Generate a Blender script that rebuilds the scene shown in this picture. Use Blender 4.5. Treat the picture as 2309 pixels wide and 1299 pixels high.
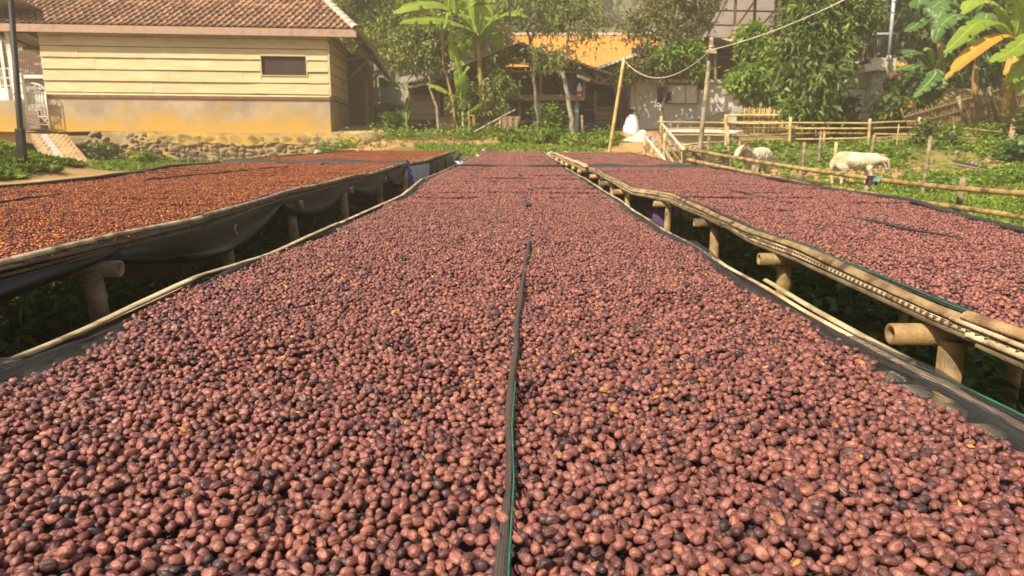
import bpy, math, random
import numpy as np
from mathutils import Vector, Matrix

for _o in list(bpy.data.objects):
    bpy.data.objects.remove(_o)
SC = bpy.context.scene
COL = SC.collection
RAD = math.radians

# ---------------------------------------------------------------- camera
EYE = Vector((0.0, 0.0, 1.25))
FPX, CX, CY = 1560.0, 1154.5, 649.5          # focal length and centre in photograph pixels
PITCH, ROLL = RAD(11.65), RAD(0.30)
cam_d = bpy.data.cameras.new('camera')
cam_d.sensor_width = 36.0
cam_d.lens = 36.0 * FPX / 2309.0
cam_d.clip_start = 0.05
cam_d.clip_end = 1500.0
cam_d.dof.use_dof = True
cam_d.dof.focus_distance = 1.15
cam_d.dof.aperture_fstop = 11.0
cam = bpy.data.objects.new('camera', cam_d)
COL.objects.link(cam)
CAMROT = (Matrix.Rotation(math.pi / 2 - PITCH, 4, 'X') @ Matrix.Rotation(ROLL, 4, 'Z'))
cam.matrix_world = Matrix.Translation(EYE) @ CAMROT
SC.camera = cam
CR = CAMROT.to_3x3()

# ---------------------------------------------------------------- daylight
SUN_DIR = Vector((-0.60, -0.60, 0.86)).normalized()      # towards the sun: behind the viewer, to the left
SUN_EL = math.asin(SUN_DIR.z)
world = bpy.data.worlds.new('World')
SC.world = world
world.use_nodes = True
wn = world.node_tree
sky = wn.nodes.new('ShaderNodeTexSky')
sky.sky_type = 'NISHITA'
sky.sun_disc = False
sky.sun_elevation = SUN_EL
sky.sun_rotation = math.atan2(SUN_DIR.x, SUN_DIR.y)
sky.dust_density = 3.0
sky.air_density = 1.0
bgn = wn.nodes['Background']
bgn.inputs['Strength'].default_value = 0.085
wn.links.new(sky.outputs['Color'], bgn.inputs['Color'])
sun_d = bpy.data.lights.new('sun', 'SUN')
sun_d.energy = 5.0
sun_d.angle = RAD(0.6)
sun_d.color = (1.0, 0.89, 0.72)
sun = bpy.data.objects.new('sun', sun_d)
COL.objects.link(sun)
sun.rotation_euler = (-SUN_DIR).to_track_quat('-Z', 'Y').to_euler()
sun.location = (-20, -25, 45)
SC.view_settings.view_transform = 'Standard'
SC.view_settings.look = 'None'
SC.view_settings.exposure = 1.0
SC.view_settings.gamma = 1.0
SC.view_settings.use_curve_mapping = False
SC.render.engine = 'CYCLES'
SC.cycles.use_denoising = True
SC.cycles.max_bounces = 6
SC.cycles.transparent_max_bounces = 12

# ---------------------------------------------------------------- measuring helpers
def ray(px, py):
    return CR @ Vector((px - CX, CY - py, -FPX))
def P(px, py, Y):
    """the point at distance Y (metres north of the viewer) on the sight line of a photograph pixel"""
    d = ray(px, py)
    return EYE + d * (Y / d.y)
def PZ(px, py, zf):
    """where that sight line meets the surface z = zf(y)"""
    d = ray(px, py)
    lo, hi = 0.3, 40.0
    f = lambda Y: (EYE + d * (Y / d.y)).z - zf(Y)
    for _ in range(60):
        m = 0.5 * (lo + hi)
        if f(m) > 0: lo = m
        else: hi = m
    return EYE + d * (lo / d.y)

# ---------------------------------------------------------------- object helpers
def worg(o):
    v = Vector((0, 0, 0))
    while o is not None:
        v += o.location; o = o.parent
    return v
def tag(o, label=None, cat=None, group=None, kind=None):
    if label: o['label'] = label
    if cat: o['category'] = cat
    if group: o['group'] = group
    if kind: o['kind'] = kind
    return o
def thing(name, label, cat, loc=(0, 0, 0), group=None):
    o = bpy.data.objects.new(name, None)
    o.empty_display_size = 0.2
    COL.objects.link(o)
    o.location = loc
    return tag(o, label, cat, group)
def put(name, me, parent=None, loc=None):
    o = bpy.data.objects.new(name, me)
    COL.objects.link(o)
    if parent: o.parent = parent
    if loc is not None: o.location = loc
    return o
def copy_tree(o, parent=None):
    c = o.copy(); COL.objects.link(c); c.parent = parent
    for ch in list(o.children): copy_tree(ch, c)
    return c
def np_mesh(name, V, F, m, smooth=False, tint=None, uv=None):
    """V (n,3); F (m,k) with k = 3 or 4; tint: one number per vertex; uv: two per vertex"""
    V = np.asarray(V, np.float32); F = np.asarray(F, np.int32)
    me = bpy.data.meshes.new(name)
    k = F.shape[1]
    me.vertices.add(len(V)); me.vertices.foreach_set('co', V.ravel())
    me.loops.add(F.size); me.loops.foreach_set('vertex_index', F.ravel())
    me.polygons.add(len(F)); me.polygons.foreach_set('loop_start', np.arange(0, F.size, k, dtype=np.int32))
    me.update(calc_edges=True)
    if smooth: me.polygons.foreach_set('use_smooth', np.ones(len(F), bool))
    if tint is not None:
        a = me.attributes.new('tint', 'FLOAT', 'POINT'); a.data.foreach_set('value', np.asarray(tint, np.float32))
    if uv is not None:
        l = me.uv_layers.new(name='UVMap')
        l.data.foreach_set('uv', np.asarray(uv, np.float32)[F.ravel()].ravel())
    me.materials.append(m)
    return me

class MB:
    """collects shapes, then links them as ONE mesh object"""
    def __init__(s): s.v = []; s.f = []; s.uv = {}
    def add(s, vs, fs):
        b = len(s.v); s.v += [Vector(v) for v in vs]; s.f += [tuple(i + b for i in f) for f in fs]; return s
    def box(s, c, d, M=None):
        c = Vector(c); x, y, z = d[0] / 2, d[1] / 2, d[2] / 2
        vs = [Vector((a, b, e)) for e in (-z, z) for b in (-y, y) for a in (-x, x)]
        if M is not None: vs = [M @ v for v in vs]
        return s.add([v + c for v in vs], [(0, 2, 3, 1), (4, 5, 7, 6), (0, 1, 5, 4), (2, 6, 7, 3), (0, 4, 6, 2), (1, 3, 7, 5)])
    def bar(s, a, b, w, t, up=(0, 0, 1)):
        """a beam of width w (sideways) and thickness t (along up) from a to b"""
        a, b = Vector(a), Vector(b); d = (b - a); L = d.length; d.normalize()
        up = Vector(up); sd = d.cross(up)
        if sd.length < 1e-4: sd = d.cross(Vector((0, 1, 0)))
        sd.normalize(); u = sd.cross(d)
        M = Matrix((sd, d, u)).transposed()
        return s.box((a + b) / 2, (w, L, t), M)
    def tube(s, pts, rad, n=8, cap=True):
        pts = [Vector(p) for p in pts]
        if not hasattr(rad, '__len__'): rad = [rad] * len(pts)
        rings = []; vs = []; fs = []
        ref = Vector((0.123, 0.345, 0.93))
        for i, p in enumerate(pts):
            d = (pts[min(i + 1, len(pts) - 1)] - pts[max(i - 1, 0)]).normalized()
            a = d.cross(ref)
            if a.length < 0.1: a = d.cross(Vector((1, 0, 0)))
            a.normalize(); b = d.cross(a)
            for k in range(n):
                t = 2 * math.pi * k / n
                vs.append(p + (a * math.cos(t) + b * math.sin(t)) * rad[i])
        for i in range(len(pts) - 1):
            for k in range(n):
                fs.append((i * n + k, i * n + (k + 1) % n, (i + 1) * n + (k + 1) % n, (i + 1) * n + k))
        if cap:
            fs.append(tuple(range(n - 1, -1, -1))); fs.append(tuple((len(pts) - 1) * n + k for k in range(n)))
        return s.add(vs, fs)
    def grid(s, rows):
        """rows: equal-length lists of points"""
        m = len(rows[0]); vs = [p for r in rows for p in r]
        fs = [(i * m + j, i * m + j + 1, (i + 1) * m + j + 1, (i + 1) * m + j) for i in range(len(rows) - 1) for j in range(m - 1)]
        return s.add(vs, fs)
    def slab(s, poly, thick, nrm=(0, 0, 1)):
        """a flat polygon with thickness, poly on the +nrm side"""
        n = len(poly); nv = Vector(nrm).normalized() * thick
        top = [Vector(p) for p in poly]; bot = [p - nv for p in top]
        return s.add(top + bot, [tuple(range(n)), tuple(range(2 * n - 1, n - 1, -1))] + [(i, i + n, (i + 1) % n + n, (i + 1) % n) for i in range(n)])
    def build(s, name, m, parent=None, smooth=False, bevel=0.0):
        me = bpy.data.meshes.new(name)
        off = worg(parent) if parent else Vector((0, 0, 0))
        me.from_pydata([v - off for v in s.v], [], s.f)
        me.update()
        if smooth: me.polygons.foreach_set('use_smooth', [True] * len(me.polygons))
        me.materials.append(m)
        o = put(name, me, parent)
        if bevel > 0:
            bv = o.modifiers.new('bevel', 'BEVEL'); bv.width = bevel; bv.segments = 2; bv.limit_method = 'ANGLE'
        return o
def bamboo_shape(mb, a, b, r, rng, step=0.32, n=10, bend=0.0):
    """a bamboo culm with swollen nodes"""
    a, b = Vector(a), Vector(b); L = (b - a).length; d = (b - a).normalized()
    ts = [0.0]; rs = [r * 0.98]; t = step * rng.uniform(0.2, 0.9)
    while t < L - 0.05:
        for q, k in ((-0.018, 1.0), (-0.004, 1.13), (0.006, 1.06), (0.02, 1.0)):
            ts.append(t + q); rs.append(r * k)
        t += step * rng.uniform(0.85, 1.15)
    ts.append(L); rs.append(r * 0.95)
    up = Vector((0, 0, 1)) if abs(d.z) < 0.8 else Vector((1, 0, 0))
    pts = [a + d * t + up * bend * math.sin(math.pi * t / L) for t in ts]
    mb.tube(pts, rs, n)
    return mb

# ---------------------------------------------------------------- materials
def mat(name, base, base2=None, scale=6.0, rough=0.75, bump=0.0, bscale=None, stretch=(1, 1, 1), detail=5.0, spec=0.35,
        rnd=0.0, third=None, third_scale=1.5, third_amt=0.5, metal=0.0, trans=0.0, tint=False, ramp=(0.35, 0.65), coord='Object', hue_rnd=0.0):
    m = bpy.data.materials.new(name); m.use_nodes = True
    nt = m.node_tree; N = nt.nodes; L = nt.links
    bs = N['Principled BSDF']
    bs.inputs['Roughness'].default_value = rough
    bs.inputs['Specular IOR Level'].default_value = spec
    bs.inputs['Metallic'].default_value = metal
    tc = N.new('ShaderNodeTexCoord'); mp = N.new('ShaderNodeMapping')
    mp.inputs['Scale'].default_value = stretch
    L.new(tc.outputs[coord], mp.inputs['Vector'])
    nz = N.new('ShaderNodeTexNoise'); nz.inputs['Scale'].default_value = scale; nz.inputs['Detail'].default_value = detail
    nz.inputs['Roughness'].default_value = 0.62
    L.new(mp.outputs['Vector'], nz.inputs['Vector'])
    cr = N.new('ShaderNodeValToRGB')
    cr.color_ramp.elements[0].position = ramp[0]; cr.color_ramp.elements[1].position = ramp[1]
    b2 = base2 if base2 is not None else tuple(min(1, c * 1.35) for c in base)
    cr.color_ramp.elements[0].color = (*base, 1); cr.color_ramp.elements[1].color = (*b2, 1)
    if tint:
        at = N.new('ShaderNodeAttribute'); at.attribute_name = 'tint'
        mx0 = N.new('ShaderNodeMath'); mx0.operation = 'MULTIPLY_ADD'
        L.new(nz.outputs['Fac'], mx0.inputs[0]); mx0.inputs[1].default_value = 0.35
        ad = N.new('ShaderNodeMath'); ad.operation = 'MULTIPLY'; L.new(at.outputs['Fac'], ad.inputs[0]); ad.inputs[1].default_value = 0.82
        L.new(ad.outputs[0], mx0.inputs[2])
        L.new(mx0.outputs[0], cr.inputs['Fac'])
    else:
        L.new(nz.outputs['Fac'], cr.inputs['Fac'])
    out = cr.outputs['Color']
    if third is not None:
        n2 = N.new('ShaderNodeTexNoise'); n2.inputs['Scale'].default_value = third_scale; n2.inputs['Detail'].default_value = 6
        L.new(tc.outputs[coord], n2.inputs['Vector'])
        r2 = N.new('ShaderNodeValToRGB'); r2.color_ramp.elements[0].position = 0.62 - 0.25 * third_amt; r2.color_ramp.elements[1].position = 0.80 - 0.25 * third_amt
        L.new(n2.outputs['Fac'], r2.inputs['Fac'])
        mx = N.new('ShaderNodeMix'); mx.data_type = 'RGBA'
        L.new(r2.outputs['Color'], mx.inputs['Factor']); L.new(out, mx.inputs['A']); mx.inputs['B'].default_value = (*third, 1)
        out = mx.outputs['Result']
    if rnd > 0 or hue_rnd > 0:
        oi = N.new('ShaderNodeObjectInfo'); hs = N.new('ShaderNodeHueSaturation')
        mr = N.new('ShaderNodeMapRange'); mr.inputs['To Min'].default_value = 1 - rnd; mr.inputs['To Max'].default_value = 1 + rnd
        L.new(oi.outputs['Random'], mr.inputs['Value']); L.new(mr.outputs['Result'], hs.inputs['Value'])
        if hue_rnd > 0:
            wn_ = N.new('ShaderNodeTexWhiteNoise'); wn_.noise_dimensions = '1D'; L.new(oi.outputs['Random'], wn_.inputs['W'])
            m3 = N.new('ShaderNodeMapRange'); m3.inputs['To Min'].default_value = 0.5 - hue_rnd; m3.inputs['To Max'].default_value = 0.5 + hue_rnd
            L.new(wn_.outputs['Value'], m3.inputs['Value']); L.new(m3.outputs['Result'], hs.inputs['Hue'])
        L.new(out, hs.inputs['Color']); out = hs.outputs['Color']
    L.new(out, bs.inputs['Base Color'])
    if bump > 0:
        bp = N.new('ShaderNodeBump'); bp.inputs['Strength'].default_value = bump; bp.inputs['Distance'].default_value = 0.02
        if bscale:
            n3 = N.new('ShaderNodeTexNoise'); n3.inputs['Scale'].default_value = bscale; n3.inputs['Detail'].default_value = 4
            L.new(mp.outputs['Vector'], n3.inputs['Vector']); L.new(n3.outputs['Fac'], bp.inputs['Height'])
        else:
            L.new(nz.outputs['Fac'], bp.inputs['Height'])
        L.new(bp.outputs['Normal'], bs.inputs['Normal'])
    if trans > 0:
        tr = N.new('ShaderNodeBsdfTranslucent'); ms = N.new('ShaderNodeMixShader'); ms.inputs['Fac'].default_value = trans
        L.new(out, tr.inputs['Color']); L.new(bs.outputs['BSDF'], ms.inputs[1]); L.new(tr.outputs['BSDF'], ms.inputs[2])
        L.new(ms.outputs['Shader'], N['Material Output'].inputs['Surface'])
    return m

M = {}
M['bamboo'] = mat('bamboo', (0.22, 0.135, 0.045), (0.38, 0.255, 0.09), 3.0, 0.55, 0.25, 40, (6, 6, 1), rnd=0.2, third=(0.085, 0.050, 0.024), third_scale=9, third_amt=0.62, hue_rnd=0.012)
M['bamboo_yellow'] = mat('bamboo_yellow', (0.40, 0.27, 0.09), (0.54, 0.39, 0.16), 3.0, 0.5, 0.1, 30, rnd=0.15, third=(0.26, 0.17, 0.08), third_scale=5, third_amt=0.35)
M['bamboo_grey'] = mat('bamboo_grey', (0.20, 0.145, 0.085), (0.34, 0.26, 0.165), 7.0, 0.75, 0.3, 60, rnd=0.18, third=(0.085, 0.055, 0.034), third_scale=8, third_amt=0.6)
M['split_bamboo'] = mat('split_bamboo', (0.36, 0.26, 0.14), (0.56, 0.45, 0.28), 9.0, 0.6, 0.25, 90, (3, 1, 3), rnd=0.18, third=(0.18, 0.11, 0.055), third_scale=11, third_amt=0.62, hue_rnd=0.012)
M['split_bamboo_tan'] = mat('split_bamboo_tan', (0.22, 0.13, 0.055), (0.40, 0.27, 0.12), 9.0, 0.6, 0.3, 90, (3, 1, 3), rnd=0.2, third=(0.09, 0.05, 0.03), third_scale=12, third_amt=0.5, hue_rnd=0.012)
M['lath_dark'] = mat('lath_dark', (0.075, 0.050, 0.028), (0.17, 0.12, 0.065), 9, 0.7, 0.3, 90, (3, 1, 3), rnd=0.2)
M['slat'] = mat('slat', (0.45, 0.38, 0.27), (0.66, 0.60, 0.47), 12, 0.7, 0.2, rnd=0.15)
M['black_plastic'] = mat('black_plastic', (0.008, 0.008, 0.010), (0.016, 0.016, 0.019), 4, 0.42, 0.15, 14, spec=0.38, third=(0.030, 0.027, 0.025), third_scale=3, third_amt=0.2)
M['pale_plastic'] = mat('pale_plastic', (0.36, 0.40, 0.45), (0.55, 0.58, 0.62), 5, 0.4, 0.2, 12, spec=0.5)
M['blue_plastic'] = mat('blue_plastic', (0.05, 0.05, 0.30), (0.09, 0.09, 0.42), 5, 0.4, 0.15, 14, spec=0.5)
M['cord_green'] = mat('cord_green', (0.01, 0.085, 0.05), (0.02, 0.17, 0.095), 60, 0.6)
M['dark_net'] = mat('dark_net', (0.020, 0.021, 0.020), (0.05, 0.05, 0.048), 60, 0.6, 0.3, 200)

def net_material(name, cell, wire, base, base2):
    """knitted net: real holes between the threads, laid out along the cloth's own UV in metres"""
    m = bpy.data.materials.new(name); m.use_nodes = True
    nt = m.node_tree; N = nt.nodes; L = nt.links; bs = N['Principled BSDF']
    bs.inputs['Roughness'].default_value = 0.5
    uv = N.new('ShaderNodeUVMap'); sp = N.new('ShaderNodeSeparateXYZ')
    L.new(uv.outputs['UV'], sp.inputs['Vector'])
    outs = []
    for ax, c in (('X', cell), ('Y', cell * 0.8)):
        dv = N.new('ShaderNodeMath'); dv.operation = 'DIVIDE'; dv.inputs[1].default_value = c
        L.new(sp.outputs[ax], dv.inputs[0])
        fr = N.new('ShaderNodeMath'); fr.operation = 'FRACT'; L.new(dv.outputs[0], fr.inputs[0])
        lt = N.new('ShaderNodeMath'); lt.operation = 'LESS_THAN'; lt.inputs[1].default_value = wire
        L.new(fr.outputs[0], lt.inputs[0]); outs.append(lt)
    mx = N.new('ShaderNodeMath'); mx.operation = 'MAXIMUM'
    L.new(outs[0].outputs[0], mx.inputs[0]); L.new(outs[1].outputs[0], mx.inputs[1])
    nz = N.new('ShaderNodeTexNoise'); nz.inputs['Scale'].default_value = 40
    L.new(uv.outputs['UV'], nz.inputs['Vector'])
    cr = N.new('ShaderNodeValToRGB'); cr.color_ramp.elements[0].color = (*base, 1); cr.color_ramp.elements[1].color = (*base2, 1)
    L.new(nz.outputs['Fac'], cr.inputs['Fac']); L.new(cr.outputs['Color'], bs.inputs['Base Color'])
    tr = N.new('ShaderNodeBsdfTransparent'); ms = N.new('ShaderNodeMixShader')
    L.new(mx.outputs[0], ms.inputs['Fac']); L.new(tr.outputs[0], ms.inputs[1]); L.new(bs.outputs[0], ms.inputs[2])
    L.new(ms.outputs[0], N['Material Output'].inputs['Surface'])
    return m
M['net'] = net_material('net', 0.0036, 0.31, (0.016, 0.015, 0.014), (0.05, 0.045, 0.040))
M['net_brown'] = net_material('net_brown', 0.0030, 0.55, (0.035, 0.028, 0.024), (0.085, 0.068, 0.056))
# ================================================================ GROUND
GP = np.array([
 (-8,-3,.10),(0,-4,0),(8,-3,0),(-3,3,0),(0,3,0),(3,3,0),(0,6,.05),(-3,6,.08),(3,6,.08),(2,8,.15),(-2,9,.22),
 (-5,8,.36),(-6,10.5,.52),(-5,12,.55),(-7,11,.56),(-7,16,.62),(-9.9,12.5,1.40),(-9.15,12.3,.80),(-10.8,13,1.5),(-10.6,14,1.20),(-9.8,14.2,.80),(-12.3,15,1.4),(-11.2,15.2,.9),(-9.6,11,.95),(-12,12,1.6),(-8.3,12,.60),(-8.2,13.5,.62),(-8.4,15,.64),(-9.4,15.6,.70),(-10.9,17.1,.76),(-13,17,1.4),(-14,10,1.3),(-20,14,1.6),
 (0,12,.40),(0,15,.66),(0,17.4,.93),(-3,17.4,.90),(2.2,17.4,.95),(0,19,1.22),(-2.5,19,1.2),(0,21.5,1.50),(-3,22,1.5),(0,25,1.7),(-4.5,25,1.7),(-3.5,20.5,1.40),
 (3,19,1.13),(4,21,1.35),(4,23,1.72),(5,25,1.9),(3.2,12,.45),(3,15,.7),(6,7,.12),(4,7,.1),(5,9,.20),(5.5,11,.30),(7,12,.38),(7.5,14,.48),(5.2,14,.50),
 (5.2,15.6,.78),(7,15.4,.75),(9,15,.72),(6,17.2,1.25),(8,17.3,1.27),(10,17,1.30),(12,16,1.35),(11,13,.8),(10,10,.45),(9,7,.2),(12,8,.5),
 (12,18.5,1.75),(9,20,1.55),(7,21,1.55),(15,20,2.5),(14,17.5,2.0),(13,22,3.0),(18,20,3.5),(20,30,6),(10,28,3.5),(0,35,3),(-10,40,3.5),(-25,35,3.5),(12,40,6),
 (-13,19,.9),(-11,18.5,.62),(-9,19,.62),(-6.5,19,.64),(-4.6,19.5,.85),(-16,18,1.5),(-20,22,1.65),(-5,16,.66),(-3.5,14,.6)], float)
def ground(x, y):
    x = np.asarray(x, float); y = np.asarray(y, float)
    d2 = (x[..., None] - GP[:, 0]) ** 2 + (y[..., None] - GP[:, 1]) ** 2
    w = 1.0 / (d2 + 0.5) ** 2.2
    return (w * GP[:, 2]).sum(-1) / w.sum(-1)
def gz(x, y): return float(ground(np.array(x), np.array(y)))

def smooth_noise(x, y, s=1.0, seed=0):
    r = np.random.RandomState(seed); v = 0
    for k in range(6):
        a, b, p, q = r.uniform(-1, 1), r.uniform(-1, 1), r.uniform(0, 6.28), 1.0 / (1 + 0.5 * k)
        v = v + q * np.sin((x * a + y * b) * s * (1 + k * 0.8) * 1.7 + p)
    return v / 2.5

# how grassy the ground is, 0 to 1
def greenness(x, y):
    g = np.full(np.shape(x), 0.55)
    def blob(cx, cy, rx, ry, val):
        nonlocal g
        w = np.exp(-(((x - cx) / rx) ** 2 + ((y - cy) / ry) ** 2) ** 2)
        g = g * (1 - w) + val * w
    blob(-7.6, 11.5, 1.6, 1.8, 0.0); blob(-8.8, 14.2, 1.0, 2.0, 0.0); blob(-10.6, 16.6, 1.1, 1.4, 0.0); blob(-5.5, 10.5, 2.5, 1.5, 0.0)
    blob(-7.5, 17, 2.6, 2.5, 0.9); blob(-10.6, 12.6, 1.7, 2.4, 0.95)
    blob(0, 18.6, 4.0, 1.3, 0.75); blob(-2.5, 20.2, 4.0, 0.7, 0.1); blob(-1, 21.8, 4, 1.2, 0.45)
    blob(3.6, 20.5, 1.5, 3.0, 0.0); blob(4.0, 16.5, 0.9, 3.0, 0.0)
    blob(7, 10, 3.0, 3.0, 1.0); blob(7.5, 14.8, 3.5, 0.9, 0.35); blob(8, 16.6, 5, 1.0, 0.95); blob(11, 13.5, 3, 3, 0.8)
    blob(0, 3, 4.5, 7.0, 0.25)
    return np.clip(g + 0.25 * smooth_noise(x, y, 1.6, 3), 0, 1)

gm = mat('earth', (0.30, 0.17, 0.055), (0.44, 0.27, 0.10), 2.2, 0.95, 0.5, 9)
_nt = gm.node_tree; _N = _nt.nodes; _L = _nt.links
_at = _N.new('ShaderNodeAttribute'); _at.attribute_name = 'tint'
_n = _N.new('ShaderNodeTexNoise'); _n.inputs['Scale'].default_value = 5; _n.inputs['Detail'].default_value = 6
_a = _N.new('ShaderNodeMath'); _a.operation = 'MULTIPLY_ADD'; _a.inputs[1].default_value = 1.1
_L.new(_n.outputs['Fac'], _a.inputs[0]); _s = _N.new('ShaderNodeMath'); _s.operation = 'SUBTRACT'; _L.new(_at.outputs['Fac'], _s.inputs[0]); _s.inputs[1].default_value = 0.55
_L.new(_s.outputs[0], _a.inputs[2])
_c = _N.new('ShaderNodeClamp'); _L.new(_a.outputs[0], _c.inputs['Value'])
_mx = _N.new('ShaderNodeMix'); _mx.data_type = 'RGBA'
_src = _N['Principled BSDF'].inputs['Base Color'].links[0].from_socket
_L.new(_c.outputs[0], _mx.inputs['Factor']); _L.new(_src, _mx.inputs['A']); _mx.inputs['B'].default_value = (0.075, 0.095, 0.02, 1)
_so = _N.new('ShaderNodeAttribute'); _so.attribute_name = 'shade_soil'
_m2 = _N.new('ShaderNodeMix'); _m2.data_type = 'RGBA'; _L.new(_so.outputs['Fac'], _m2.inputs['Factor']); _L.new(_mx.outputs['Result'], _m2.inputs['A']); _m2.inputs['B'].default_value = (0.050, 0.034, 0.020, 1)  # dark soil under and round the beds, with their shade put into the colour
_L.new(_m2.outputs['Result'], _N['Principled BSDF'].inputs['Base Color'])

def axis(parts):
    out = []
    for a, b, n in parts: out += list(np.linspace(a, b, n, endpoint=False))
    return np.array(out + [parts[-1][1]])
gx = axis([(-320, -30, 20), (-30, -16, 14), (-16, 14, 130), (14, 30, 16), (30, 320, 20)])
gy = axis([(-60, -2, 16), (-2, 28, 140), (28, 45, 16), (45, 300, 22)])
GX, GY = np.meshgrid(gx, gy)
GZ = ground(GX, GY)
GZ = GZ + 0.035 * smooth_noise(GX, GY, 3.1, 5) * np.clip((GY - 1) / 4, 0, 1) + np.where(GY > 45, (GY - 45) * 0.02, 0)
nx, ny = len(gx), len(gy)
idx = np.arange(nx * ny).reshape(ny, nx)
F = np.stack([idx[:-1, :-1], idx[:-1, 1:], idx[1:, 1:], idx[1:, :-1]], -1).reshape(-1, 4)
_shade_soil = np.clip(1.3 - np.maximum(np.abs(GX + .75) / np.where(GY < 8, 5.6, 3.3), np.maximum((GY - 10) / 7.5, 0)) ** 6, 0, 1)
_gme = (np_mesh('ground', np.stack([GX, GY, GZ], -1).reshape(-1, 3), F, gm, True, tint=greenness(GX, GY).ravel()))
_at2 = _gme.attributes.new('shade_soil', 'FLOAT', 'POINT'); _at2.data.foreach_set('value', _shade_soil.ravel().astype(np.float32))
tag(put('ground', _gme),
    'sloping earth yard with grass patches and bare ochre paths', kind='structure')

# ================================================================ DRYING BEDS
def zb(y): return 0.89 + max(0.0, y - 4.0) * 0.0165          # top of the cherries
class Edge:
    """one long edge of a bed, x as a function of y"""
    def __init__(s, pix, zoff=0.0, head=None):
        pts = [PZ(px, py, lambda y: zb(y) + zoff) for px, py in pix]
        pts = sorted(pts, key=lambda p: p.y)
        s.y = [p.y for p in pts]; s.x = [p.x for p in pts]
        if head is not None: s.y.insert(0, head[1]); s.x.insert(0, head[0])
    def __call__(s, y): return float(np.interp(y, s.y, s.x))
    def arr(s, y): return np.interp(y, s.y, s.x)
mid_l = Edge([(0, 817), (169, 753), (445, 622), (600, 572), (692, 530), (801, 487), (909, 437), (953, 403), (1019, 376), (1050, 360), (1092, 340)], head=(-0.85, -0.4))
mid_r = Edge([(2309, 950), (2043, 812), (1815, 696), (1735, 650), (1645, 604), (1574, 551), (1501, 517), (1428, 473), (1396, 449), (1346, 418), (1278, 378), (1229, 345)], head=(0.66, -0.4))
right_l = Edge([(2309, 757), (2120, 688), (1800, 553), (1697, 519), (1593, 469), (1514, 438), (1430, 425), (1383, 401), (1345, 382), (1328, 377), (1250, 346)], head=(1.0, -0.4))
right_r = Edge([(2309, 520), (2200, 490), (2030, 450), (1790, 413), (1665, 388), (1575, 374), (1540, 370), (1455, 350)], head=(2.32, -0.4))
left_r = Edge([(0, 592), (280, 527), (430, 495), (550, 460), (640, 432), (740, 410), (850, 385), (911, 368), (960, 362), (1005, 347), (1038, 338)], head=(-1.6, -0.4))
left_l = Edge([(0, 421), (212, 404), (381, 377), (520, 363), (635, 352), (720, 346), (800, 340)], head=(-3.9, -0.4))
for e, n in ((mid_l, 'mid_l'), (mid_r, 'mid_r'), (right_l, 'right_l'), (right_r, 'right_r'), (left_r, 'left_r'), (left_l, 'left_l')):
    print(n, [(round(a, 2), round(b, 2)) for a, b in zip(e.x, e.y)])

# ---- cherries: one natural packing, dropped piece by piece onto a wrapped tile
def deposit(size, rmin, rmax, layers, seed, cands=4):
    rs = np.random.RandomState(seed); res = 0.0016; G = int(round(size / res)); res = size / G
    H = np.zeros((G, G)); rad = np.linspace(rmin, rmax, 5); win = []
    for r in rad:
        k = int(r / res) + 1; a = np.arange(-k, k + 1); X, Y = np.meshgrid(a, a)
        d2 = (X * X + Y * Y) * res * res; ok = d2 < r * r * 0.98
        win.append((X[ok], Y[ok], np.sqrt(r * r - d2[ok])))
    rm = 0.5 * (rmin + rmax); n = int(layers * size * size / (3.0 * rm * rm))
    out = np.zeros((n, 4))
    c = rs.randint(0, G, (n, cands, 2)); ri = rs.randint(0, 5, n)
    for i in range(n):
        wx, wy, cap = win[ri[i]]
        ii = (c[i, :, 0, None] + wx) % G; jj = (c[i, :, 1, None] + wy) % G
        z = (H[jj, ii] + cap).max(1); b = int(z.argmin())
        H[jj[b], ii[b]] = np.maximum(H[jj[b], ii[b]], z[b] + cap)
        out[i] = (c[i, b, 0] * res, c[i, b, 1] * res, z[b], rad[ri[i]])
    Hm = np.zeros(n)
    for i in range(n):
        wx, wy, cap = win[2]
        Hm[i] = H[(int(out[i, 1] / res) + wy) % G, (int(out[i, 0] / res) + wx) % G].mean()
    keep = Hm - out[:, 2] < out[:, 3] * 1.45
    out = out[keep]
    top = np.percentile(out[:, 2] + out[:, 3], 92)
    out[:, 2] -= top                       # surface at z = 0
    return out

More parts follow.
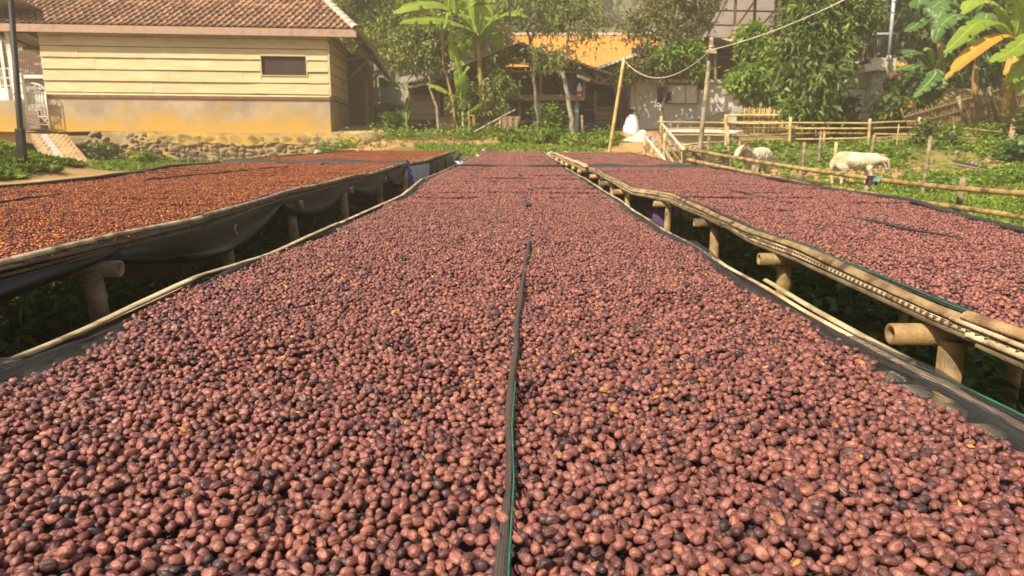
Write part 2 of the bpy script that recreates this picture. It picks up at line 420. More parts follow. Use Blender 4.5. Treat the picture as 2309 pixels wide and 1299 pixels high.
def cherry_material(name, mode, stops, rough=0.38):
    m = bpy.data.materials.new(name); m.use_nodes = True
    nt = m.node_tree; N = nt.nodes; L = nt.links; bs = N['Principled BSDF']
    bs.inputs['Roughness'].default_value = rough; bs.inputs['Specular IOR Level'].default_value = 0.40
    if mode == 'single':
        oi = N.new('ShaderNodeObjectInfo'); src = oi.outputs['Random']
    else:
        at = N.new('ShaderNodeAttribute'); at.attribute_name = 'tint'; src = at.outputs['Fac']
    cr = N.new('ShaderNodeValToRGB'); els = cr.color_ramp.elements
    els[0].position = stops[0][0]; els[0].color = (*stops[0][1], 1)
    els[1].position = stops[-1][0]; els[1].color = (*stops[-1][1], 1)
    for p, c in stops[1:-1]:
        e = els.new(p); e.color = (*c, 1)
    L.new(src, cr.inputs['Fac']); out = cr.outputs['Color']
    if mode == 'single':
        tc = N.new('ShaderNodeTexCoord'); mp = N.new('ShaderNodeMapping'); mp.inputs['Scale'].default_value = (0.45, 2.6, 2.6)
        ofs = N.new('ShaderNodeMath'); ofs.operation = 'MULTIPLY'; ofs.inputs[1].default_value = 500
        L.new(src, ofs.inputs[0]); cb = N.new('ShaderNodeCombineXYZ'); L.new(ofs.outputs[0], cb.inputs[0]); L.new(cb.outputs[0], mp.inputs['Location'])
        L.new(tc.outputs['Object'], mp.inputs['Vector'])
        nz = N.new('ShaderNodeTexNoise'); nz.inputs['Scale'].default_value = 1.0; nz.inputs['Detail'].default_value = 3
        L.new(mp.outputs['Vector'], nz.inputs['Vector'])
        n2 = N.new('ShaderNodeTexNoise'); n2.inputs['Scale'].default_value = 1.5; n2.inputs['Detail'].default_value = 4
        L.new(mp.outputs['Vector'], n2.inputs['Vector'])
        r2 = N.new('ShaderNodeMapRange'); r2.inputs['From Min'].default_value = 0.35; r2.inputs['From Max'].default_value = 0.7
        r2.inputs['To Min'].default_value = 0.55; r2.inputs['To Max'].default_value = 1.35
        L.new(n2.outputs['Fac'], r2.inputs['Value'])
        hs = N.new('ShaderNodeHueSaturation'); L.new(out, hs.inputs['Color']); L.new(r2.outputs[0], hs.inputs['Value']); out = hs.outputs['Color']
        bp = N.new('ShaderNodeBump'); bp.inputs['Strength'].default_value = 1.0; bp.inputs['Distance'].default_value = 0.0016
        L.new(nz.outputs['Fac'], bp.inputs['Height']); L.new(bp.outputs['Normal'], bs.inputs['Normal'])
    L.new(out, bs.inputs['Base Color'])
    return m
RED = [(0.0, (0.038, 0.024, 0.027)), (0.08, (0.082, 0.036, 0.034)), (0.28, (0.148, 0.055, 0.044)), (0.6, (0.214, 0.077, 0.058)), (0.90, (0.285, 0.107, 0.077)), (0.985, (0.30, 0.12, 0.070)), (1.0, (0.34, 0.16, 0.055))]
ORANGE = [(0.0, (0.030, 0.012, 0.014)), (0.22, (0.075, 0.020, 0.014)), (0.48, (0.20, 0.048, 0.016)), (0.75, (0.33, 0.085, 0.019)), (0.93, (0.45, 0.140, 0.022)), (1.0, (0.54, 0.23, 0.035))]
M['cherry'] = cherry_material('cherry', 'single', RED)
M['cherry_far'] = cherry_material('cherry_far', 'patch', RED, 0.5)
M['pulp_far'] = cherry_material('pulp_far', 'patch', ORANGE, 0.5)

def cherry_mesh(i, nu=16, nv=11):
    rs = np.random.RandomState(100 + i)
    wr = [0.05, 0.09, 0.14, 0.20][i % 4] * rs.uniform(0.8, 1.2); k1, k2 = rs.randint(4, 7), rs.randint(8, 12)
    L = rs.uniform(1.12, 1.46); fl = rs.uniform(0.84, 1.0); p = rs.uniform(0, 6.28, 8)
    V = []
    for a in range(nv):
        th = math.pi * a / (nv - 1); x = -math.cos(th); s = max(0.0, math.sin(th)) ** 0.86
        for b in range(nu):
            ph = 2 * math.pi * b / nu
            tw = ph + 0.25 * math.sin(2 * th + p[0])
            g = 1 + wr * (math.sin(k1 * tw + p[1]) * 0.7 + math.sin(k2 * tw + p[2] + x * 2) * 0.6) * s + 0.05 * math.sin(2 * ph + p[3]) + 0.06 * math.sin(3 * x + p[4] + ph)
            y, z = math.cos(ph) * s * g, math.sin(ph) * s * g * fl
            if i % 5 == 3 and z > 0.35: z = 0.35 + (z - 0.35) * 0.35          # sunken side
            if i % 5 == 1: z += 0.10 * x * x                                   # slightly bent
            xx = x * L
            if a == nv - 1: xx -= 0.10                                         # little pit where the flower sat
            V.append((xx, y, z))
    F = [(a * nu + b, a * nu + (b + 1) % nu, (a + 1) * nu + (b + 1) % nu, (a + 1) * nu + b) for a in range(nv - 1) for b in range(nu)]
    return np_mesh('coffee_cherry', V, F, M['cherry'], True)
CHERRY = [cherry_mesh(i) for i in range(14)]
cherry_src = bpy.data.collections.new('cherry_source')
for me in CHERRY: cherry_src.objects.link(bpy.data.objects.new('cherry_shape', me))

def patch_mesh(name, tile, size, m, flat, seed):
    """half a square metre or so of cherries in one light mesh, for the distance"""
    rs = np.random.RandomState(seed); nu, nv = 7, 5
    th = np.linspace(0, math.pi, nv); ph = np.arange(nu) * 2 * math.pi / nu
    U = np.array([(-math.cos(t) * 1.25, math.cos(q) * math.sin(t), math.sin(q) * math.sin(t)) for t in th for q in ph])
    Fb = np.array([(a * nu + b, a * nu + (b + 1) % nu, (a + 1) * nu + (b + 1) % nu, (a + 1) * nu + b) for a in range(nv - 1) for b in range(nu)])
    n = len(tile); yaw = rs.uniform(0, 6.28, n); til = rs.normal(0, 0.28, n); rol = rs.uniform(0, 6.28, n)
    sc = tile[:, 3:4] * rs.uniform(0.85, 1.12, (n, 3)) * np.array([1, 1, flat])
    cy_, sy_, ct, st = np.cos(yaw), np.sin(yaw), np.cos(til), np.sin(til)
    W = U[None] * sc[:, None, :] * rs.uniform(0.9, 1.1, (n, len(U), 1))
    x, y, z = W[..., 0], W[..., 1], W[..., 2]
    x, z = x * ct[:, None] - z * st[:, None], x * st[:, None] + z * ct[:, None]
    x, y = x * cy_[:, None] - y * sy_[:, None], x * sy_[:, None] + y * cy_[:, None]
    V = np.stack([x + tile[:, 0:1] - size / 2, y + tile[:, 1:2] - size / 2, z + tile[:, 2:3]], -1).reshape(-1, 3)
    F = (Fb[None] + (np.arange(n) * len(U))[:, None, None]).reshape(-1, 4)
    return np_mesh(name, V, F, m, True, tint=np.repeat(rs.uniform(0, 1, n), len(U)))
T1 = [deposit(0.80, 0.0041, 0.0054, 3.4, s, 9) for s in (1, 2)]
PS = 0.42
PT = [deposit(PS, 0.0050, 0.0062, 3.0, s, 8) for s in (11, 12, 13)]
PO = [deposit(PS, 0.0042, 0.0058, 2.8, s, 6) for s in (21, 22, 23)]
red_src = bpy.data.collections.new('red_patch_source'); orange_src = bpy.data.collections.new('orange_patch_source')
for k in range(3):
    red_src.objects.link(bpy.data.objects.new('cherry_patch_shape', patch_mesh('cherry_patch', PT[k], PS, M['cherry_far'], 0.9, k)))
    orange_src.objects.link(bpy.data.objects.new('pulp_patch_shape', patch_mesh('pulp_patch', PO[k], PS, M['pulp_far'], 0.62, 40 + k)))

def instancer(name, pts, rot, scl, pick, coll, mat_, parent=None):
    """a point per piece; geometry nodes put a copy of one of the shapes on every point"""
    me = bpy.data.meshes.new(name)
    me.vertices.add(len(pts)); me.vertices.foreach_set('co', np.asarray(pts, np.float32).ravel())
    for nm, ty, arr in (('rot', 'FLOAT_VECTOR', rot), ('scl', 'FLOAT_VECTOR', scl)):
        a = me.attributes.new(nm, ty, 'POINT'); a.data.foreach_set('vector', np.asarray(arr, np.float32).ravel())
    a = me.attributes.new('pick', 'INT', 'POINT'); a.data.foreach_set('value', np.asarray(pick, np.int32))
    me.materials.append(mat_)
    o = put(name, me, parent)
    ng = bpy.data.node_groups.new(name, 'GeometryNodeTree')
    ng.interface.new_socket('Geometry', in_out='INPUT', socket_type='NodeSocketGeometry')
    ng.interface.new_socket('Geometry', in_out='OUTPUT', socket_type='NodeSocketGeometry')
    gi = ng.nodes.new('NodeGroupInput'); go = ng.nodes.new('NodeGroupOutput')
    ip = ng.nodes.new('GeometryNodeInstanceOnPoints'); ci = ng.nodes.new('GeometryNodeCollectionInfo')
    ci.inputs['Collection'].default_value = coll
    ci.inputs['Separate Children'].default_value = True; ci.inputs['Reset Children'].default_value = True
    def named(nm, ty):
        n = ng.nodes.new('GeometryNodeInputNamedAttribute'); n.data_type = ty; n.inputs['Name'].default_value = nm
        return n.outputs['Attribute']
    er = ng.nodes.new('FunctionNodeEulerToRotation')
    l = ng.links
    l.new(gi.outputs[0], ip.inputs['Points']); l.new(ci.outputs[0], ip.inputs['Instance'])
    ip.inputs['Pick Instance'].default_value = True
    l.new(named('pick', 'INT'), ip.inputs['Instance Index'])
    l.new(named('rot', 'FLOAT_VECTOR'), er.inputs[0]); l.new(er.outputs[0], ip.inputs['Rotation'])
    l.new(named('scl', 'FLOAT_VECTOR'), ip.inputs['Scale'])
    l.new(ip.outputs[0], go.inputs[0])
    md = o.modifiers.new('pieces', 'NODES'); md.node_group = ng
    return o

# ---- nearby cherries of the middle bed, one by one
rs = np.random.RandomState(7)
Y0, YN = 0.36, 4.4
allp = []
for iy in range(int((YN - Y0) / 0.8) + 2):
    for ix in range(3):
        t = T1[(ix + iy) % 2].copy(); k = rs.randint(0, 4); s = 0.8
        x, y = t[:, 0] - s / 2, t[:, 1] - s / 2
        for _ in range(k): x, y = -y, x
        off = rs.uniform(0, s, 2)
        x = (x + s / 2 + off[0]) % s - s / 2; y = (y + s / 2 + off[1]) % s - s / 2
        allp.append(np.stack([x - 0.9 + ix * s, y + Y0 + iy * s, t[:, 2], t[:, 3]], -1))
allp = np.concatenate(allp)
yy = allp[:, 1]; xl = mid_l.arr(yy); xr = mid_r.arr(yy)
ml = 0.040 + 0.02 * np.sin(yy * 2.3 + 1) + 0.015 * np.sin(yy * 7.1) + 0.035 * np.exp(-((yy - 1.25) / 0.35) ** 2)
mr = 0.020 + 0.008 * np.sin(yy * 1.9) + 0.008 * np.sin(yy * 6.3 + 2) + 0.012 * np.exp(-((yy - 1.0) / 0.25) ** 2)
dl, dr = allp[:, 0] - xl - ml, xr - mr - allp[:, 0]
d = np.minimum(dl, dr) + rs.normal(0, 0.010, len(allp))
zlim = -0.018 + np.clip(d, 0, 1) * 0.5
ok = (yy > Y0) & (yy < YN) & (d > 0) & (allp[:, 2] < zlim) & (np.abs(allp[:, 0] - 0.0) > -1)
allp = allp[ok]
zs = np.array([zb(v) for v in allp[:, 1]])
mound = 0.009 * smooth_noise(allp[:, 0], allp[:, 1], 4.0, 9) + 0.004 * smooth_noise(allp[:, 0], allp[:, 1], 11.0, 10)
pts = np.stack([allp[:, 0], allp[:, 1], zs + allp[:, 2] + mound], -1)
n = len(pts)
rot = np.stack([rs.uniform(0, 6.28, n), rs.normal(0, 0.32, n), rs.uniform(0, 6.28, n)], -1)
scl = (allp[:, 3:4] * rs.uniform(0.86, 1.18, (n, 1))) * np.ones((1, 3))
pick = rs.randint(0, len(CHERRY), n)
# the 300 that show largest stay separate things
q = pts - np.array(EYE)
cf = np.array(CR @ Vector((0, 0, -1))); cr_ = np.array(CR @ Vector((1, 0, 0))); cu = np.array(CR @ Vector((0, 1, 0)))
dep = q @ cf; u = q @ cr_ / dep * FPX + CX; v = CY - q @ cu / dep * FPX
topmost = allp[:, 2] > -0.013
inside = (u > 15) & (u < 2295) & (v < 1284) & topmost
order = np.argsort(np.where(inside, dep - 0.02 * (scl[:, 0] / 0.005), 1e9))[:300]
single = np.zeros(n, bool); single[order] = True
CHERRY_POINTS = (pts, rot, scl, pick, single)
print('cherries', n, 'script')
# ---------------------------------------------------------------- bed carpentry
rb = random.Random(5)
def strip_mb(mb, xf, zf, y0, y1, w, t, tilt, rng, wob=0.004, step=0.11):
    """a split bamboo lath following a bed edge: a flat half-round, tilted about its length"""
    ys = list(np.arange(y0, y1, step)) + [y1]
    ca, sa = math.cos(tilt), math.sin(tilt); prof = [(-.5, 0), (-.36, .75), (0, 1), (.36, .75), (.5, 0), (0, -.15)]
    ph = rng.uniform(0, 6.28); rows = []
    for i, y in enumerate(ys):
        e = 0.80 if i in (0, len(ys) - 1) else 1.0
        ww = w * e * (1 + 0.10 * math.sin(y * 5 + ph)); dz = wob * math.sin(y * 3.1 + ph * 2)
        rows.append([Vector((xf(y) + a * ww * ca - b * t * sa, y, zf(y) + dz + a * ww * sa + b * t * ca)) for a, b in prof])
    k = len(prof); b = len(mb.v); mb.v += [p for r in rows for p in r]
    for i in range(len(rows) - 1):
        for j in range(k):
            mb.f.append((b + i * k + j, b + i * k + (j + 1) % k, b + (i + 1) * k + (j + 1) % k, b + (i + 1) * k + j))
    mb.f.append(tuple(b + j for j in range(k))); mb.f.append(tuple(b + (len(rows) - 1) * k + k - 1 - j for j in range(k)))
def rails(bed, xf, zoff, y0, y1, w, t, tilt, m, name='rail', length=(1.5, 2.3), dx=0.0, over=0.10, wob=0.004):
    y = y0
    while y < y1 - 0.25:
        e = min(y1, y + rb.uniform(*length)); jx, jz = rb.uniform(-.006, .006), rb.uniform(-.004, .004)
        mb = MB(); strip_mb(mb, lambda q: xf(q) + dx + jx, lambda q: zb(q) + zoff + jz, y - over, e, w * rb.uniform(.85, 1.15), t, tilt, rb, wob)
        mb.build(name, m, bed, True); y = e
def culm_hollow(mb, a, b, r, rng):
    """a bamboo pole open at end a"""
    a, b = Vector(a), Vector(b); d = (b - a).normalized()
    bamboo_shape(mb, a, b, r, rng, step=0.30, n=14)
    mb.f = [f for f in mb.f if not (len(f) == 14 and all(i < 14 for i in f))]
    n0 = len(mb.v)
    ref = [mb.v[i] for i in range(14)]; ctr = sum(ref, Vector()) / 14
    inner = [ctr + (p - ctr) * 0.66 - d * 0.0 for p in ref]; deep = [ctr + (p - ctr) * 0.60 + d * 0.05 for p in ref]
    mb.v += inner + deep
    for k in range(14):
        j = (k + 1) % 14
        mb.f.append((j, k, n0 + k, n0 + j)); mb.f.append((n0 + j, n0 + k, n0 + 14 + k, n0 + 14 + j))
    mb.f.append(tuple(n0 + 14 + k for k in range(14)))
def hem(bed, xf, zoff, y0, y1, h, amp, wave, m, name='net_hem', dx=0.0):
    rows = []; ys = np.arange(y0, y1, wave / 4)
    for i, y in enumerate(ys):
        s = [0, 1, 0.2, -0.6][i % 4] * rb.uniform(0.5, 1.2)
        rows.append([Vector((xf(y) + dx + q[1] * amp * s, y, zb(y) + zoff - q[0] * h + 0.3 * amp * s)) for q in ((0, 0), (.3, -1), (.6, -1.3), (1, 0))])
    MB().grid(rows).build(name, m, bed, True)
def legs(bed, ys, xa, xb, r, over_a, over_b, post_x, mat_post, mat_beam, lean=0.0, zoff=0.060):
    for y in ys:
        z = zb(y) - zoff; rr = r * rb.uniform(.9, 1.12)
        a = Vector((xa(y) - over_a * rb.uniform(.6, 1.25), y + rb.uniform(-.04, .04), z - rr)); b = Vector((xb(y) + over_b, y + rb.uniform(-.04, .04), z - rr))
        mb = MB()
        if over_a > 0.02: culm_hollow(mb, a, b, rr, rb)
        else: culm_hollow(mb, b, a, rr, rb)
        mb.build('beam', mat_beam, bed, True)
        for px, sgn in ((post_x[0], 1), (post_x[1], -1)):
            x = px(y); g = gz(x, y); l = rb.uniform(-.03, .03) + lean
            mb = MB(); bamboo_shape(mb, (x + l, y + rb.uniform(-.03, .03), g - .25), (x, y, z - rr * 1.2), rr * rb.uniform(.95, 1.1), rb, 0.28, 12)
            mb.build('post', mat_post, bed, True)
def net_strip(bed, name, prof, y0, y1, m, step=0.045, wrinkle=0.004, closed_y=False):
    """prof(y) -> list of (x, z): a net laid along the bed; UV in metres"""
    V = []; UV = []; ys = np.arange(y0, y1, step); k = None
    for y in ys:
        pr = prof(y); k = len(pr); u = 0; last = None
        for j, (x, z) in enumerate(pr):
            if last is not None: u += math.hypot(x - last[0], z - last[1])
            last = (x, z)
            w = wrinkle * math.sin(y * 23 + j * 1.7 + 1.5 * math.sin(y * 5.3))
            V.append((x, y, z + w * (0.3 if j in (0, k - 1) else 1))); UV.append((u, y))
    V = np.array(V); off = np.array(worg(bed)) if bed else 0
    I = np.arange(len(ys) * k).reshape(len(ys), k)
    F = np.stack([I[:-1, :-1], I[:-1, 1:], I[1:, 1:], I[1:, :-1]], -1).reshape(-1, 4)
    return put(name, np_mesh(name, V - off, F, m, True, uv=np.array(UV)), bed)
def base_sheet(bed, xa, xb, y0, y1, zoff, m, name='slat_mat', inset=0.03):
    rows = []
    for y in np.arange(y0, y1 + 0.01, 0.2):
        rows.append([Vector((xa(y) + inset + (xb(y) - xa(y) - 2 * inset) * t, y, zb(y) + zoff)) for t in (0, .5, 1)])
    low = [[p - Vector((0, 0, .012)) for p in r] for r in rows]
    o = MB().grid(rows).grid(low[::-1]).build(name, m, bed)
    return o
def patches(name, label, xa, xb, y0, y1, ma, mb_, coll, m, seed, dz=0.0, group=None):
    rs = np.random.RandomState(seed); p = []; r = []; s = []; y = y0
    while y < y1:
        h = PS; yc = y + h / 2; a, b = xa(yc) + ma, xb(yc) - mb_
        nn = max(1, int(round((b - a) / PS))); w = (b - a) / nn
        jog = rs.uniform(-.03, .03)
        for i in range(nn):
            x = a + (i + .5) * w
            p.append((x + jog * 0.4, yc, zb(yc) + dz + 0.007 * smooth_noise(np.array(x), np.array(yc), 2.5, seed)))
            r.append((math.atan(0.0165) if yc > 4 else 0, rs.normal(0, .008), math.pi * rs.randint(0, 2))); s.append((w / PS * 1.01, 1.02, 1))
        y += h
    o = instancer(name, p, r, s, rs.randint(0, 3, len(p)), coll, m)
    return tag(o, label, 'coffee', group, 'stuff')

E = lambda f, dx: (lambda y: f(y) + dx)
# ================================================================ MIDDLE BED (near half)
bed = thing('drying_bed', 'raised bamboo bed in the middle, near half, heaped with reddish brown coffee cherries', 'drying bed', (-0.1, 2.0, 0), 'raised coffee drying beds')
rails(bed, mid_l, -0.007, 1.22, 9.2, 0.034, 0.007, 0.22, M['split_bamboo'])
rails(bed, mid_r, -0.010, 0.1, 9.2, 0.022, 0.008, -0.5, M['split_bamboo'])
rails(bed, mid_l, -0.028, -0.3, 9.2, 0.022, 0.008, 1.1, M['split_bamboo'], dx=-0.010)
rails(bed, mid_r, -0.028, -0.3, 9.2, 0.022, 0.008, -1.1, M['split_bamboo'], dx=0.010)
mb = MB(); strip_mb(mb, lambda y: mid_r(y) + 0.010 - (y - 1.3) * .012, lambda y: zb(y) - 0.004 + 0.020 * max(0, (y - 1.3)), 1.15, 1.80, 0.022, 0.009, -0.35, rb); mb.build('rail', M['split_bamboo'], bed, True)
# slats laid across under the net
for y in np.arange(-0.35, 5.6, 0.085):
    mb = MB(); w = 0.040 * rb.uniform(.8, 1.15); z = zb(y) - 0.040 + rb.uniform(-.002, .002); s = rb.uniform(-.012, .012)
    mb.bar((mid_l(y) - .012, y - s, z), (mid_r(y) + .012, y + s, z), w, 0.008)
    mb.build('slat', M['slat'], bed)
base_sheet(bed, mid_l, mid_r, 5.65, 9.25, -0.036, M['slat'])
def cover(y, spots):
    return max(0.0, min(1.0, sum(math.exp(-((y - c) / w) ** 2) for c, w in spots)))
def prof_l(y):
    e = mid_l(y); z = zb(y); c = cover(y, ((0.5, .45), (1.0, .22)))
    b = 0.010 * math.sin(y * 6.1) + 0.006 * math.sin(y * 15)
    z -= .018; rise = 0.008 + 0.012 * c
    return [(e - .040 * c - .004 + b * .4, z - .035 * c - .002), (e - .024 * c + .002, z + .002 + .006 * c), (e + .006 + b * .3, z + .008 + rise * c), (e + .028 + b, z + .002 + rise * .6), (e + .040 + b, z - .006 + .008 * c),
            (e + .060 + b, z - .008 + .006 * (0.4 + c)), (e + .080 + b, z - .012), (e + .115, z - .014), (e + .16, z - .014), (e + .24, z - .014)]
net_strip(bed, 'net', prof_l, -0.3, 6.5, M['net'])
def prof_r(y):
    e = mid_r(y); z = zb(y); c = cover(y, ((0.55, .4), (1.05, .30), (2.45, .35), (3.3, .3)))
    b = 0.008 * math.sin(y * 5.3 + 1) + 0.005 * math.sin(y * 13)
    z -= .016; rise = 0.008 + 0.012 * c
    return [(e + .042 * c + .004 + b * .4, z - .034 * c - .002), (e + .024 * c - .002, z + .002 + .006 * c), (e - .006 + b * .3, z + .007 + rise * c), (e - .026 + b, z + .002 + rise * .6), (e - .038 + b, z - .006 + .006 * c),
            (e - .056 + b, z - .008 + .006 * (.4 + c)), (e - .075, z - .014), (e - .11, z - .016), (e - .16, z - .016), (e - .22, z - .016)]
net_strip(bed, 'net', prof_r, -0.3, 6.5, M['net'])
# rolled edge of the net, lying in soft ridges along both sides
for ef, sg, y1, k in ((mid_l, 1, 3.2, 0), (mid_r, -1, 4.5, 1)):
    def roll(y, e=ef, s=sg, k=k):
        c = e(y) + s * (.030 + .010 * math.sin(y * 4.3 + k) + .006 * math.sin(y * 11)); z = zb(y) - .014 + .005 * math.sin(y * 6.7 + k); r = .011 + .004 * math.sin(y * 3.7 + k)
        return [(c + r * math.cos(t) * s, z + r * math.sin(t) * .8) for t in np.linspace(-.6, 3.9, 7)]
    net_strip(bed, 'net_roll', roll, -0.3, y1, M['net'], wrinkle=.003)
# plain dark netting under the cherries and at the far edges
rows = [[Vector((mid_l(y) + .20 + (mid_r(y) - mid_l(y) - .40) * t, y, zb(y) - .0335)) for t in (0, .5, 1)] for y in np.arange(-.3, 6.5, .3)]
MB().grid(rows).build('net_floor', M['dark_net'], bed)
rows = [[Vector((mid_l(y) + .03 + (mid_r(y) - mid_l(y) - .06) * t, y, zb(y) - .031 + (.03 if t in (0, 1) else 0))) for t in (0, .05, .5, .95, 1)] for y in np.arange(6.45, 9.3, .3)]
MB().grid(rows).build('net_floor', M['dark_net'], bed, True)
# green selvedge cord
MB().tube([(mid_l(y) - .052 * cover(y, ((0.6, .55), (1.2, .45))) - .004 + .004 * math.sin(y * 15), y, zb(y) - .024) for y in np.arange(-.3, 1.9, .05)], .0022, 6).build('selvedge_cord', M['cord_green'], bed, True)
MB().tube([(mid_r(y) + .050 * cover(y, ((0.55, .4), (1.05, .3))) + .004 + .004 * math.sin(y * 15), y, zb(y) - .022) for y in np.arange(-.3, 1.45, .05)], .0022, 6).build('selvedge_cord', M['cord_green'], bed, True)
# net seam standing along the middle
def seam_x(y):
    pix = ((1143, 1299), (1150, 1180), (1155, 1090), (1152, 960), (1164, 830), (1172, 720), (1183, 620), (1200, 510))
    p = SEAM; return float(np.interp(y, p[0], p[1]))
_sp = sorted([PZ(px, py, lambda y: zb(y) + .004) for px, py in ((1143, 1299), (1150, 1180), (1156, 1090), (1152, 960), (1163, 830), (1171, 720), (1185, 610), (1203, 505))], key=lambda p: p.y)
SEAM = ([p.y for p in _sp], [p.x for p in _sp])
def seam_prof(y):
    x = seam_x(y) + .0012 * math.sin(y * 17); w = float(np.interp(y, (.5, .60, .68, .78, 1.0, 1.6, 2.2), (.014, .010, .006, .008, .009, .010, .011)))
    lo = x - w * 0.9
    return [(lo - .003, zb(y) - .008), (lo, zb(y) + .003), (x - w * .45, zb(y) + .005), (x, zb(y) + .007), (x + .003, zb(y) - .004)]
net_strip(bed, 'net_seam', seam_prof, .5, 2.95, M['net_brown'], step=.02, wrinkle=.0012)
MB().tube([(seam_x(y) + .0015, y, zb(y) + .0075 + .001 * math.sin(y * 40)) for y in np.arange(.5, 1.02, .015)], .0011, 6).build('seam_cord', M['cord_green'], bed, True)
for px, py, l in ((1190, 462, .35), (1174, 396, .30), (1196, 430, .15)):
    c = PZ(px, py, zb)
    MB().grid([[Vector((c.x + dx + .012 * math.sin(t * 5), c.y - l / 2 + t * l, zb(c.y) + h)) for dx, h in ((-.02, .0), (-.008, .016), (.008, .014), (.02, .0))] for t in np.linspace(0, 1, 6)]).build('net_seam', M['dark_net'], bed, True)
legs(bed, [0.2, 1.7, 3.1, 4.6, 6.1, 7.5, 8.9], mid_l, mid_r, .030, 0.0, 0.0, (E(mid_l, .16), E(mid_r, -.16)), M['bamboo_grey'], M['bamboo_grey'])
# far half
bed2 = thing('drying_bed', 'far half of the middle bamboo bed beyond its dark cross seam', 'drying bed', (0, 13, 0), 'raised coffee drying beds')
rails(bed2, mid_l, 0.0, 9.45, 17.2, 0.05, 0.012, 0.6, M['split_bamboo'])
rails(bed2, mid_r, 0.0, 9.45, 17.2, 0.05, 0.012, -0.6, M['split_bamboo'])
base_sheet(bed2, mid_l, mid_r, 9.4, 17.3, -0.034, M['dark_net'])
MB().tube([(mid_l(9.35) + (mid_r(9.35) - mid_l(9.35)) * t, 9.36 + .03 * math.sin(t * 5), zb(9.35) + .006 + .008 * math.sin(t * 9)) for t in np.linspace(0, 1, 14)], .016, 6).build('end_hem', M['dark_net'], bed2, True)
legs(bed2, [10.4, 12, 13.6, 15.2, 16.6], mid_l, mid_r, .030, 0, 0, (E(mid_l, .16), E(mid_r, -.16)), M['bamboo_grey'], M['bamboo_grey'])
for px, py, s in ((1090, 340, .06), (1078, 352, .05), (1037, 372, .08)):
    c = PZ(px, py, zb); mb = MB()
    rows = [[Vector((c.x + s * (.5 + .5 * math.sin(i * 2.1 + j)) * math.cos(j * 1.05) , c.y + s * math.sin(j * 1.05) * (.6 + .3 * math.sin(i * 3)), c.z - .02 + s * .9 * math.sin(i * .8) * (1 if i < 4 else .8))) for j in range(7)] for i in range(5)]
    mb.grid(rows).build('bag_scrap', M['pale_plastic'], bed2, True)

# the cherries of the middle bed
pts, rot, scl, pick, single = CHERRY_POINTS
for i in np.nonzero(single)[0]:
    o = put('coffee_cherry', CHERRY[pick[i]]); o.location = pts[i]; o.rotation_euler = rot[i]; o.scale = scl[i]
    tag(o, 'wrinkled reddish brown dried coffee cherry lying at the very front of the middle bed', 'cherry', 'cherries at the front of the middle bed')
r_ = ~single
tag(instancer('coffee_cherries', pts[r_], rot[r_], scl[r_], pick[r_], cherry_src, M['cherry']),
    'drying reddish brown coffee cherries spread thickly over the near half of the middle bed', 'coffee', 'coffee drying on the beds', 'stuff')
patches('coffee_cherries', 'smooth reddish layer of coffee cherries further along the middle bed', mid_l, mid_r, 4.36, 9.3, .07, .06, red_src, M['cherry_far'], 31, group='coffee drying on the beds')
patches('coffee_cherries', 'coffee cherries on the far half of the middle bed, beyond its cross seam', mid_l, mid_r, 9.42, 17.1, .05, .05, red_src, M['cherry_far'], 32, group='coffee drying on the beds')
# orange scraps of husk and stalk between the cherries
MS = mat('husk', (0.42, 0.19, 0.025), (0.58, 0.30, 0.05), 90, 0.6)
rs = np.random.RandomState(77); k = 170; ii = rs.choice(np.nonzero(allp[:, 2] > -.010)[0], k, replace=False)
V = []; Fc = []
for c in ii:
    p = pts[c] + np.array([rs.normal(0, .003), rs.normal(0, .003), .0055]); L = rs.uniform(.003, .0075); w = L * rs.uniform(.3, .6); a = rs.uniform(0, 6.28); t_ = rs.uniform(-.6, .9)
    d = np.array([math.cos(a), math.sin(a), t_]); sd = np.array([-math.sin(a), math.cos(a), rs.uniform(-.5, .5)])
    b = len(V); V += [p - d * L, p + sd * w, p + d * L * .8, p - sd * w * .8, p + np.array([0, 0, w])]
    Fc += [(b, b + 1, b + 4), (b + 1, b + 2, b + 4), (b + 2, b + 3, b + 4), (b + 3, b, b + 4)]
tag(put('husk_scraps', np_mesh('husk_scraps', V, Fc, MS)), 'tiny orange scraps of husk and stalk strewn among the cherries', 'husks', kind='stuff')

# ================================================================ RIGHT BED
bed = thing('drying_bed', 'right raised bed, near half, bamboo beam ends jutting from its side, brown cherries', 'drying bed', (1.7, 4, 0), 'raised coffee drying beds')
RY = 9.15
rails(bed, right_l, -0.006, -.3, RY, .028, .007, 0.62, M['split_bamboo_tan'])
rails(bed, right_l, -0.036, -.3, RY, .015, .006, 1.25, M['split_bamboo'], dx=-.012, wob=.004)
rails(bed, right_l, -0.050, -.3, RY, .016, .006, 1.2, M['lath_dark'], dx=-.012, wob=.005)
rails(bed, right_l, -0.019, -.3, RY, .012, .005, 1.1, M['split_bamboo'], dx=-.010, wob=.003)
rails(bed, right_r, -0.02, -.3, RY, .05, .012, -0.7, M['split_bamboo_tan'])
hem(bed, right_l, -0.024, -.3, 6.0, .010, .006, .030, M['lath_dark'], 'woven_edge', dx=-.013)
MB().tube([(right_l(y) + .020 + .004 * math.sin(y * 8), y, zb(y) - .002 + .002 * math.sin(y * 13)) for y in np.arange(-.3, RY, .08)], [.009] * len(np.arange(-.3, RY, .08)), 6).build('net_roll', M['dark_net'], bed, True)
MB().tube([(right_l(y) + .013 + .003 * math.sin(y * 8), y, zb(y) + .005) for y in np.arange(-.3, 3.2, .06)], .0016, 5).build('selvedge_cord', M['cord_green'], bed, True)
MB().tube([(right_r(y) - .02 + .008 * math.sin(y * 6), y, zb(y) + .004 + .008 * math.sin(y * 3.1)) for y in np.arange(-.3, RY, .1)], .017, 6).build('net_roll', M['dark_net'], bed, True)
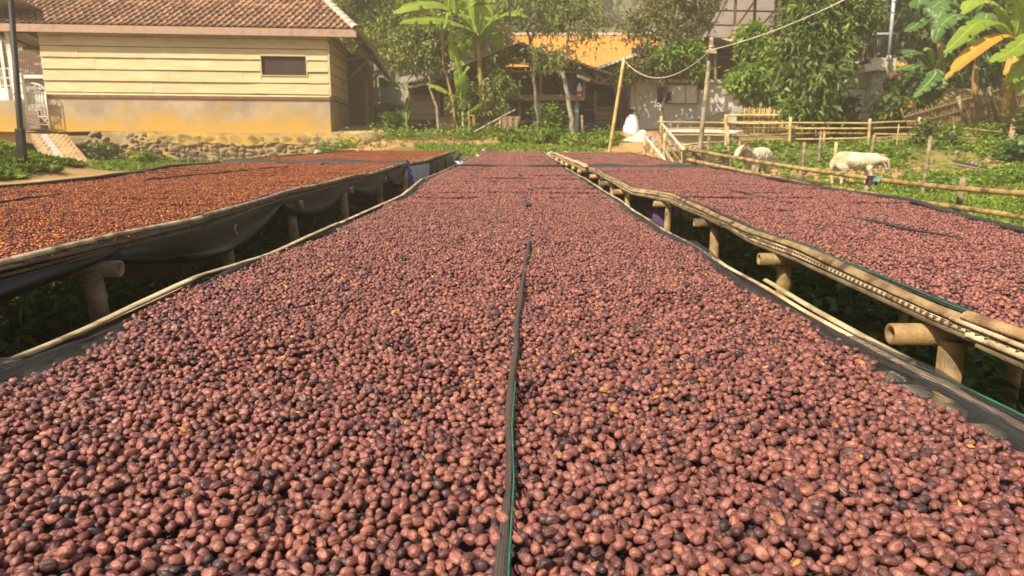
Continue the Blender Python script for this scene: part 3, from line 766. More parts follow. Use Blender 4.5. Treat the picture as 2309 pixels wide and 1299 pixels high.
base_sheet(bed, right_l, right_r, -.3, RY, -.034, M['dark_net'])
for ya, yb, xa_, xb_ in ((2.75, 3.7, 1.80, 1.77), (4.5, 5.6, 1.75, 1.72)):
    MB().tube([(xa_ + (xb_ - xa_) * t, ya + (yb - ya) * t, zb(ya + (yb - ya) * t) + .001 + .003 * math.sin(t * 12)) for t in np.linspace(0, 1, 14)], [.005 * math.sin(max(.06, t) * 3.0) + .003 for t in np.linspace(0, 1, 14)], 6).build('net_seam', M['dark_net'], bed, True)
legs(bed, [0.35, 1.60, 2.80, 4.1, 5.2, 6.3, 7.4, 8.6], right_l, right_r, .027, .072, .04, (E(right_l, .055), E(right_r, -.15)), M['bamboo'], M['bamboo'])
_g = right_l(1.6) + .055
mb = MB(); mb.add([(_g + .012 + .018 * math.cos(a) * (1 if math.cos(a) > 0 else .8), 1.6 - .040, .66 + .016 * math.sin(a)) for a in np.linspace(0, 6.28, 13)[:-1]], [tuple(range(12))]).build('knot_hole', M['dark_net'], bed)
bed2 = thing('drying_bed', 'far half of the right bed by the yard, behind a black cross net', 'drying bed', (1.7, 13, 0), 'raised coffee drying beds')
rails(bed2, right_l, 0.0, RY + .25, 17.1, .06, .012, 0.7, M['split_bamboo'])
rails(bed2, right_l, -.05, RY + .25, 17.1, .05, .012, 1.2, M['split_bamboo_tan'], dx=-.02)
rails(bed2, right_r, -.01, RY + .25, 17.1, .05, .012, -0.7, M['split_bamboo_tan'])
base_sheet(bed2, right_l, right_r, RY + .2, 17.2, -.034, M['dark_net'])
rows = [[Vector((right_l(9.2) + (right_r(9.2) - right_l(9.2)) * t, RY + dy, zb(RY) + h + .012 * math.sin(t * 11))) for dy, h in ((.02, -.05), (.06, .015), (.16, .035), (.24, .012), (.30, -.04))] for t in np.linspace(0, 1, 20)]
MB().grid(rows).build('end_hem', M['dark_net'], bed2, True)
legs(bed2, [9.9, 10.9, 12, 13.1, 14.3, 15.6, 16.6], right_l, right_r, .032, .07, .03, (E(right_l, .06), E(right_r, -.15)), M['bamboo'], M['bamboo_yellow'])
patches('coffee_cherries', 'brown coffee cherries covering the near half of the right bed', right_l, right_r, .3, RY, .045, .03, red_src, M['cherry_far'], 33, group='coffee drying on the beds')
patches('coffee_cherries', 'coffee cherries on the far half of the right bed, past the black cross net', right_l, right_r, RY + .3, 17.0, .04, .04, red_src, M['cherry_far'], 34, group='coffee drying on the beds')

# ================================================================ LEFT BED
LY = 10.2
bed = thing('drying_bed', 'left raised bed, near half, rust orange coffee pulp and black plastic slung below', 'drying bed', (-2.7, 5, 0), 'raised coffee drying beds')
rails(bed, left_r, -.004, -.3, LY, .026, .008, -.7, M['split_bamboo'])
rails(bed, left_r, -.022, -.3, LY, .014, .006, -1.2, M['lath_dark'], dx=.012)
rails(bed, left_r, -.050, -.3, LY, .016, .006, -1.3, M['lath_dark'], dx=.014, wob=.004)
rails(bed, left_l, -.01, -.3, LY, .05, .012, .7, M['bamboo_grey'])
hem(bed, left_r, -.032, -.3, 7.5, .012, .008, .045, M['lath_dark'], 'woven_edge', dx=.014)
MB().tube([(left_r(y) - .020 + .004 * math.sin(y * 7), y, zb(y) - .001 + .003 * math.sin(y * 11)) for y in np.arange(-.3, LY, .08)], .010, 6).build('net_roll', M['dark_net'], bed, True)
MB().tube([(left_l(y) + .02 + .008 * math.sin(y * 6), y, zb(y) + .006 + .008 * math.sin(y * 3.1)) for y in np.arange(-.3, LY, .1)], .018, 6).build('net_roll', M['dark_net'], bed, True)
base_sheet(bed, left_l, left_r, -.3, LY, -.034, M['dark_net'])
def seam_line(pix, r):
    ps = [PZ(px, py, lambda y: zb(y) + .005) for px, py in pix]; out = []
    for a, b in zip(ps[:-1], ps[1:]):
        for t in np.linspace(0, 1, 6)[:-1]: out.append(a.lerp(b, t) + Vector((.01 * rb.uniform(-1, 1), 0, .006 * rb.uniform(-1, 1))))
    MB().tube(out, [r * rb.uniform(.5, 1.2) for _ in out], 6).build('net_seam', M['dark_net'], bed, True)
seam_line([(-40, 462), (60, 446), (150, 435)], .008)
seam_line([(325, 405), (430, 396), (530, 386), (600, 379), (660, 376)], .008)
seam_line([(622, 366), (690, 369)], .009); seam_line([(725, 370), (745, 367)], .009)
# plastic sheet slung in swags under the right edge
def swag(y0, y1, drop, m, name='tarpaulin', bed=bed, inner=.22, seed=0, out=.022, top=-.050):
    r = random.Random(seed); rows = []; n = int((y1 - y0) / .06) + 2
    p1, p2 = r.uniform(0, 6), r.uniform(0, 6)
    for i in range(n):
        t = i / (n - 1); y = y0 + (y1 - y0) * t; e = left_r(y); z = zb(y) + top
        d = drop * (0.14 + 0.86 * math.sin(math.pi * t) ** 0.8); row = []
        for j in range(13):
            s = j / 12
            # from the rail down the outside, round the sag and back up under the bed
            a = s * 1.35 * math.pi
            x = e + out + .03 * math.sin(a) * math.sin(math.pi * t) - inner * max(0, s - .35) / .65
            zz = z - d * math.sin(min(a, math.pi * .62)) ** 0.9 if a < math.pi * .5 else z - d * (1 - 0.85 * ((s - .37) / .63) ** 1.6)
            f = math.sin(math.pi * s) * (.028 * math.sin(9 * s * math.pi + 5 * (t - .5) * (1 - s) + p1) + .010 * math.sin(17 * s + 9 * t + p2))
            row.append(Vector((x + f, y, zz + f * .8)))
        rows.append(row)
    return MB().grid(rows).build(name, m, bed, True)
swag(-.3, 2.75, .06, M['black_plastic'], seed=1)
swag(2.65, 4.95, .165, M['black_plastic'], seed=2)
swag(4.95, 6.75, .185, M['black_plastic'], seed=3)
swag(6.8, 8.5, .18, M['black_plastic'], seed=4)
swag(8.55, 10.0, .20, M['black_plastic'], seed=5)
legs(bed, [1.2, 2.62, 3.95, 5.35, 6.8, 8.4], left_l, left_r, .034, 0.0, .05, (E(left_l, .2), E(left_r, -.04)), M['bamboo_grey'], M['bamboo_grey'], lean=.035, zoff=.085)
bed2 = thing('drying_bed', 'far half of the left bed near the stone wall, bright orange pulp on top', 'drying bed', (-2.2, 13.5, 0), 'raised coffee drying beds')
rails(bed2, left_r, 0.0, LY + .3, 17.6, .06, .014, -.7, M['split_bamboo_tan'])
rails(bed2, left_l, 0.0, LY + .3, 17.0, .05, .014, .7, M['split_bamboo_tan'])
base_sheet(bed2, left_l, left_r, LY + .25, 17.5, -.034, M['dark_net'])
rows = [[Vector((left_l(LY) + (left_r(LY) - left_l(LY)) * t, LY + dy, zb(LY) + h + .015 * math.sin(t * 13))) for dy, h in ((.0, -.06), (.06, .02), (.18, .035), (.28, .015), (.34, -.04))] for t in np.linspace(0, 1, 20)]
MB().grid(rows).build('end_hem', M['dark_net'], bed2, True)
swag(10.2, 11.4, .40, M['pale_plastic'], bed=bed2, seed=6)
swag(11.4, 12.6, .36, M['black_plastic'], bed=bed2, seed=7)
swag(12.6, 14.2, .40, M['black_plastic'], bed=bed2, seed=8)
swag(14.2, 16.0, .40, M['black_plastic'], bed=bed2, seed=9)
swag(16.0, 17.7, .36, M['pale_plastic'], bed=bed2, seed=10)
legs(bed2, [11.6, 13, 14.5, 16], left_l, left_r, .034, 0.0, .02, (E(left_l, .2), E(left_r, -.10)), M['bamboo_grey'], M['bamboo_grey'])
mb = MB(); x = left_r(10.0) + .02; bamboo_shape(mb, (x, 10.05, gz(x, 10) - .2), (x, 10.05, zb(10) - .10), .042, rb, .3, 10); mb.build('post', M['bamboo_yellow'], bed2, True)
patches('coffee_pulp', 'rust orange coffee pulp and seeds spread over the near half of the left bed', left_l, left_r, .4, LY, .03, .04, orange_src, M['pulp_far'], 35, group='coffee drying on the beds')
patches('coffee_pulp', 'bright orange coffee pulp on the far half of the left bed', left_l, left_r, LY + .35, 17.3, .03, .04, orange_src, M['pulp_far'], 36, group='coffee drying on the beds')
# blue sheet hung over the join of the two left beds
x = left_r(10.15)
rows = [[Vector((x + .02 + .05 * math.sin(s * 3) + .02 * math.sin(t * 12), 10.1 + .42 * t + .03 * math.sin(s * 9 + t * 4), zb(10) + .05 - .62 * s * (1 - .25 * t) - .06 * t)) for s in np.linspace(0, 1, 12)] for t in np.linspace(0, 1, 9)]
tag(MB().grid(rows).build('plastic_sheet', M['blue_plastic'], None, True), 'blue plastic sheet hung over the gap between the two left beds', 'sheet')
# ================================================================ BUILDINGS
def PG(px, py):
    """where a sight line meets the ground"""
    d = ray(px, py); y = 4.0
    while y < 60:
        p = EYE + d * (y / d.y)
        if p.z <= gz(p.x, p.y): return p
        y += 0.05
    return EYE + d * (30 / d.y)
M['cream'] = mat('cream_paint', (0.50, 0.38, 0.19), (0.62, 0.49, 0.27), 1.6, 0.65, 0.12, 30, (1, 1, 6), rnd=0.06, third=(0.50, 0.40, 0.25), third_scale=1.2, third_amt=0.12)
M['plaster'] = mat('stained_plaster', (0.25, 0.20, 0.14), (0.40, 0.32, 0.21), 1.3, 0.9, 0.3, 18)
# the splash of ochre mud along the foot of the plaster wall is dirt on the wall itself
_nt = M['plaster'].node_tree; _N = _nt.nodes; _L = _nt.links
_geo = _N.new('ShaderNodeNewGeometry'); _sx = _N.new('ShaderNodeSeparateXYZ'); _L.new(_geo.outputs['Position'], _sx.inputs[0])
_n = _N.new('ShaderNodeTexNoise'); _n.inputs['Scale'].default_value = 1.1; _n.inputs['Detail'].default_value = 6; _L.new(_geo.outputs['Position'], _n.inputs['Vector'])
_a = _N.new('ShaderNodeMath'); _a.operation = 'MULTIPLY_ADD'; _a.inputs[1].default_value = 1.7; _L.new(_n.outputs['Fac'], _a.inputs[0]); _L.new(_sx.outputs['Z'], _a.inputs[2])
_mr = _N.new('ShaderNodeMapRange'); _mr.inputs['From Min'].default_value = 2.60; _mr.inputs['From Max'].default_value = 3.22; _mr.inputs['To Min'].default_value = 1; _mr.inputs['To Max'].default_value = 0
_L.new(_a.outputs[0], _mr.inputs['Value'])
_mx = _N.new('ShaderNodeMix'); _mx.data_type = 'RGBA'; _src = _N['Principled BSDF'].inputs['Base Color'].links[0].from_socket
_L.new(_mr.outputs[0], _mx.inputs['Factor']); _L.new(_src, _mx.inputs['A']); _mx.inputs['B'].default_value = (0.43, 0.265, 0.055, 1)
_L.new(_mx.outputs['Result'], _N['Principled BSDF'].inputs['Base Color'])
M['dark_wood'] = mat('dark_wood', (0.070, 0.045, 0.028), (0.14, 0.09, 0.055), 5, 0.8, 0.3, 40, (1, 1, 6), rnd=.15)
M['brown_wood'] = mat('brown_wood', (0.20, 0.125, 0.07), (0.31, 0.20, 0.115), 5, 0.75, 0.3, 40, (1, 6, 6), rnd=.18)
M['grey_wood'] = mat('grey_wood', (0.22, 0.18, 0.13), (0.36, 0.30, 0.22), 5, 0.8, 0.3, 40, (1, 6, 6), rnd=.15)
M['pink_wood'] = mat('pink_fascia', (0.34, 0.21, 0.14), (0.45, 0.30, 0.21), 4, 0.7, 0.15, 30, third=(0.30, 0.17, 0.11), third_scale=4, third_amt=.35)
M['rust_trim'] = mat('rust_trim', (0.13, 0.055, 0.03), (0.22, 0.10, 0.055), 8, 0.8)
M['tile'] = mat('roof_tile', (0.13, 0.060, 0.030), (0.28, 0.140, 0.070), 3.0, 0.85, 0.3, 40, rnd=.38, hue_rnd=.012, third=(0.42, 0.36, 0.27), third_scale=5, third_amt=.22)
M['tile_mass'] = mat('roof_tile_mass', (0.115, 0.052, 0.027), (0.31, 0.155, 0.077), 3.0, 0.85, 0.3, 40, tint=True, third=(0.42, 0.36, 0.27), third_scale=2, third_amt=.22)
M['mortar'] = mat('mortar', (0.38, 0.31, 0.24), (0.55, 0.47, 0.38), 8, 0.9, 0.4, 30, rnd=.08, third=(0.36, 0.16, 0.08), third_scale=5, third_amt=.35)
M['white_paint'] = mat('white_paint', (0.66, 0.63, 0.58), (0.78, 0.76, 0.71), 3, 0.55, third=(0.50, 0.42, 0.33), third_scale=4, third_amt=.2)
M['white_wall'] = mat('white_wall', (0.60, 0.55, 0.48), (0.72, 0.67, 0.60), 1.5, 0.9, 0.15, 25, third=(0.42, 0.33, 0.22), third_scale=1.4, third_amt=.35)
M['concrete'] = mat('concrete', (0.30, 0.27, 0.23), (0.44, 0.40, 0.34), 3, 0.92, 0.4, 25, rnd=.08, third=(0.22, 0.19, 0.13), third_scale=3, third_amt=.35)
M['lichen'] = mat('lichen_concrete', (0.36, 0.34, 0.24), (0.56, 0.53, 0.40), 7, 0.95, 0.5, 30, third=(0.20, 0.19, 0.12), third_scale=6, third_amt=.4)
M['black_metal'] = mat('black_metal', (0.012, 0.010, 0.009), (0.022, 0.019, 0.017), 5, 0.55, spec=.3)
M['rust_metal'] = mat('rust_metal', (0.07, 0.04, 0.03), (0.12, 0.07, 0.05), 5, 0.7)
M['grey_metal'] = mat('grey_metal', (0.36, 0.37, 0.40), (0.48, 0.49, 0.52), 3, 0.5, spec=.5)
M['tin'] = mat('tin_sheet', (0.20, 0.16, 0.13), (0.34, 0.28, 0.23), 2.5, 0.65, 0.1, 20, third=(0.22, 0.10, 0.05), third_scale=1.5, third_amt=.4)
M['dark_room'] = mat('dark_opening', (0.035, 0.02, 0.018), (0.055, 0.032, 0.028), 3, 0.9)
M['stone'] = mat('field_stone', (0.10, 0.075, 0.05), (0.25, 0.18, 0.10), 5, 0.92, 0.4, 30, rnd=.35, hue_rnd=.02, third=(0.46, 0.30, 0.09), third_scale=4, third_amt=.35)
M['rubble'] = mat('rubble_mortar', (0.26, 0.19, 0.10), (0.42, 0.30, 0.14), 4, 0.95, 0.6, 16, third=(0.52, 0.32, 0.06), third_scale=1.6, third_amt=.5)
M['ochre'] = mat('ochre_plaster', (0.42, 0.27, 0.07), (0.58, 0.38, 0.09), 3, 0.92, 0.4, 18, third=(0.34, 0.27, 0.18), third_scale=2.2, third_amt=.4)
M['brick'] = mat('ramp_brick', (0.36, 0.21, 0.10), (0.52, 0.33, 0.16), 10, 0.9, 0.3, 40, rnd=.15)
M['orange_tile'] = mat('orange_tile', (0.46, 0.19, 0.035), (0.60, 0.27, 0.05), 4, 0.8, tint=False, rnd=.08)
M['green_tarp'] = mat('green_tarp', (0.03, 0.42, 0.07), (0.06, 0.58, 0.12), 3, 0.4, .2, 8)
M['blue_drum'] = mat('blue_drum', (0.035, 0.04, 0.17), (0.06, 0.06, 0.24), 3, 0.4, spec=.5)
M['blue_pipe'] = mat('blue_pipe', (0.34, 0.40, 0.48), (0.44, 0.50, 0.58), 3, 0.5)

def place_parts(name, meshes, items, parent):
    """items: (matrix_world, mesh index); children share mesh data"""
    inv = Matrix.Translation(-worg(parent))
    for mw, k in items:
        o = put(name, meshes[k], parent); o.matrix_local = inv @ mw
def frame(o, x, y, z):
    m = Matrix((x, y, z)).transposed().to_4x4(); m.translation = o; return m

# ---------------------------------------------------------------- the plank house on the terrace
Rt, Rb = P(737, 69, 22.0), P(746, 299, 22.0); Lt, Lb = P(85, 58, 21.35), P(111, 282, 21.35)
HR = Vector(((Rt.x + Rb.x) / 2, 22.0, 0)); HL = Vector(((Lt.x + Lb.x) / 2, 21.35, 0))
HU = (HL - HR).normalized(); HN = Vector((HU.y, -HU.x, 0));
if HN.y < 0: HN = -HN
HW = (HL - HR).length
Z0, ZS, ZT = 1.60, P(745, 221, 22).z, 4.66
print('house', HR, HL, HW, Rb.z, Lb.z, ZS, P(100, 203, 21.35).z, Rt.z, Lt.z)
house = thing('plank_house', 'cream plank house with stained plaster base and brown tile roof on the stone terrace', 'house', (HR.x, HR.y, Z0))
def H(a, b, z): return HR + HU * a + HN * b + Vector((0, 0, z))     # a: leftwards along the front, b: back
UP = Vector((0, 0, 1))
HM = frame(Vector(), HU, HN, UP).to_3x3()
mb = MB(); mb.box(H(HW / 2, .10, (Z0 - .1 + ZS) / 2), (HW, .20, ZS - Z0 + .1), HM); mb.box(H(.10, 4.6, (Z0 - .1 + ZS) / 2), (.20, 8.79, ZS - Z0 + .1), HM); mb.build('plaster_wall', M['plaster'], house)
mb = MB(); mb.box(H(HW / 2, .16, (ZS + ZT) / 2), (HW - .02, .12, ZT - ZS), HM); mb.box(H(.16, 4.6, (ZS + ZT) / 2), (.12, 8.7, ZT - ZS), HM); mb.box(H(HW - .10, 4.6, (Z0 + ZT) / 2), (.18, 8.7, ZT - Z0), HM); mb.box(H(HW / 2, 9.0, (Z0 + ZT) / 2), (HW, .18, ZT - Z0), HM); mb.build('wall_core', M['dark_wood'], house)
mb = MB(); mb.box(H(HW / 2, -.012, ZS - .02), (HW + .06, .06, .085), HM); mb.build('skirting_board', M['rust_trim'], house)
mb = MB(); mb.box(H(-.012, 1.98, ZS - .02), (.06, 3.9, .075), HM); mb.build('skirting_board', M['rust_trim'], house)
# planks, lapped like clinker, with staggered joints
wl, wr_ = P(590, 150, 21.9), P(691, 150, 21.9)
wa, wb = (wr_ - HR).dot(HU), (wl - HR).dot(HU); wz0, wz1 = P(640, 171, 21.9).z, P(640, 126, 21.9).z
rows_z = [ZS + .02, ZS + .10, ZS + .43, ZS + .76, ZS + 1.10, ZS + 1.42, ZS + 1.70, ZS + 1.88, ZS + 2.04]
rp = random.Random(12)
def plank(a0, a1, z0, z1, side=False, b0=0, b1=0):
    j = rp.uniform(-.006, .006)
    th = .026
    if not side: A, B, nrm = H(a0 + .003, 0, 0), H(a1 - .003, 0, 0), -HN
    else: A, B, nrm = H(0, b0 + .003, 0), H(0, b1 - .003, 0), -HU
    sag0, sag1 = rp.uniform(-.008, .008), rp.uniform(-.008, .008)
    o0, o1 = .046 + j, .008 + j
    z1 -= .030
    vs = []
    for Q, s in ((A, sag0), (B, sag1)):
        vs += [Q + nrm * o0 + UP * (z0 + s), Q + nrm * o1 + UP * (z1 + s + .015), Q + nrm * (o1 - th) + UP * (z1 + s + .015), Q + nrm * (o0 - th) + UP * (z0 + s)]
    MB().add(vs, [(0, 1, 5, 4), (1, 2, 6, 5), (2, 3, 7, 6), (3, 0, 4, 7), (3, 2, 1, 0), (4, 5, 6, 7)]).build('plank', M['cream'], house)
for i in range(len(rows_z) - 1):
    z0, z1 = rows_z[i], rows_z[i + 1]
    cuts = [0.0] + sorted(c for c in (HW * (.22 + .11 * ((i * 37) % 5) / 5), HW * (.55 + .13 * ((i * 53) % 7) / 7), HW * (.82 + .05 * (i % 3)))) + [HW]
    for c0, c1 in zip(cuts[:-1], cuts[1:]):
        if z1 > wz0 + .02 and z0 < wz1 - .02:
            spans = [(c0, min(c1, wa)), (max(c0, wb), c1)]
        else: spans = [(c0, c1)]
        for s0, s1 in spans:
            if s1 - s0 > .08: plank(s0, s1, z0, z1)
    plank(0, 0, z0, z1, True, -.02, 3.75)
if True:
    zb0 = max(z for z in rows_z if z <= wz0 + .02); zt0 = min(z for z in rows_z if z >= wz1 - .02)
    if wz0 - zb0 > .03: plank(wa, wb, zb0, wz0)
    if zt0 - wz1 > .03: plank(wa, wb, wz1, zt0)
win = MB().box(H((wa + wb) / 2, .05, (wz0 + wz1) / 2), (wb - wa - .02, .02, wz1 - wz0 - .02), HM).build('window', M['dark_room'], house)
mb = MB()
for z in (wz0, wz1): mb.box(H((wa + wb) / 2, -.012, z), (wb - wa + .06, .05, .03), HM)
for a in (wa, wb): mb.box(H(a, -.012, (wz0 + wz1) / 2), (.03, .05, wz1 - wz0 - .032), HM)
mb.build('window_frame', M['cream'], win)
mb = MB(); mb.box(H(-.035, -.035, (ZS + ZT) / 2 - .2), (.05, .05, ZT - ZS - .5), HM); mb.build('corner_board', M['cream'], house)
# roof: front slope of single tiles
ec = P(803, 75, 21.7); ez = ec.z + .10; er = (ec - HR).dot(HU)           # eave end, right (negative a)
OV, PITCHR = -.32, RAD(31)
el = HW + 3.2; cp, sp_ = math.cos(PITCHR), math.sin(PITCHR)
SU = (HN * cp + UP * sp_); SNn = (UP * cp - HN * sp_)
def roofpt(a, s, lift=0.0): return H(a, OV, ez) + SU * s + SNn * lift
HIP = 0.62; SMAX = 5.2
def tile_mesh(seed, m):
    r = random.Random(seed); w, l = .235, .315; prof = [(-.5, .010), (-.30, -.012), (-.05, -.004), (.20, .030), (.40, .034), (.5, .014)]
    prof = [(a, b + r.uniform(-.003, .003)) for a, b in prof]; V = []; Fc = []
    for y, dz in ((0, .022), (l, 0.0)):
        for a, b in prof: V.append((a * w, y, b + dz))
    for a, b in prof: V.append((a * w, .004, b + .022 - .024))
    k = len(prof)
    Fc = [(j, j + 1, k + j + 1, k + j) for j in range(k - 1)] + [(j + 1, j, 2 * k + j, 2 * k + j + 1) for j in range(k - 1)]
    me = bpy.data.meshes.new('tile'); me.from_pydata(V, [], Fc); me.materials.append(m); me.update(); return me, V, Fc
TILES = [tile_mesh(k, M['tile']) for k in range(5)]
rt = random.Random(3); items = []; massV = []; massF = []; massT = []; TW, TL = .205, .26
nrow = int(SMAX / TL); parts_left = 300
tiles = []
for r in range(nrow):
    a = er + .10 + r * TL * cp * HIP
    while a < el:
        tiles.append((r, a)); a += TW
vis = sorted(tiles, key=lambda t: (t[0] + (8 if t[1] > HW + 1.4 else 0)))
for q, (r, a) in enumerate(vis):
    mw = frame(roofpt(a + rt.uniform(-.012, .012), r * TL + rt.uniform(-.018, .018), .03 + rt.uniform(0, .008)), -HU, SU, SNn) @ Matrix.Rotation(rt.uniform(-.05, .05), 4, 'Z') @ Matrix.Rotation(rt.uniform(-.02, .03), 4, 'Y')
    k = rt.randrange(5)
    if q < 300: items.append((mw, k))
    else:
        b = len(massV); massV += [mw @ Vector(v) - worg(house) for v in TILES[k][1]]; massF += [tuple(i + b for i in f) for f in TILES[k][2]]; massT += [rt.random()] * len(TILES[k][1])
place_parts('roof_tile', [t[0] for t in TILES], items, house)
tag(put('roof_tiles', np_mesh('roof_tiles', [tuple(v) for v in massV], massF, M['tile_mass'], tint=massT), house), kind='stuff')
mb = MB()
mb.slab([roofpt(er, 0), roofpt(el, 0), roofpt(el, SMAX), roofpt(er + SMAX * cp * HIP, SMAX)], .05, SNn)
mb.build('roof_boarding', M['grey_wood'], house)
mb = MB(); mb.box(H((er + el) / 2, OV - .02, ez - .10), (el - er, .035, .21), HM); mb.build('fascia_board', M['pink_wood'], house)
mb = MB(); mb.box(H((er + el) / 2, OV / 2 + .02, ez - .12), (el - er - .1, -OV - .06, .02), HM); mb.build('soffit', M['brown_wood'], house)
# hip with mortared caps, and the side slope over the lean-to
hp = [roofpt(er + s * cp * HIP, s, .05) for s in np.arange(0, SMAX, .30)]
for p, q in zip(hp[:-1], hp[1:]):
    d = (q - p).normalized(); sd = d.cross(UP).normalized(); u2 = sd.cross(d); mb = MB(); rr = []
    for c, e in ((p - d * .02 + u2 * .015, 1.06), (q + d * .05, .95)):
        rr.append([c + (sd * math.cos(t) * .12 + u2 * math.sin(t) * .085) * e for t in np.linspace(0, math.pi, 7)])
    mb.grid(rr); mb.grid([[x - u2 * .02 for x in r] for r in rr][::-1]); mb.build('ridge_tile', M['mortar'], house, True)
side = []; drop = [0, .10, .32, .62, .95, 1.25]
for i, b in enumerate((OV, .9, 2.6, 4.6, 6.6)):
    t = i / 5
    e0 = H(er + .02 - .10 * i, b, ez - drop[i]); top = roofpt(er + SMAX * cp * HIP, SMAX) + HN * (b - OV) * .25
    side.append([e0.lerp(top, k) for k in np.linspace(0, 1, 6)])
up = [[p + Vector((.02, 0, .07)) for p in r] for r in side]
mb = MB(); mb.grid(side); mb.grid(up[::-1]); mb.grid([[side[i][0], up[i][0]] for i in range(5)]); mb.grid([[up[0][j], side[0][j]] for j in range(6)]); mb.build('side_roof', M['tile_mass'], house)
mb = MB(); mb.tube([r[0] + Vector((.03, 0, .02)) for r in side], .065, 6); mb.build('gutter', M['grey_wood'], house)
for i in (1, 2, 3):
    p = side[i][0]; mb = MB(); mb.bar(H(.0, (p - HR).dot(HN), p.z - .22), p + Vector((-.05, 0, -.06)), .07, .09); mb.build('rafter', M['brown_wood'], house)
    if i in (2, 3):
        mb = MB(); mb.bar(H(-.03, (p - HR).dot(HN), p.z - 1.0), p + Vector((-.15, 0, -.14)), .06, .07); mb.build('brace', M['brown_wood'], house)
# lean-to at the back of the side wall
mb = MB(); mb.box(H(-.22, 6.0, 3.05), (.42, 4.2, 2.7), HM); mb.build('lean_to_wall', M['dark_wood'], house)
mb = MB(); mb.box(H(-.45, 5.5, 2.75), (.035, 1.0, 1.9), HM); mb.build('door', M['brown_wood'], house)
mb = MB(); mb.box(H(-.50, 8.3, 3.2), (.10, .10, 2.9), HM); mb.build('post', M['grey_wood'], house)
for b in (4.2, 4.6, 7.0, 7.6):
    mb = MB(); mb.box(H(-.445, b, 2.9), (.03, .20, 2.3), HM); mb.build('board', M['brown_wood'] if b > 6 else M['dark_wood'], house)
# open porch roof at the left: rafters, purlins and posts
mb = MB(); mb.slab([H(HW + .05, -.6, 5.25), H(HW + 3.4, -.6, 5.25), H(HW + 3.4, 9, 4.25), H(HW + .05, 9, 4.25)], .03); mb.build('porch_ceiling', M['grey_wood'], house)
for b, z in ((.8, 5.08), (2.8, 4.88), (5.0, 4.65), (7.2, 4.42)):
    mb = MB(); mb.bar(H(HW + .02, b, z - .05), H(HW + 3.3, b, z - .05), .09, .13); mb.build('rafter', M['rust_metal'], house)
for a in (HW + .7, HW + 1.7, HW + 2.7):
    mb = MB(); mb.bar(H(a, -.4, 5.06), H(a, 8.6, 4.16), .06, .08); mb.build('purlin', M['rust_metal'], house)
for px, Y in ((46, 21.2), (14, 22.5), (28, 25.5)):
    p = P(px, 285, Y); mb = MB(); mb.box((p.x, Y, (Z0 + 4.7) / 2), (.12, .12, 4.7 - Z0 + .1)); mb.build('porch_post', M['white_wall'], house)
mb = MB(); p = P(50, 200, 21.0); mb.box((p.x, 20.98, (Z0 + P(50, 165, 21).z) / 2), (.14, .10, P(50, 165, 21).z - Z0)); mb.build('gate_post', M['white_paint'], house)

# white gate
gl, gr, gb, gt = P(60, 280, 21.1), P(111, 280, 21.1), P(85, 281, 21.1).z, P(85, 186, 21.1).z
gate = thing('garden_gate', 'white wrought metal gate with arched top and rings, beside the plank house', 'gate', (gl.x, 21.1, gb))
gw, gh = gr.x - gl.x, gt - gb
G = lambda u, v: Vector((gl.x + gw * u, 21.1, gb + gh * v))
t_ = .016
mb = MB(); mb.tube([G(0, 0), G(0, .80)], t_, 6); mb.tube([G(1, 0), G(1, .80)], t_, 6)
for v in (0.0, .19, .76): mb.tube([G(0, v), G(1, v)], t_, 6)
mb.tube([G(.5 - .5 * math.cos(a), .80 + .18 * math.sin(a)) for a in np.linspace(0, math.pi, 13)], t_, 6); mb.build('frame', M['white_paint'], gate, True)
for c in (.30, .66):
    mb = MB(); mb.tube([G(c + .15 * math.cos(a), .865 + .085 * math.sin(a)) for a in np.linspace(0, 6.2832, 15)], .010, 5); mb.build('ring', M['white_paint'], gate, True)
for i in range(1, 7):
    mb = MB(); mb.tube([G(i / 7, .19), G(i / 7, .76)], .009, 5); mb.build('bar', M['white_paint'], gate)
for i in range(3):
    for a, b in ((0, 1), (1, 0)):
        mb = MB(); mb.tube([G((i + a) / 3, .01), G((i + b) / 3, .18)], .009, 5); mb.build('cross_bar', M['white_paint'], gate)
mb = MB(); mb.box(G(.5, .62) + Vector((0, .03, 0)), (gw * .94, .012, gh * .26)); mb.build('panel', M['white_wall'], gate)
for a, b in (((.12, .55), (.5, .30)), ((.5, .30), (.88, .55))):
    mb = MB(); mb.tube([G(*a) - Vector((0, .02, 0)), G(*b) - Vector((0, .02, 0))], .010, 5); mb.build('cross_bar', M['white_paint'], gate)
# low porch wall with railing
wl_ = thing('porch_wall', 'low ochre stained wall under white railing at the left of the gate', 'wall', (P(-20, 280, 20.6).x, 20.6, 1.5))
a, b = P(-60, 226, 20.7), P(40, 226, 20.7)
mb = MB(); mb.box(((a.x + b.x) / 2, 20.7, (1.2 + a.z) / 2), (b.x - a.x, .16, a.z - 1.2)); mb.build('wall_face', M['plaster'], wl_)
mb = MB(); mb.box(((a.x + b.x) / 2 + .1, 20.7, a.z + .165), (b.x - a.x - .6, .15, .33)); mb.build('white_panel', M['white_paint'], wl_)
for z in (.40, .62, .88):
    mb = MB(); mb.tube([(a.x, 20.66, a.z + z), (b.x, 20.66, a.z + z)], .014, 5); mb.build('rail', M['white_paint'], wl_)
for i in range(12):
    x = a.x + (b.x - a.x) * i / 11; mb = MB(); mb.tube([(x, 20.66, a.z + .33), (x, 20.66, a.z + .88)], .010, 5); mb.build('baluster', M['white_paint'], wl_)
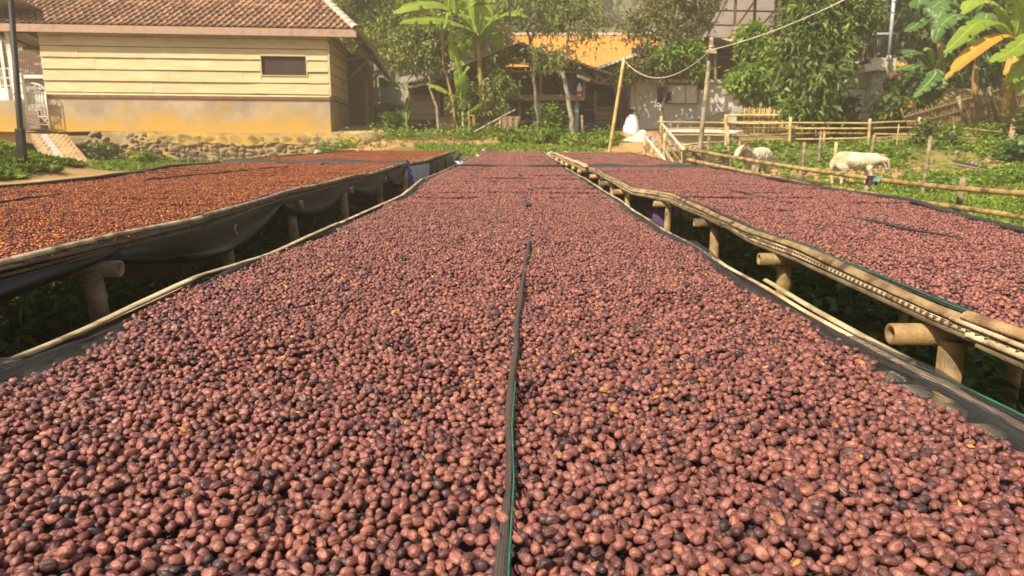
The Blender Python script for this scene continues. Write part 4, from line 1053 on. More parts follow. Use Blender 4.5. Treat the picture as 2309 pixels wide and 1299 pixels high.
# the tiled house next door
p0, p1, p2, p3 = P(30, 172, 29), P(150, 176, 29), P(150, 118, 33), P(30, 115, 33)
nb = thing('tiled_house', 'red tiled roof of the house behind the white gate', 'house', (p0.x, 29, 1.7))
mb = MB(); rows = []
for i in range(9):
    for hh in (0.045, 0.0):
        t = (i + (0 if hh else .98)) / 9; rows.append([p0.lerp(p3, t).lerp(p1.lerp(p2, t), c / 44) + Vector((0, 0, hh + .035 * (c % 2))) for c in range(45)])
mb.grid(rows); mb.build('roof', M['tile_mass'], nb)
mb = MB(); mb.box(((p0.x + p1.x) / 2, 30.5, (1.4 + p0.z) / 2 - .1), (p1.x - p0.x - .5, 2.4, p0.z - 1.4)); mb.build('wall', M['concrete'], nb)
mb = MB(); mb.box(((p0.x + p1.x) / 2, 28.9, p0.z - .02), (p1.x - p0.x, .06, .14)); mb.build('fascia_board', M['white_wall'], nb)
for i in range(4):
    mb = MB(); mb.box((p0.x + .5 + i * .55, 28.6, 1.9 + .25 * (i % 3)), (.42, .5, .5 + .2 * (i % 2))); mb.build('stacked_timber', M['brown_wood'], nb)

# ---------------------------------------------------------------- terrace and stone wall
WA, WB = Vector((P(205, 296, 20.55).x, 20.55, 0)), Vector((P(846, 302, 21.35).x, 21.35, 0))
def wall_top(t): return 1.585 + .02 * math.sin(t * 9)
WP = [(WA.lerp(WB, t), wall_top(t)) for t in np.linspace(0, 1, 24)]
for px, py, Y in ((885, 311, 22.3), (935, 321, 22.6), (1000, 326, 22.3), (1035, 329, 21.9)):
    q = P(px, py, Y); WP.append((Vector((q.x, Y, 0)), q.z))
back = [(-15.5, 20.3), (-17, 26)]
terr = MB(); V = [Vector((p.x, p.y + .02, z)) for p, z in WP]
rows = [[v + Vector((0, .18 * k + (3.2 if k == 4 else 0), (.0 if i < 24 else .0) + (.30 if k == 4 and i > 16 else 0))) for k in range(5)] for i, v in enumerate(V)]
lead = [[Vector((x, 20.4 + .1 * k + (2 if k == 4 else 0), 1.56)) for k in range(5)] for x in (-19, -14.6, -13.0)]
terr.grid(lead + rows).build('terrace', mat('terrace_earth', (0.42, 0.28, 0.11), (0.56, 0.38, 0.17), 3, .95, .4, 14))
tag(bpy.data.objects['terrace'], 'ochre earth ledge in front of the plank house', kind='structure')
sw = thing('stone_wall', 'rough field stone retaining wall, ochre plaster flaking off its upper part, below the plank house', 'wall', (WA.x, WA.y, .6))
mb = MB(); rows = []
rw = random.Random(9)
for i, (p, z) in enumerate(WP):
    t = i / 24; zb_ = min(gz(p.x, p.y - .3) - .15, z - .2)
    bk = .10 if i < 3 else 0
    rows.append([p + Vector((rw.uniform(-.02, .02), -.05 - .01 * k + rw.uniform(-.03, .03) + bk, z + (zb_ - z) * k / 6)) for k in range(7)])
mb.grid(rows).build('wall_body', M['rubble'], sw, True)
# flaking plaster, one patch after another
for i in range(16):
    t0 = .20 + i * .047; w = rw.uniform(.25, .5); c = WA.lerp(WB, t0); d = (WB - WA).normalized(); h = rw.uniform(.16, .34)
    pts_ = [c + d * (w * math.cos(a) * rw.uniform(.8, 1.1)) + UP * (wall_top(t0) - .20 + h * .62 * math.sin(a) * rw.uniform(.7, 1.1)) for a in np.linspace(0, 6.28, 11)[:-1]]
    pts_ = [q + Vector((0, -.115, 0)) for q in pts_]; pts_ = [Vector((q.x, q.y, min(q.z, wall_top(t0) - .01))) for q in pts_]
    MB().slab(pts_, .06, (0, -1, 0)).build('plaster_patch', M['ochre'], sw)
def stone_mesh(seed):
    r = random.Random(seed); V = []; nu = 8
    for a in range(5):
        th = math.pi * a / 4
        for b in range(nu):
            ph = 2 * math.pi * b / nu; k = 1 + r.uniform(-.24, .22)
            s = math.sin(th) ** .6 if 0 < a < 4 else 0.0
            cx = math.copysign(abs(math.cos(ph)) ** .7, math.cos(ph)); sx = math.copysign(abs(math.sin(ph)) ** .7, math.sin(ph))
            V.append((cx * s * k + r.uniform(-.08, .08), math.copysign(abs(math.cos(th)) ** .7, math.cos(th)) * k, sx * s * k))
    Fc = [(a * nu + b, a * nu + (b + 1) % nu, (a + 1) * nu + (b + 1) % nu, (a + 1) * nu + b) for a in range(4) for b in range(nu)]
    return np_mesh('stone', V, Fc, M['stone'], True)
STONES = [stone_mesh(k) for k in range(7)]
items = []
L_ = (WB - WA).length; d = (WB - WA).normalized()
for row in range(7):
    a = rw.uniform(0, .3)
    while a < L_:
        w = rw.uniform(.08, .30); h = rw.uniform(.06, .15); t = a / L_; z = .66 + row * .135 + rw.uniform(-.05, .05)
        if z < wall_top(t) - (.10 if t < .25 else .30) and (t > .12 or row < 5):
            p = WA + d * (a + w / 2) + Vector((0, -.062 - rw.uniform(0, .022), z))
            items.append((Matrix.Translation(p) @ Matrix.Rotation(rw.uniform(-.35, .35), 4, 'Y') @ Matrix.Diagonal((w / 2 * 1.08, .050, h * .62, 1)), rw.randrange(7)))
        a += w * rw.uniform(1.0, 1.25)
for i in range(34):        # tumbled rocks at the left end
    t = rw.uniform(-.02, .26); q = WA + d * (t * L_); s = rw.uniform(.07, .17)
    f = rw.uniform(0, 1); p = Vector((q.x, q.y - .12 - .75 * f, gz(q.x, q.y - .5) + .75 * (1 - f) * rw.uniform(.4, 1)))
    items.append((Matrix.Translation(p) @ Matrix.Rotation(rw.uniform(0, 3), 4, 'Z') @ Matrix.Rotation(rw.uniform(-.5, .5), 4, 'Y') @ Matrix.Diagonal((s, s * .6, s * .55, 1)), rw.randrange(7)))
items = items[:298]
place_parts('stone', STONES, items, sw)
# brick ramp up to the gate
c00, c10, c11, c01 = P(110, 371, 17.2), P(202, 367, 17.3), P(148, 303, 20.6), P(66, 301, 20.6)
RP = lambda u, v: (c00.lerp(c10, u)).lerp(c01.lerp(c11, u), v)
rn = (c10 - c00).cross(c01 - c00).normalized()
ramp = tag(MB().slab([RP(0, 0), RP(1, 0), RP(1, 1), RP(0, 1)], .25, rn).build('ramp', M['concrete']), 'sloping brick ramp with a grey centre strip leading up to the gate', kind='structure')
MB().slab([RP(.26, .0) + rn * .03, RP(.50, .0) + rn * .03, RP(.47, 1) + rn * .03, RP(.22, 1) + rn * .03], .03, rn).build('wheel_strip', M['concrete'], ramp)
MB().slab([RP(.86, .0) + rn * .032, RP(1.0, .0) + rn * .032, RP(1.0, 1) + rn * .032, RP(.90, 1) + rn * .032], .034, rn).build('kerb', mat('ramp_edge', (.30, .15, .07), (.40, .22, .10), 5, .9, .3), ramp)
bm_ = []
for k in range(3):
    r = random.Random(k); b = MB().box((0, 0, 0), (1, 1, 1)); me = bpy.data.meshes.new('brick'); me.from_pydata([v + Vector((r.uniform(-.03, .03), r.uniform(-.04, .04), 0)) for v in b.v], [], b.f); me.materials.append(M['brick']); bm_.append(me)
items = []; vx = (c10 - c00).normalized(); vy = rn.cross(vx)
for r in range(17):
    v = (r + .5) / 17
    for lo, hi, n_ in ((0.0, .25, 2), (.50, .865, 3)):
        lo2, hi2 = lo + (0 if lo == 0 else -.02 * v), hi + (.02 * v if hi > .5 else -.03 * v)
        for k in range(n_):
            u = lo2 + (hi2 - lo2) * (k + .5 + (.16 if r % 2 else -.16) * (1 if n_ > 2 else .6)) / n_
            wd = (hi2 - lo2) / n_ * (c10 - c00).length * .90
            items.append((frame(RP(u, v) + rn * (.012 + rw.uniform(0, .008)), vx, vy, rn) @ Matrix.Diagonal((wd, (c01 - c00).length / 17 * .84, .05, 1)), rw.randrange(3)))
place_parts('brick', bm_, items, ramp)
# block wall and green sheet behind the lean-to
bw = thing('block_wall', 'grey concrete panel wall on rubble stones behind the plank house lean-to', 'wall', (P(880, 290, 30).x, 30, 1.7))
for r_, (y0, y1) in enumerate(((196, 212), (212, 231))):
    for k in range(4):
        a, b = P(830 + k * 27, y0 + k * 2.0, 30), P(857 + k * 27, y1 + k * 2.5, 30)
        MB().box(((a.x + b.x) / 2, 30, (a.z + b.z) / 2), (b.x - a.x - .02, .12, a.z - b.z - .02)).build('panel', M['concrete'], bw)
a, b = P(826, 233, 30.1), P(940, 290, 30.1)
MB().box(((a.x + b.x) / 2, 30.15, (a.z + 1.3) / 2), (b.x - a.x, .3, a.z - 1.3)).build('wall_foot', M['rubble'], bw)
items = []
for i in range(80):
    p = P(rw.uniform(830, 936), rw.uniform(238, 292), 29.95); s = rw.uniform(.10, .20)
    items.append((Matrix.Translation(p) @ Matrix.Rotation(rw.uniform(-.5, .5), 4, 'Y') @ Matrix.Diagonal((s, .1, s * .6, 1)), rw.randrange(7)))
place_parts('stone', STONES, items, bw)
a, b, c, e = P(853, 176, 29.3), P(884, 182, 29.6), P(905, 199, 30.2), P(855, 196, 30.2)
rows = [[(a.lerp(e, v)).lerp(b.lerp(c, v), u) + Vector((0, 0, .06 * math.sin(u * 7 + v * 3))) for u in np.linspace(0, 1, 8)] for v in np.linspace(0, 1, 6)]
tag(MB().grid(rows).grid([[p - Vector((0, .02, .02)) for p in r] for r in rows][::-1]).build('tarpaulin', M['green_tarp'], None, True), 'bright green tarpaulin over the top of the grey block wall', 'tarpaulin')

# ---------------------------------------------------------------- small shed
def qbox(mb, x0, y0, x1, y1, Y, t=.05):
    a, b = P(x0, y0, Y), P(x1, y1, Y); return mb.box(((a.x + b.x) / 2, Y, (a.z + b.z) / 2), (abs(b.x - a.x), t, abs(a.z - b.z)))
def qbar(name, m, par, x0, y0, x1, y1, Y, w=.08, Y2=None):
    MB().bar(P(x0, y0, Y), P(x1, y1, Y2 or Y), w, w).build(name, m, par)
def corrugated(mb, a, b, c, d, n, amp=.018, thick=.012):
    """sheet a-b (front edge), d-c (back edge), waves running front to back"""
    top = [[(a.lerp(b, i / n)).lerp(d.lerp(c, i / n), v) + Vector((0, 0, amp * (1 if i % 2 else -1))) for i in range(n + 1)] for v in (0, .5, 1)]
    mb.grid(top); mb.grid([[p - Vector((0, 0, thick)) for p in r] for r in top][::-1]); mb.grid([[p for p in top[0]], [p - Vector((0, 0, thick)) for p in top[0]]]); return mb
shed = thing('plank_shed', 'small shed on stilts with a rusty sheet roof, left of the banana plant', 'shed', (P(960, 300, 25).x, 25, 1.7))
corrugated(MB(), P(890, 190, 24.0), P(1040, 172, 24.0), P(1040, 132, 27.6), P(904, 174, 27.6), 30).build('roof', M['tin'], shed)
for i in range(3):
    mb = MB(); qbox(mb, 926, 214 + i * 14.5, 987, 227.6 + i * 14.5, 25, .04); mb.build('plank', M['grey_wood'] if i else M['brown_wood'], shed)
mb = MB(); qbox(mb, 925, 258, 982, 270, 24.95, .05); mb.build('plank', M['brown_wood'], shed)
mb = MB(); qbox(mb, 984, 264, 1026, 276, 24.9, .05); mb.build('plank', M['brown_wood'], shed)
mb = MB(); qbox(mb, 984, 277, 1025, 298, 24.9, .05); mb.build('plank', M['bamboo_yellow'], shed)
mb = MB(); qbox(mb, 920, 176, 1060, 300, 27.2, .08); mb.build('back_wall', M['dark_wood'], shed)
for x, y0 in ((928, 196), (943, 268), (958, 270), (975, 268), (988, 190), (1022, 178)):
    qbar('post', M['dark_wood'] if x not in (928, 988) else M['brown_wood'], shed, x, y0, x + (1 if x < 950 else 2), 303, 25.06, .10)
qbar('eave_board', M['split_bamboo'], shed, 910, 200, 982, 183, 23.95, .09)
mb = MB(); qbox(mb, 1000, 205, 1022, 264, 25.2, .04); mb.build('door', M['brown_wood'], shed)

# ---------------------------------------------------------------- open workshop
ws = thing('open_workshop', 'dark open sided timber workshop with a raised platform on blue grey pipe legs', 'workshop', (P(1240, 300, 24).x, 24, 1.7))
BK = Vector((0, 5.5, 0)); BK2 = Vector((0, 5, 0))
corrugated(MB(), P(1166, 92, 23.0), P(1384, 166, 23.0), P(1384, 166, 23.0) + BK, P(1166, 92, 23.0) + BK, 36).build('roof', M['tin'], ws)
corrugated(MB(), P(1012, 156, 23.2), P(1166, 92, 23.2), P(1166, 92, 23.2) + BK, P(1012, 156, 23.2) + BK, 28).build('roof', M['tin'], ws)
qbar('bargeboard', M['grey_wood'], ws, 1166, 95, 1384, 169, 22.96, .07)
qbar('bargeboard', M['grey_wood'], ws, 1012, 159, 1166, 95, 23.16, .07)
mb = MB(); qbox(mb, 1030, 150, 1420, 302, 28.3, .1); mb.build('back_wall', M['dark_wood'], ws)
mb = MB(); qbox(mb, 1140, 214, 1318, 227, 23.6, .35); mb.build('platform_beam', M['brown_wood'], ws)
a, b = P(1140, 214, 23.8), P(1318, 214, 23.8)
MB().box(((a.x + b.x) / 2, 25.2, a.z - .06), (b.x - a.x, 2.8, .06)).build('platform', M['brown_wood'], ws)
for x, y0, x1, y1, Y in ((1219, 158, 1219, 214, 23.6), (1316, 160, 1317, 214, 23.5), (1150, 150, 1150, 214, 23.7), (1266, 150, 1266, 214, 26), (1343, 205, 1342, 256, 24.4), (1400, 160, 1402, 300, 25)):
    qbar('post', M['brown_wood'], ws, x, y0, x1, y1, Y, .09)
for x in (1214.5, 1300.5):
    p, q = P(x, 228, 23.7), P(x, 305, 23.7); MB().tube([p, q], .075, 10).build('pipe_leg', M['blue_pipe'], ws, True)
for args in ((1300, 155, 1345, 186, 23.3), (1338, 163, 1370, 190, 23.3), (1345, 186, 1375, 190, 23.3), (1130, 140, 1300, 152, 23.4), (1100, 160, 1316, 162, 23.6), (1346, 165, 1345, 188, 23.3)):
    qbar('truss', M['brown_wood'], ws, *args, .07)
qbar('plank_and_light_bar', M['slat'], ws, 1301, 170, 1330, 182, 23.2, .10)
qbar('plank_and_light_bar', M['slat'], ws, 1238, 150, 1262, 158, 24.6, .07); qbar('plank_and_light_bar', M['slat'], ws, 1262, 158, 1284, 163, 24.6, .06); qbar('plank_and_light_bar', M['slat'], ws, 1143, 137, 1165, 130, 24.6, .06)  # these pale bars stand for light coming through the roof sheet
# pale sheets seen through a lattice of dark slats
for i in range(5):
    mb = MB(); qbox(mb, 1148, 171 + i * 6.4, 1268, 175.6 + i * 6.4, 26.6, .03); mb.build('pale_sheet', M['white_paint'], ws)
for i in range(15):
    x = 1146 + i * 8.2; qbar('lattice_slat', M['dark_wood'], ws, x, 168, x + 11, 206, 26.2, .065)
for i in range(9):
    x = 1150 + i * 14; qbar('lattice_slat', M['dark_wood'], ws, x + 12, 168, x, 206, 26.1, .055)
for i in range(7):
    mb = MB(); qbox(mb, 1322 + i * 7, 208 + (i % 3) * 4, 1324.5 + i * 7, 224 + (i % 2) * 5, 28.2, .03); mb.build('painted_light_gap', M['white_paint'], ws)  # white strips painted in for daylight between the wall slats
for i in range(4):
    mb = MB(); qbox(mb, 1342, 240 + i * 11, 1388, 249.5 + i * 11, 24.6, .05); mb.build('plank', M['brown_wood'], ws)
mb = MB(); qbox(mb, 1318, 246, 1345, 250, 24.6, .05); mb.build('plank', M['brown_wood'], ws)
mb = MB(); qbox(mb, 1168, 229, 1206, 278, 26, .05); mb.build('partition', M['white_wall'], ws)
# things in and around it
def lathe(prof, c, n=14):
    mb = MB(); vs = []; k = len(prof)
    for i in range(n):
        t = 2 * math.pi * i / n; vs += [Vector(c) + Vector((r * math.cos(t), r * math.sin(t), z)) for r, z in prof]
    mb.add(vs, [(i * k + j, ((i + 1) % n) * k + j, ((i + 1) % n) * k + j + 1, i * k + j + 1) for i in range(n) for j in range(k - 1)]); return mb
p = P(1288, 215, 24.0); hgt = P(1288, 168, 24).z - p.z
dr = thing('drum', 'tall dark blue plastic drum standing on the workshop platform', 'drum', p)
lathe([(0, 0), (.15, 0), (.17, .03), (.17, .25), (.18, .27), (.17, .29), (.17, .50), (.18, .52), (.17, .54), (.17, hgt - .05), (.15, hgt - .01), (0, hgt - .01)], p).build('drum_body', M['blue_drum'], dr, True)
lathe([(0, hgt - .01), (.16, hgt - .01), (.165, hgt + .02), (0, hgt + .03)], p).build('lid', M['blue_drum'], dr, True)
p = P(1306, 217, 23.5)
bt = thing('bottle', 'big clear bottle with a red label at the right end of the platform', 'bottle', p)
lathe([(0, 0), (.085, 0), (.09, .02), (.09, .28), (.05, .36), (.03, .40), (.03, .43), (0, .43)], p).build('bottle_body', M['white_paint'], bt, True)
lathe([(.092, .05), (.0925, .05), (.0925, .15), (.092, .15)], p).build('label_band', mat('red_label', (.5, .05, .03), (.6, .09, .05), 4, .5), bt, True)
p = P(1160, 215, 23.6)
for k in range(2):
    q = P(1157 + k * 11, 215, 23.5); j = thing('jar', ['glass jar with red foot, left of the pair on the platform', 'glass jar with red foot, right of the pair on the platform'][k], 'jar', q, 'jars on the workshop platform')
    lathe([(0, 0), (.07, 0), (.075, .02), (.075, .22), (.05, .25), (0, .25)], q).build('jar_body', M['tin'], j, True)
    lathe([(.077, .01), (.078, .01), (.078, .07), (.077, .07)], q).build('label_band', bpy.data.materials['red_label'], j, True)
def cloth(name, label, cat, x0, y0, x1, y1, Y, m, seed=0, folds=4, taper=.12):
    r = random.Random(seed); a, b = P(x0, y0, Y), P(x1, y1, Y); ph = r.uniform(0, 6); rows = []
    for i in range(9):
        v = i / 8; row = []
        for j in range(13):
            u = j / 12; uu = .5 + (u - .5) * (1 - taper * math.sin(v * 3.0)) 
            row.append(Vector((a.x + (b.x - a.x) * uu, Y + .05 * math.sin(u * folds * 6.28 + ph + v) * (.3 + v), a.z + (b.z - a.z) * (v + (.05 * math.sin(u * 9 + ph) if i == 8 else 0)))))
        rows.append(row)
    o = MB().grid(rows).grid([[p + Vector((0, .02, 0)) for p in q] for q in rows][::-1]).build(name, m, None, True)
    return tag(o, label, cat)
M['red_cloth'] = mat('red_cloth', (.22, .02, .02), (.32, .04, .03), 5, .9); M['dark_cloth'] = mat('dark_cloth', (.028, .018, .022), (.06, .035, .04), 5, .9)
M['blue_cloth'] = mat('blue_cloth', (.03, .03, .11), (.06, .055, .18), 5, .7); M['purple_cloth'] = mat('purple_cloth', (.045, .02, .06), (.08, .04, .11), 8, .9, .3, 30)
cloth('cloth', 'red cloth hanging in the doorway by the white sack', 'cloth', 1404, 222, 1416, 262, 24.3, M['red_cloth'], 1, 2)
cloth('jacket', 'dark jacket hanging under the workshop platform', 'jacket', 1174, 229, 1200, 270, 25.4, M['dark_cloth'], 2, 3)
cloth('tarpaulin', 'dull blue sheet along the foot of the workshop by the pipe leg', 'tarpaulin', 1312, 277, 1358, 306, 24.2, M['blue_cloth'], 3, 3, 0)
cloth('tarpaulin', 'small blue sheet under the left end of the platform', 'tarpaulin', 1190, 276, 1212, 300, 24.2, M['blue_cloth'], 4, 2, 0)

# ---------------------------------------------------------------- big orange roof behind
a, b, c, e = P(1120, 175, 33), P(1500, 175, 33), P(1490, 81, 38), P(1125, 81, 38)
orf = thing('orange_roofed_house', 'house whose broad bright orange tile roof rises behind the workshop', 'house', ((a.x + b.x) / 2, 34, 2.5))
rows = []
for i in range(20):
    for hh in (.05, .0):
        t = (i + (0 if hh else .97)) / 20; rows.append([(a.lerp(e, t)).lerp(b.lerp(c, t), k / 60) + Vector((0, 0, hh + .025 * (k % 2))) for k in range(61)])
MB().grid(rows).build('roof', M['orange_tile'], orf)
MB().bar(e + Vector((0, 0, .08)), c + Vector((0, 0, .08)), .3, .14).build('ridge', M['mortar'], orf)
MB().box(((a.x + b.x) / 2, 36, (a.z + 2) / 2), (b.x - a.x - .8, 4, a.z - 2.1)).build('wall', M['concrete'], orf)

# ---------------------------------------------------------------- white house at the right
wh = thing('white_house', 'white walled house with dark windows and a whiteboard on its wall', 'house', (P(1545, 290, 24).x, 24, 1.8))
a, b, zt = P(1424, 186, 24), P(1667, 186, 24), P(1550, 188, 24).z
MB().box(((a.x + b.x) / 2, 24.1, (zt + 1.5) / 2), (b.x - a.x, .18, zt - 1.5)).build('wall', M['white_wall'], wh)
MB().box((b.x - .09, 27, (zt + 1.5) / 2), (.18, 5.6, zt - 1.5)).build('wall', M['white_wall'], wh)
MB().box((a.x + .09, 27, (zt + 1.9) / 2), (.18, 5.6, zt + .3 - 1.5)).build('wall', M['white_wall'], wh)
MB().box(((a.x + b.x) / 2, 24.0, zt + .06), (b.x - a.x + .1, .28, .10)).build('sill', M['white_wall'], wh)
zw = P(1600, 112, 24).z
MB().box(((a.x + b.x) / 2, 24.5, (zt + zw) / 2 + .1), (b.x - a.x - .1, .1, zw - zt)).build('back_wall', M['dark_room'], wh)
for k, (x0, x1) in enumerate(((1592, 1607), (1611, 1641), (1645, 1668), (1540, 1560), (1563, 1582), (1500, 1530), (1455, 1490))):
    f = MB(); p, q = P(x0, 127, 24.2), P(x1, 180, 24.2); cx, cz = (p.x + q.x) / 2, (p.z + q.z) / 2
    for s in (-1, 1): f.box((cx + s * (q.x - p.x) / 2, 24.2, cz), (.05, .07, p.z - q.z)); f.box((cx, 24.2, cz + s * ((p.z - q.z) / 2 - .025)), (q.x - p.x - .052, .07, .05))
    w = f.build('window', M['brown_wood'], wh)
    MB().box((cx, 24.24, cz), (q.x - p.x - .06, .012, p.z - q.z - .10)).build('pane', mat('window_glass', (.06, .035, .03), (.09, .05, .045), 2, .15, spec=.6) if k == 0 else bpy.data.materials['window_glass'], w)
corrugated(MB(), P(1344, 152, 23.2), P(1604, 60, 23.2), P(1604, 60, 23.2) + BK, P(1344, 152, 23.2) + BK, 40).build('roof', M['tin'], wh)
qbar('bargeboard', M['white_wall'], wh, 1344, 155, 1604, 63, 23.15, .08)
corrugated(MB(), P(1598, 80, 22.6), P(1694, 104, 22.6), P(1694, 104, 22.6) + Vector((0, 2.2, .1)), P(1598, 80, 22.6) + Vector((0, 2.2, .1)), 24).build('roof', M['tin'], wh)
qbar('porch_beam', M['grey_wood'], wh, 1604, 88, 1690, 108, 22.8, .08)
for x in (1612, 1676): qbar('porch_post', M['grey_wood'], wh, x, 100, x + 1, 186, 23.4, .07)
MB().bar(P(1590, 272, 23.6), P(1672, 246, 23.6), .25, .22).build('coping', M['concrete'], wh)
MB().bar(P(1500, 285, 23.4), P(1590, 271, 23.5), .25, .18).build('coping', M['concrete'], wh)
p, q = P(1506, 192, 23.95), P(1571, 233, 23.95)
wbd = thing('whiteboard', 'blank whiteboard in a thin dark frame on the white house wall', 'board', ((p.x + q.x) / 2, 23.95, q.z))
MB().box(((p.x + q.x) / 2, 23.94, (p.z + q.z) / 2), (q.x - p.x, .03, p.z - q.z)).build('board_face', mat('board_white', (.72, .70, .68), (.78, .76, .74), 2, .4), wbd)
f = MB()
for s in (-1, 1): f.box(((p.x + q.x) / 2 + s * ((q.x - p.x) / 2 + .016), 23.93, (p.z + q.z) / 2), (.03, .05, p.z - q.z + .06)); f.box(((p.x + q.x) / 2, 23.93, (p.z + q.z) / 2 + s * ((p.z - q.z) / 2 + .016)), (q.x - p.x, .05, .03))
f.build('board_frame', M['rust_metal'], wbd)
cloth('garment', 'bunch of dark clothes hanging left of the whiteboard', 'clothes', 1480, 196, 1504, 232, 23.7, M['dark_cloth'], 5, 3, .3)
cloth('garment', 'dark rag hanging low beside the whiteboard frame', 'clothes', 1500, 208, 1514, 228, 23.7, M['dark_cloth'], 6, 2, .3)
cloth('garment', 'black garment hanging between the whiteboard and the timber pole', 'clothes', 1573, 174, 1590, 201, 23.7, M['dark_cloth'], 7, 2, .3)
cloth('jacket', 'dark garment over the top of the white sack', 'clothes', 1418, 246, 1430, 266, 23.25, M['dark_cloth'], 8, 2, .2)
# upper steel canopy
cn = thing('steel_canopy', 'pale sheet roof on a dark steel frame high above the white house', 'canopy', (P(1690, 90, 28).x, 28, 4))
M['pale_sheet'] = mat('translucent_sheet', (.66, .60, .56), (.74, .69, .65), 2, .5, trans=.62)
a, b, c, e = P(1690, -110, 25), P(2010, -110, 25), P(1790, 90, 33), P(1585, 84, 33)
MB().slab([a, b, c, e], .02).build('sheet_roof', M['pale_sheet'], cn)
for v in np.linspace(.02, .98, 6):
    MB().bar(a.lerp(e, v) - Vector((0, 0, .08)), b.lerp(c, v) - Vector((0, 0, .08)), .04, .06).build('purlin', M['rust_metal'], cn)
for u in np.linspace(0.02, .98, 5):
    MB().bar(a.lerp(b, u) - Vector((0, 0, .17)), e.lerp(c, u) - Vector((0, 0, .15)), .04, .06).build('rafter', M['rust_metal'], cn)
for x, x1, y1 in ((1660, 1655, 92), (1704, 1700, 75), (1752, 1746, 110)):
    qbar('post', M['rust_metal'], cn, x, -30, x1, y1, 28, .09)
qbar('brace', M['rust_metal'], cn, 1700, 55, 1714, 72, 28, .06)
mb = MB(); mb.bar(P(1768, -20, 26.5), P(1759, 112, 26.5), .20, .20); mb.build('post', M['pink_wood'], cn)
mb = MB(); mb.bar(P(1749, 20, 26.4), P(1766, 22, 26.4), .1, .06); mb.build('cleat', M['pink_wood'], cn)
MB().box(P(1657, 78, 27.5), (.14, .14, .55)).build('column_stub', M['pink_wood'], cn)
MB().box((P(1700, 60, 30).x, 30, P(1700, 100, 30).z - .6), (3.4, .3, 1.6)).build('parapet', M['white_wall'], cn)
p = P(1687, 135, 21.5)
lt = thing('garden_lamp', 'small white lantern on a thin stick right of the white house', 'lamp', (p.x, 21.5, gz(p.x, 21.5)))
MB().tube([(p.x, 21.5, gz(p.x, 21.5)), (p.x, 21.5, p.z)], .025, 6).build('pole', M['grey_wood'], lt)
lathe([(0, 0), (.05, .0), (.09, .12), (.095, .15), (0, .22)], p - Vector((0, 0, .02)), 8).build('lantern', M['white_paint'], lt, True)

# ---------------------------------------------------------------- stair landing at the right
st = thing('stair_landing', 'lichen covered concrete landing with black railing, pillar and white wall below', 'landing', (P(1975, 280, 20.5).x, 20.5, 1.4))
a, b = P(1962, 131, 20.2), P(2017, 160, 20.2)
MB().box(((a.x + b.x) / 2, 20.8, (a.z + b.z) / 2), (b.x - a.x, 1.3, a.z - b.z)).build('slab', M['lichen'], st)
q = P(1934, 158, 20.3)
MB().bar(P(1932, 158, 20.3), P(1966, 150, 20.3), .9, .2).build('slab', M['white_wall'], st)
MB().bar(P(1975, 161, 20.5), P(1963, 285, 20.5), .30, .30, (0, 1, 0)).build('pillar', M['lichen'], st)
mb = MB(); qbox(mb, 1890, 158, 1966, 287, 20.9, .15); mb.build('wall', M['white_paint'], st)
mb = MB(); qbox(mb, 1896, 201, 1958, 286, 20.78, .04); mb.build('door', M['white_paint'], st)
mb = MB(); qbox(mb, 1892, 198, 1960, 201, 20.75, .05); mb.build('door_head', M['rust_metal'], st)
MB().bar(P(1967, 134, 20.4), P(1880, 178, 20.6), .5, .14).build('stringer', M['black_metal'], st)
z0, z1 = P(1990, 131, 20.3).z, P(1990, 76, 20.3).z
for i in range(11):
    x = P(1968 + i * 5, 131, 20.25).x; MB().tube([(x, 20.25, z0), (x, 20.25, z1)], .014, 5).build('baluster', M['black_metal'], st)
for i in range(6):
    x = P(1968, 131, 20.25).x; MB().tube([(x, 20.3 + i * .2, z0), (x, 20.3 + i * .2, z1)], .014, 5).build('baluster', M['black_metal'], st)
MB().bar(P(1967, 76, 20.25), P(2018, 76, 20.25), .06, .05).build('handrail', M['grey_metal'], st)
MB().bar(P(1967, 78, 20.25), P(1880, 120, 20.5), .05, .05).build('handrail', M['black_metal'], st)
for i in range(6):
    MB().tube([P(1953 - i * 13, 84 + i * 6.3, 20.3), P(1952 - i * 13, 139 + i * 6.3, 20.35)], .013, 5).build('baluster', M['black_metal'], st)
MB().bar(P(2006, 131, 20.1), P(2010, 76, 20.1), .03, .03).build('railing_post', M['black_metal'], st)
p, q = P(2004, 130, 20.0), P(2019, -40, 20.0)
pp = thing('pipe_pole', 'tall slim grey pipe rising from the stair landing', 'pole', p)
MB().tube([p, q], .045, 8).build('pipe', M['grey_metal'], pp, True)
MB().tube([P(2003.5, 138, 20.0), P(2005, 126, 20.0)], .065, 8).build('collar', M['grey_metal'], pp, True)
MB().tube([P(2001, 175, 20.0), P(2003, 160, 20.0)], .045, 8).build('pipe_foot', M['grey_metal'], pp, True)
p = P(1998, 75, 20.0)
pp = thing('lamp_post', 'thin black pole beside the grey pipe on the landing', 'pole', P(1995, 131, 20.6))
MB().tube([P(1995, 131, 20.6), P(2004, -30, 20.6)], .03, 8).build('shaft', M['black_metal'], pp, True)
MB().tube([P(1995, 131, 20.6), P(1996, 115, 20.6)], .05, 8).build('foot', M['black_metal'], pp, True)
a, b, c, e = P(2022, 148, 24), P(2048, 152, 24), P(2044, 118, 25), P(2024, 120, 25)
rh = thing('tiled_hut', 'scrap of red and orange tiled roof right of the black railing', 'hut', (a.x, 24, 2))
corrugated(MB(), a, b, c, e, 8).build('roof', M['orange_tile'], rh); MB().box(((a.x + b.x) / 2, 24.6, (a.z + 2) / 2), (.3, .8, a.z - 2.05)).build('wall', M['rust_trim'], rh)
p, q = P(1893, 80, 27), P(1932, 60, 27)
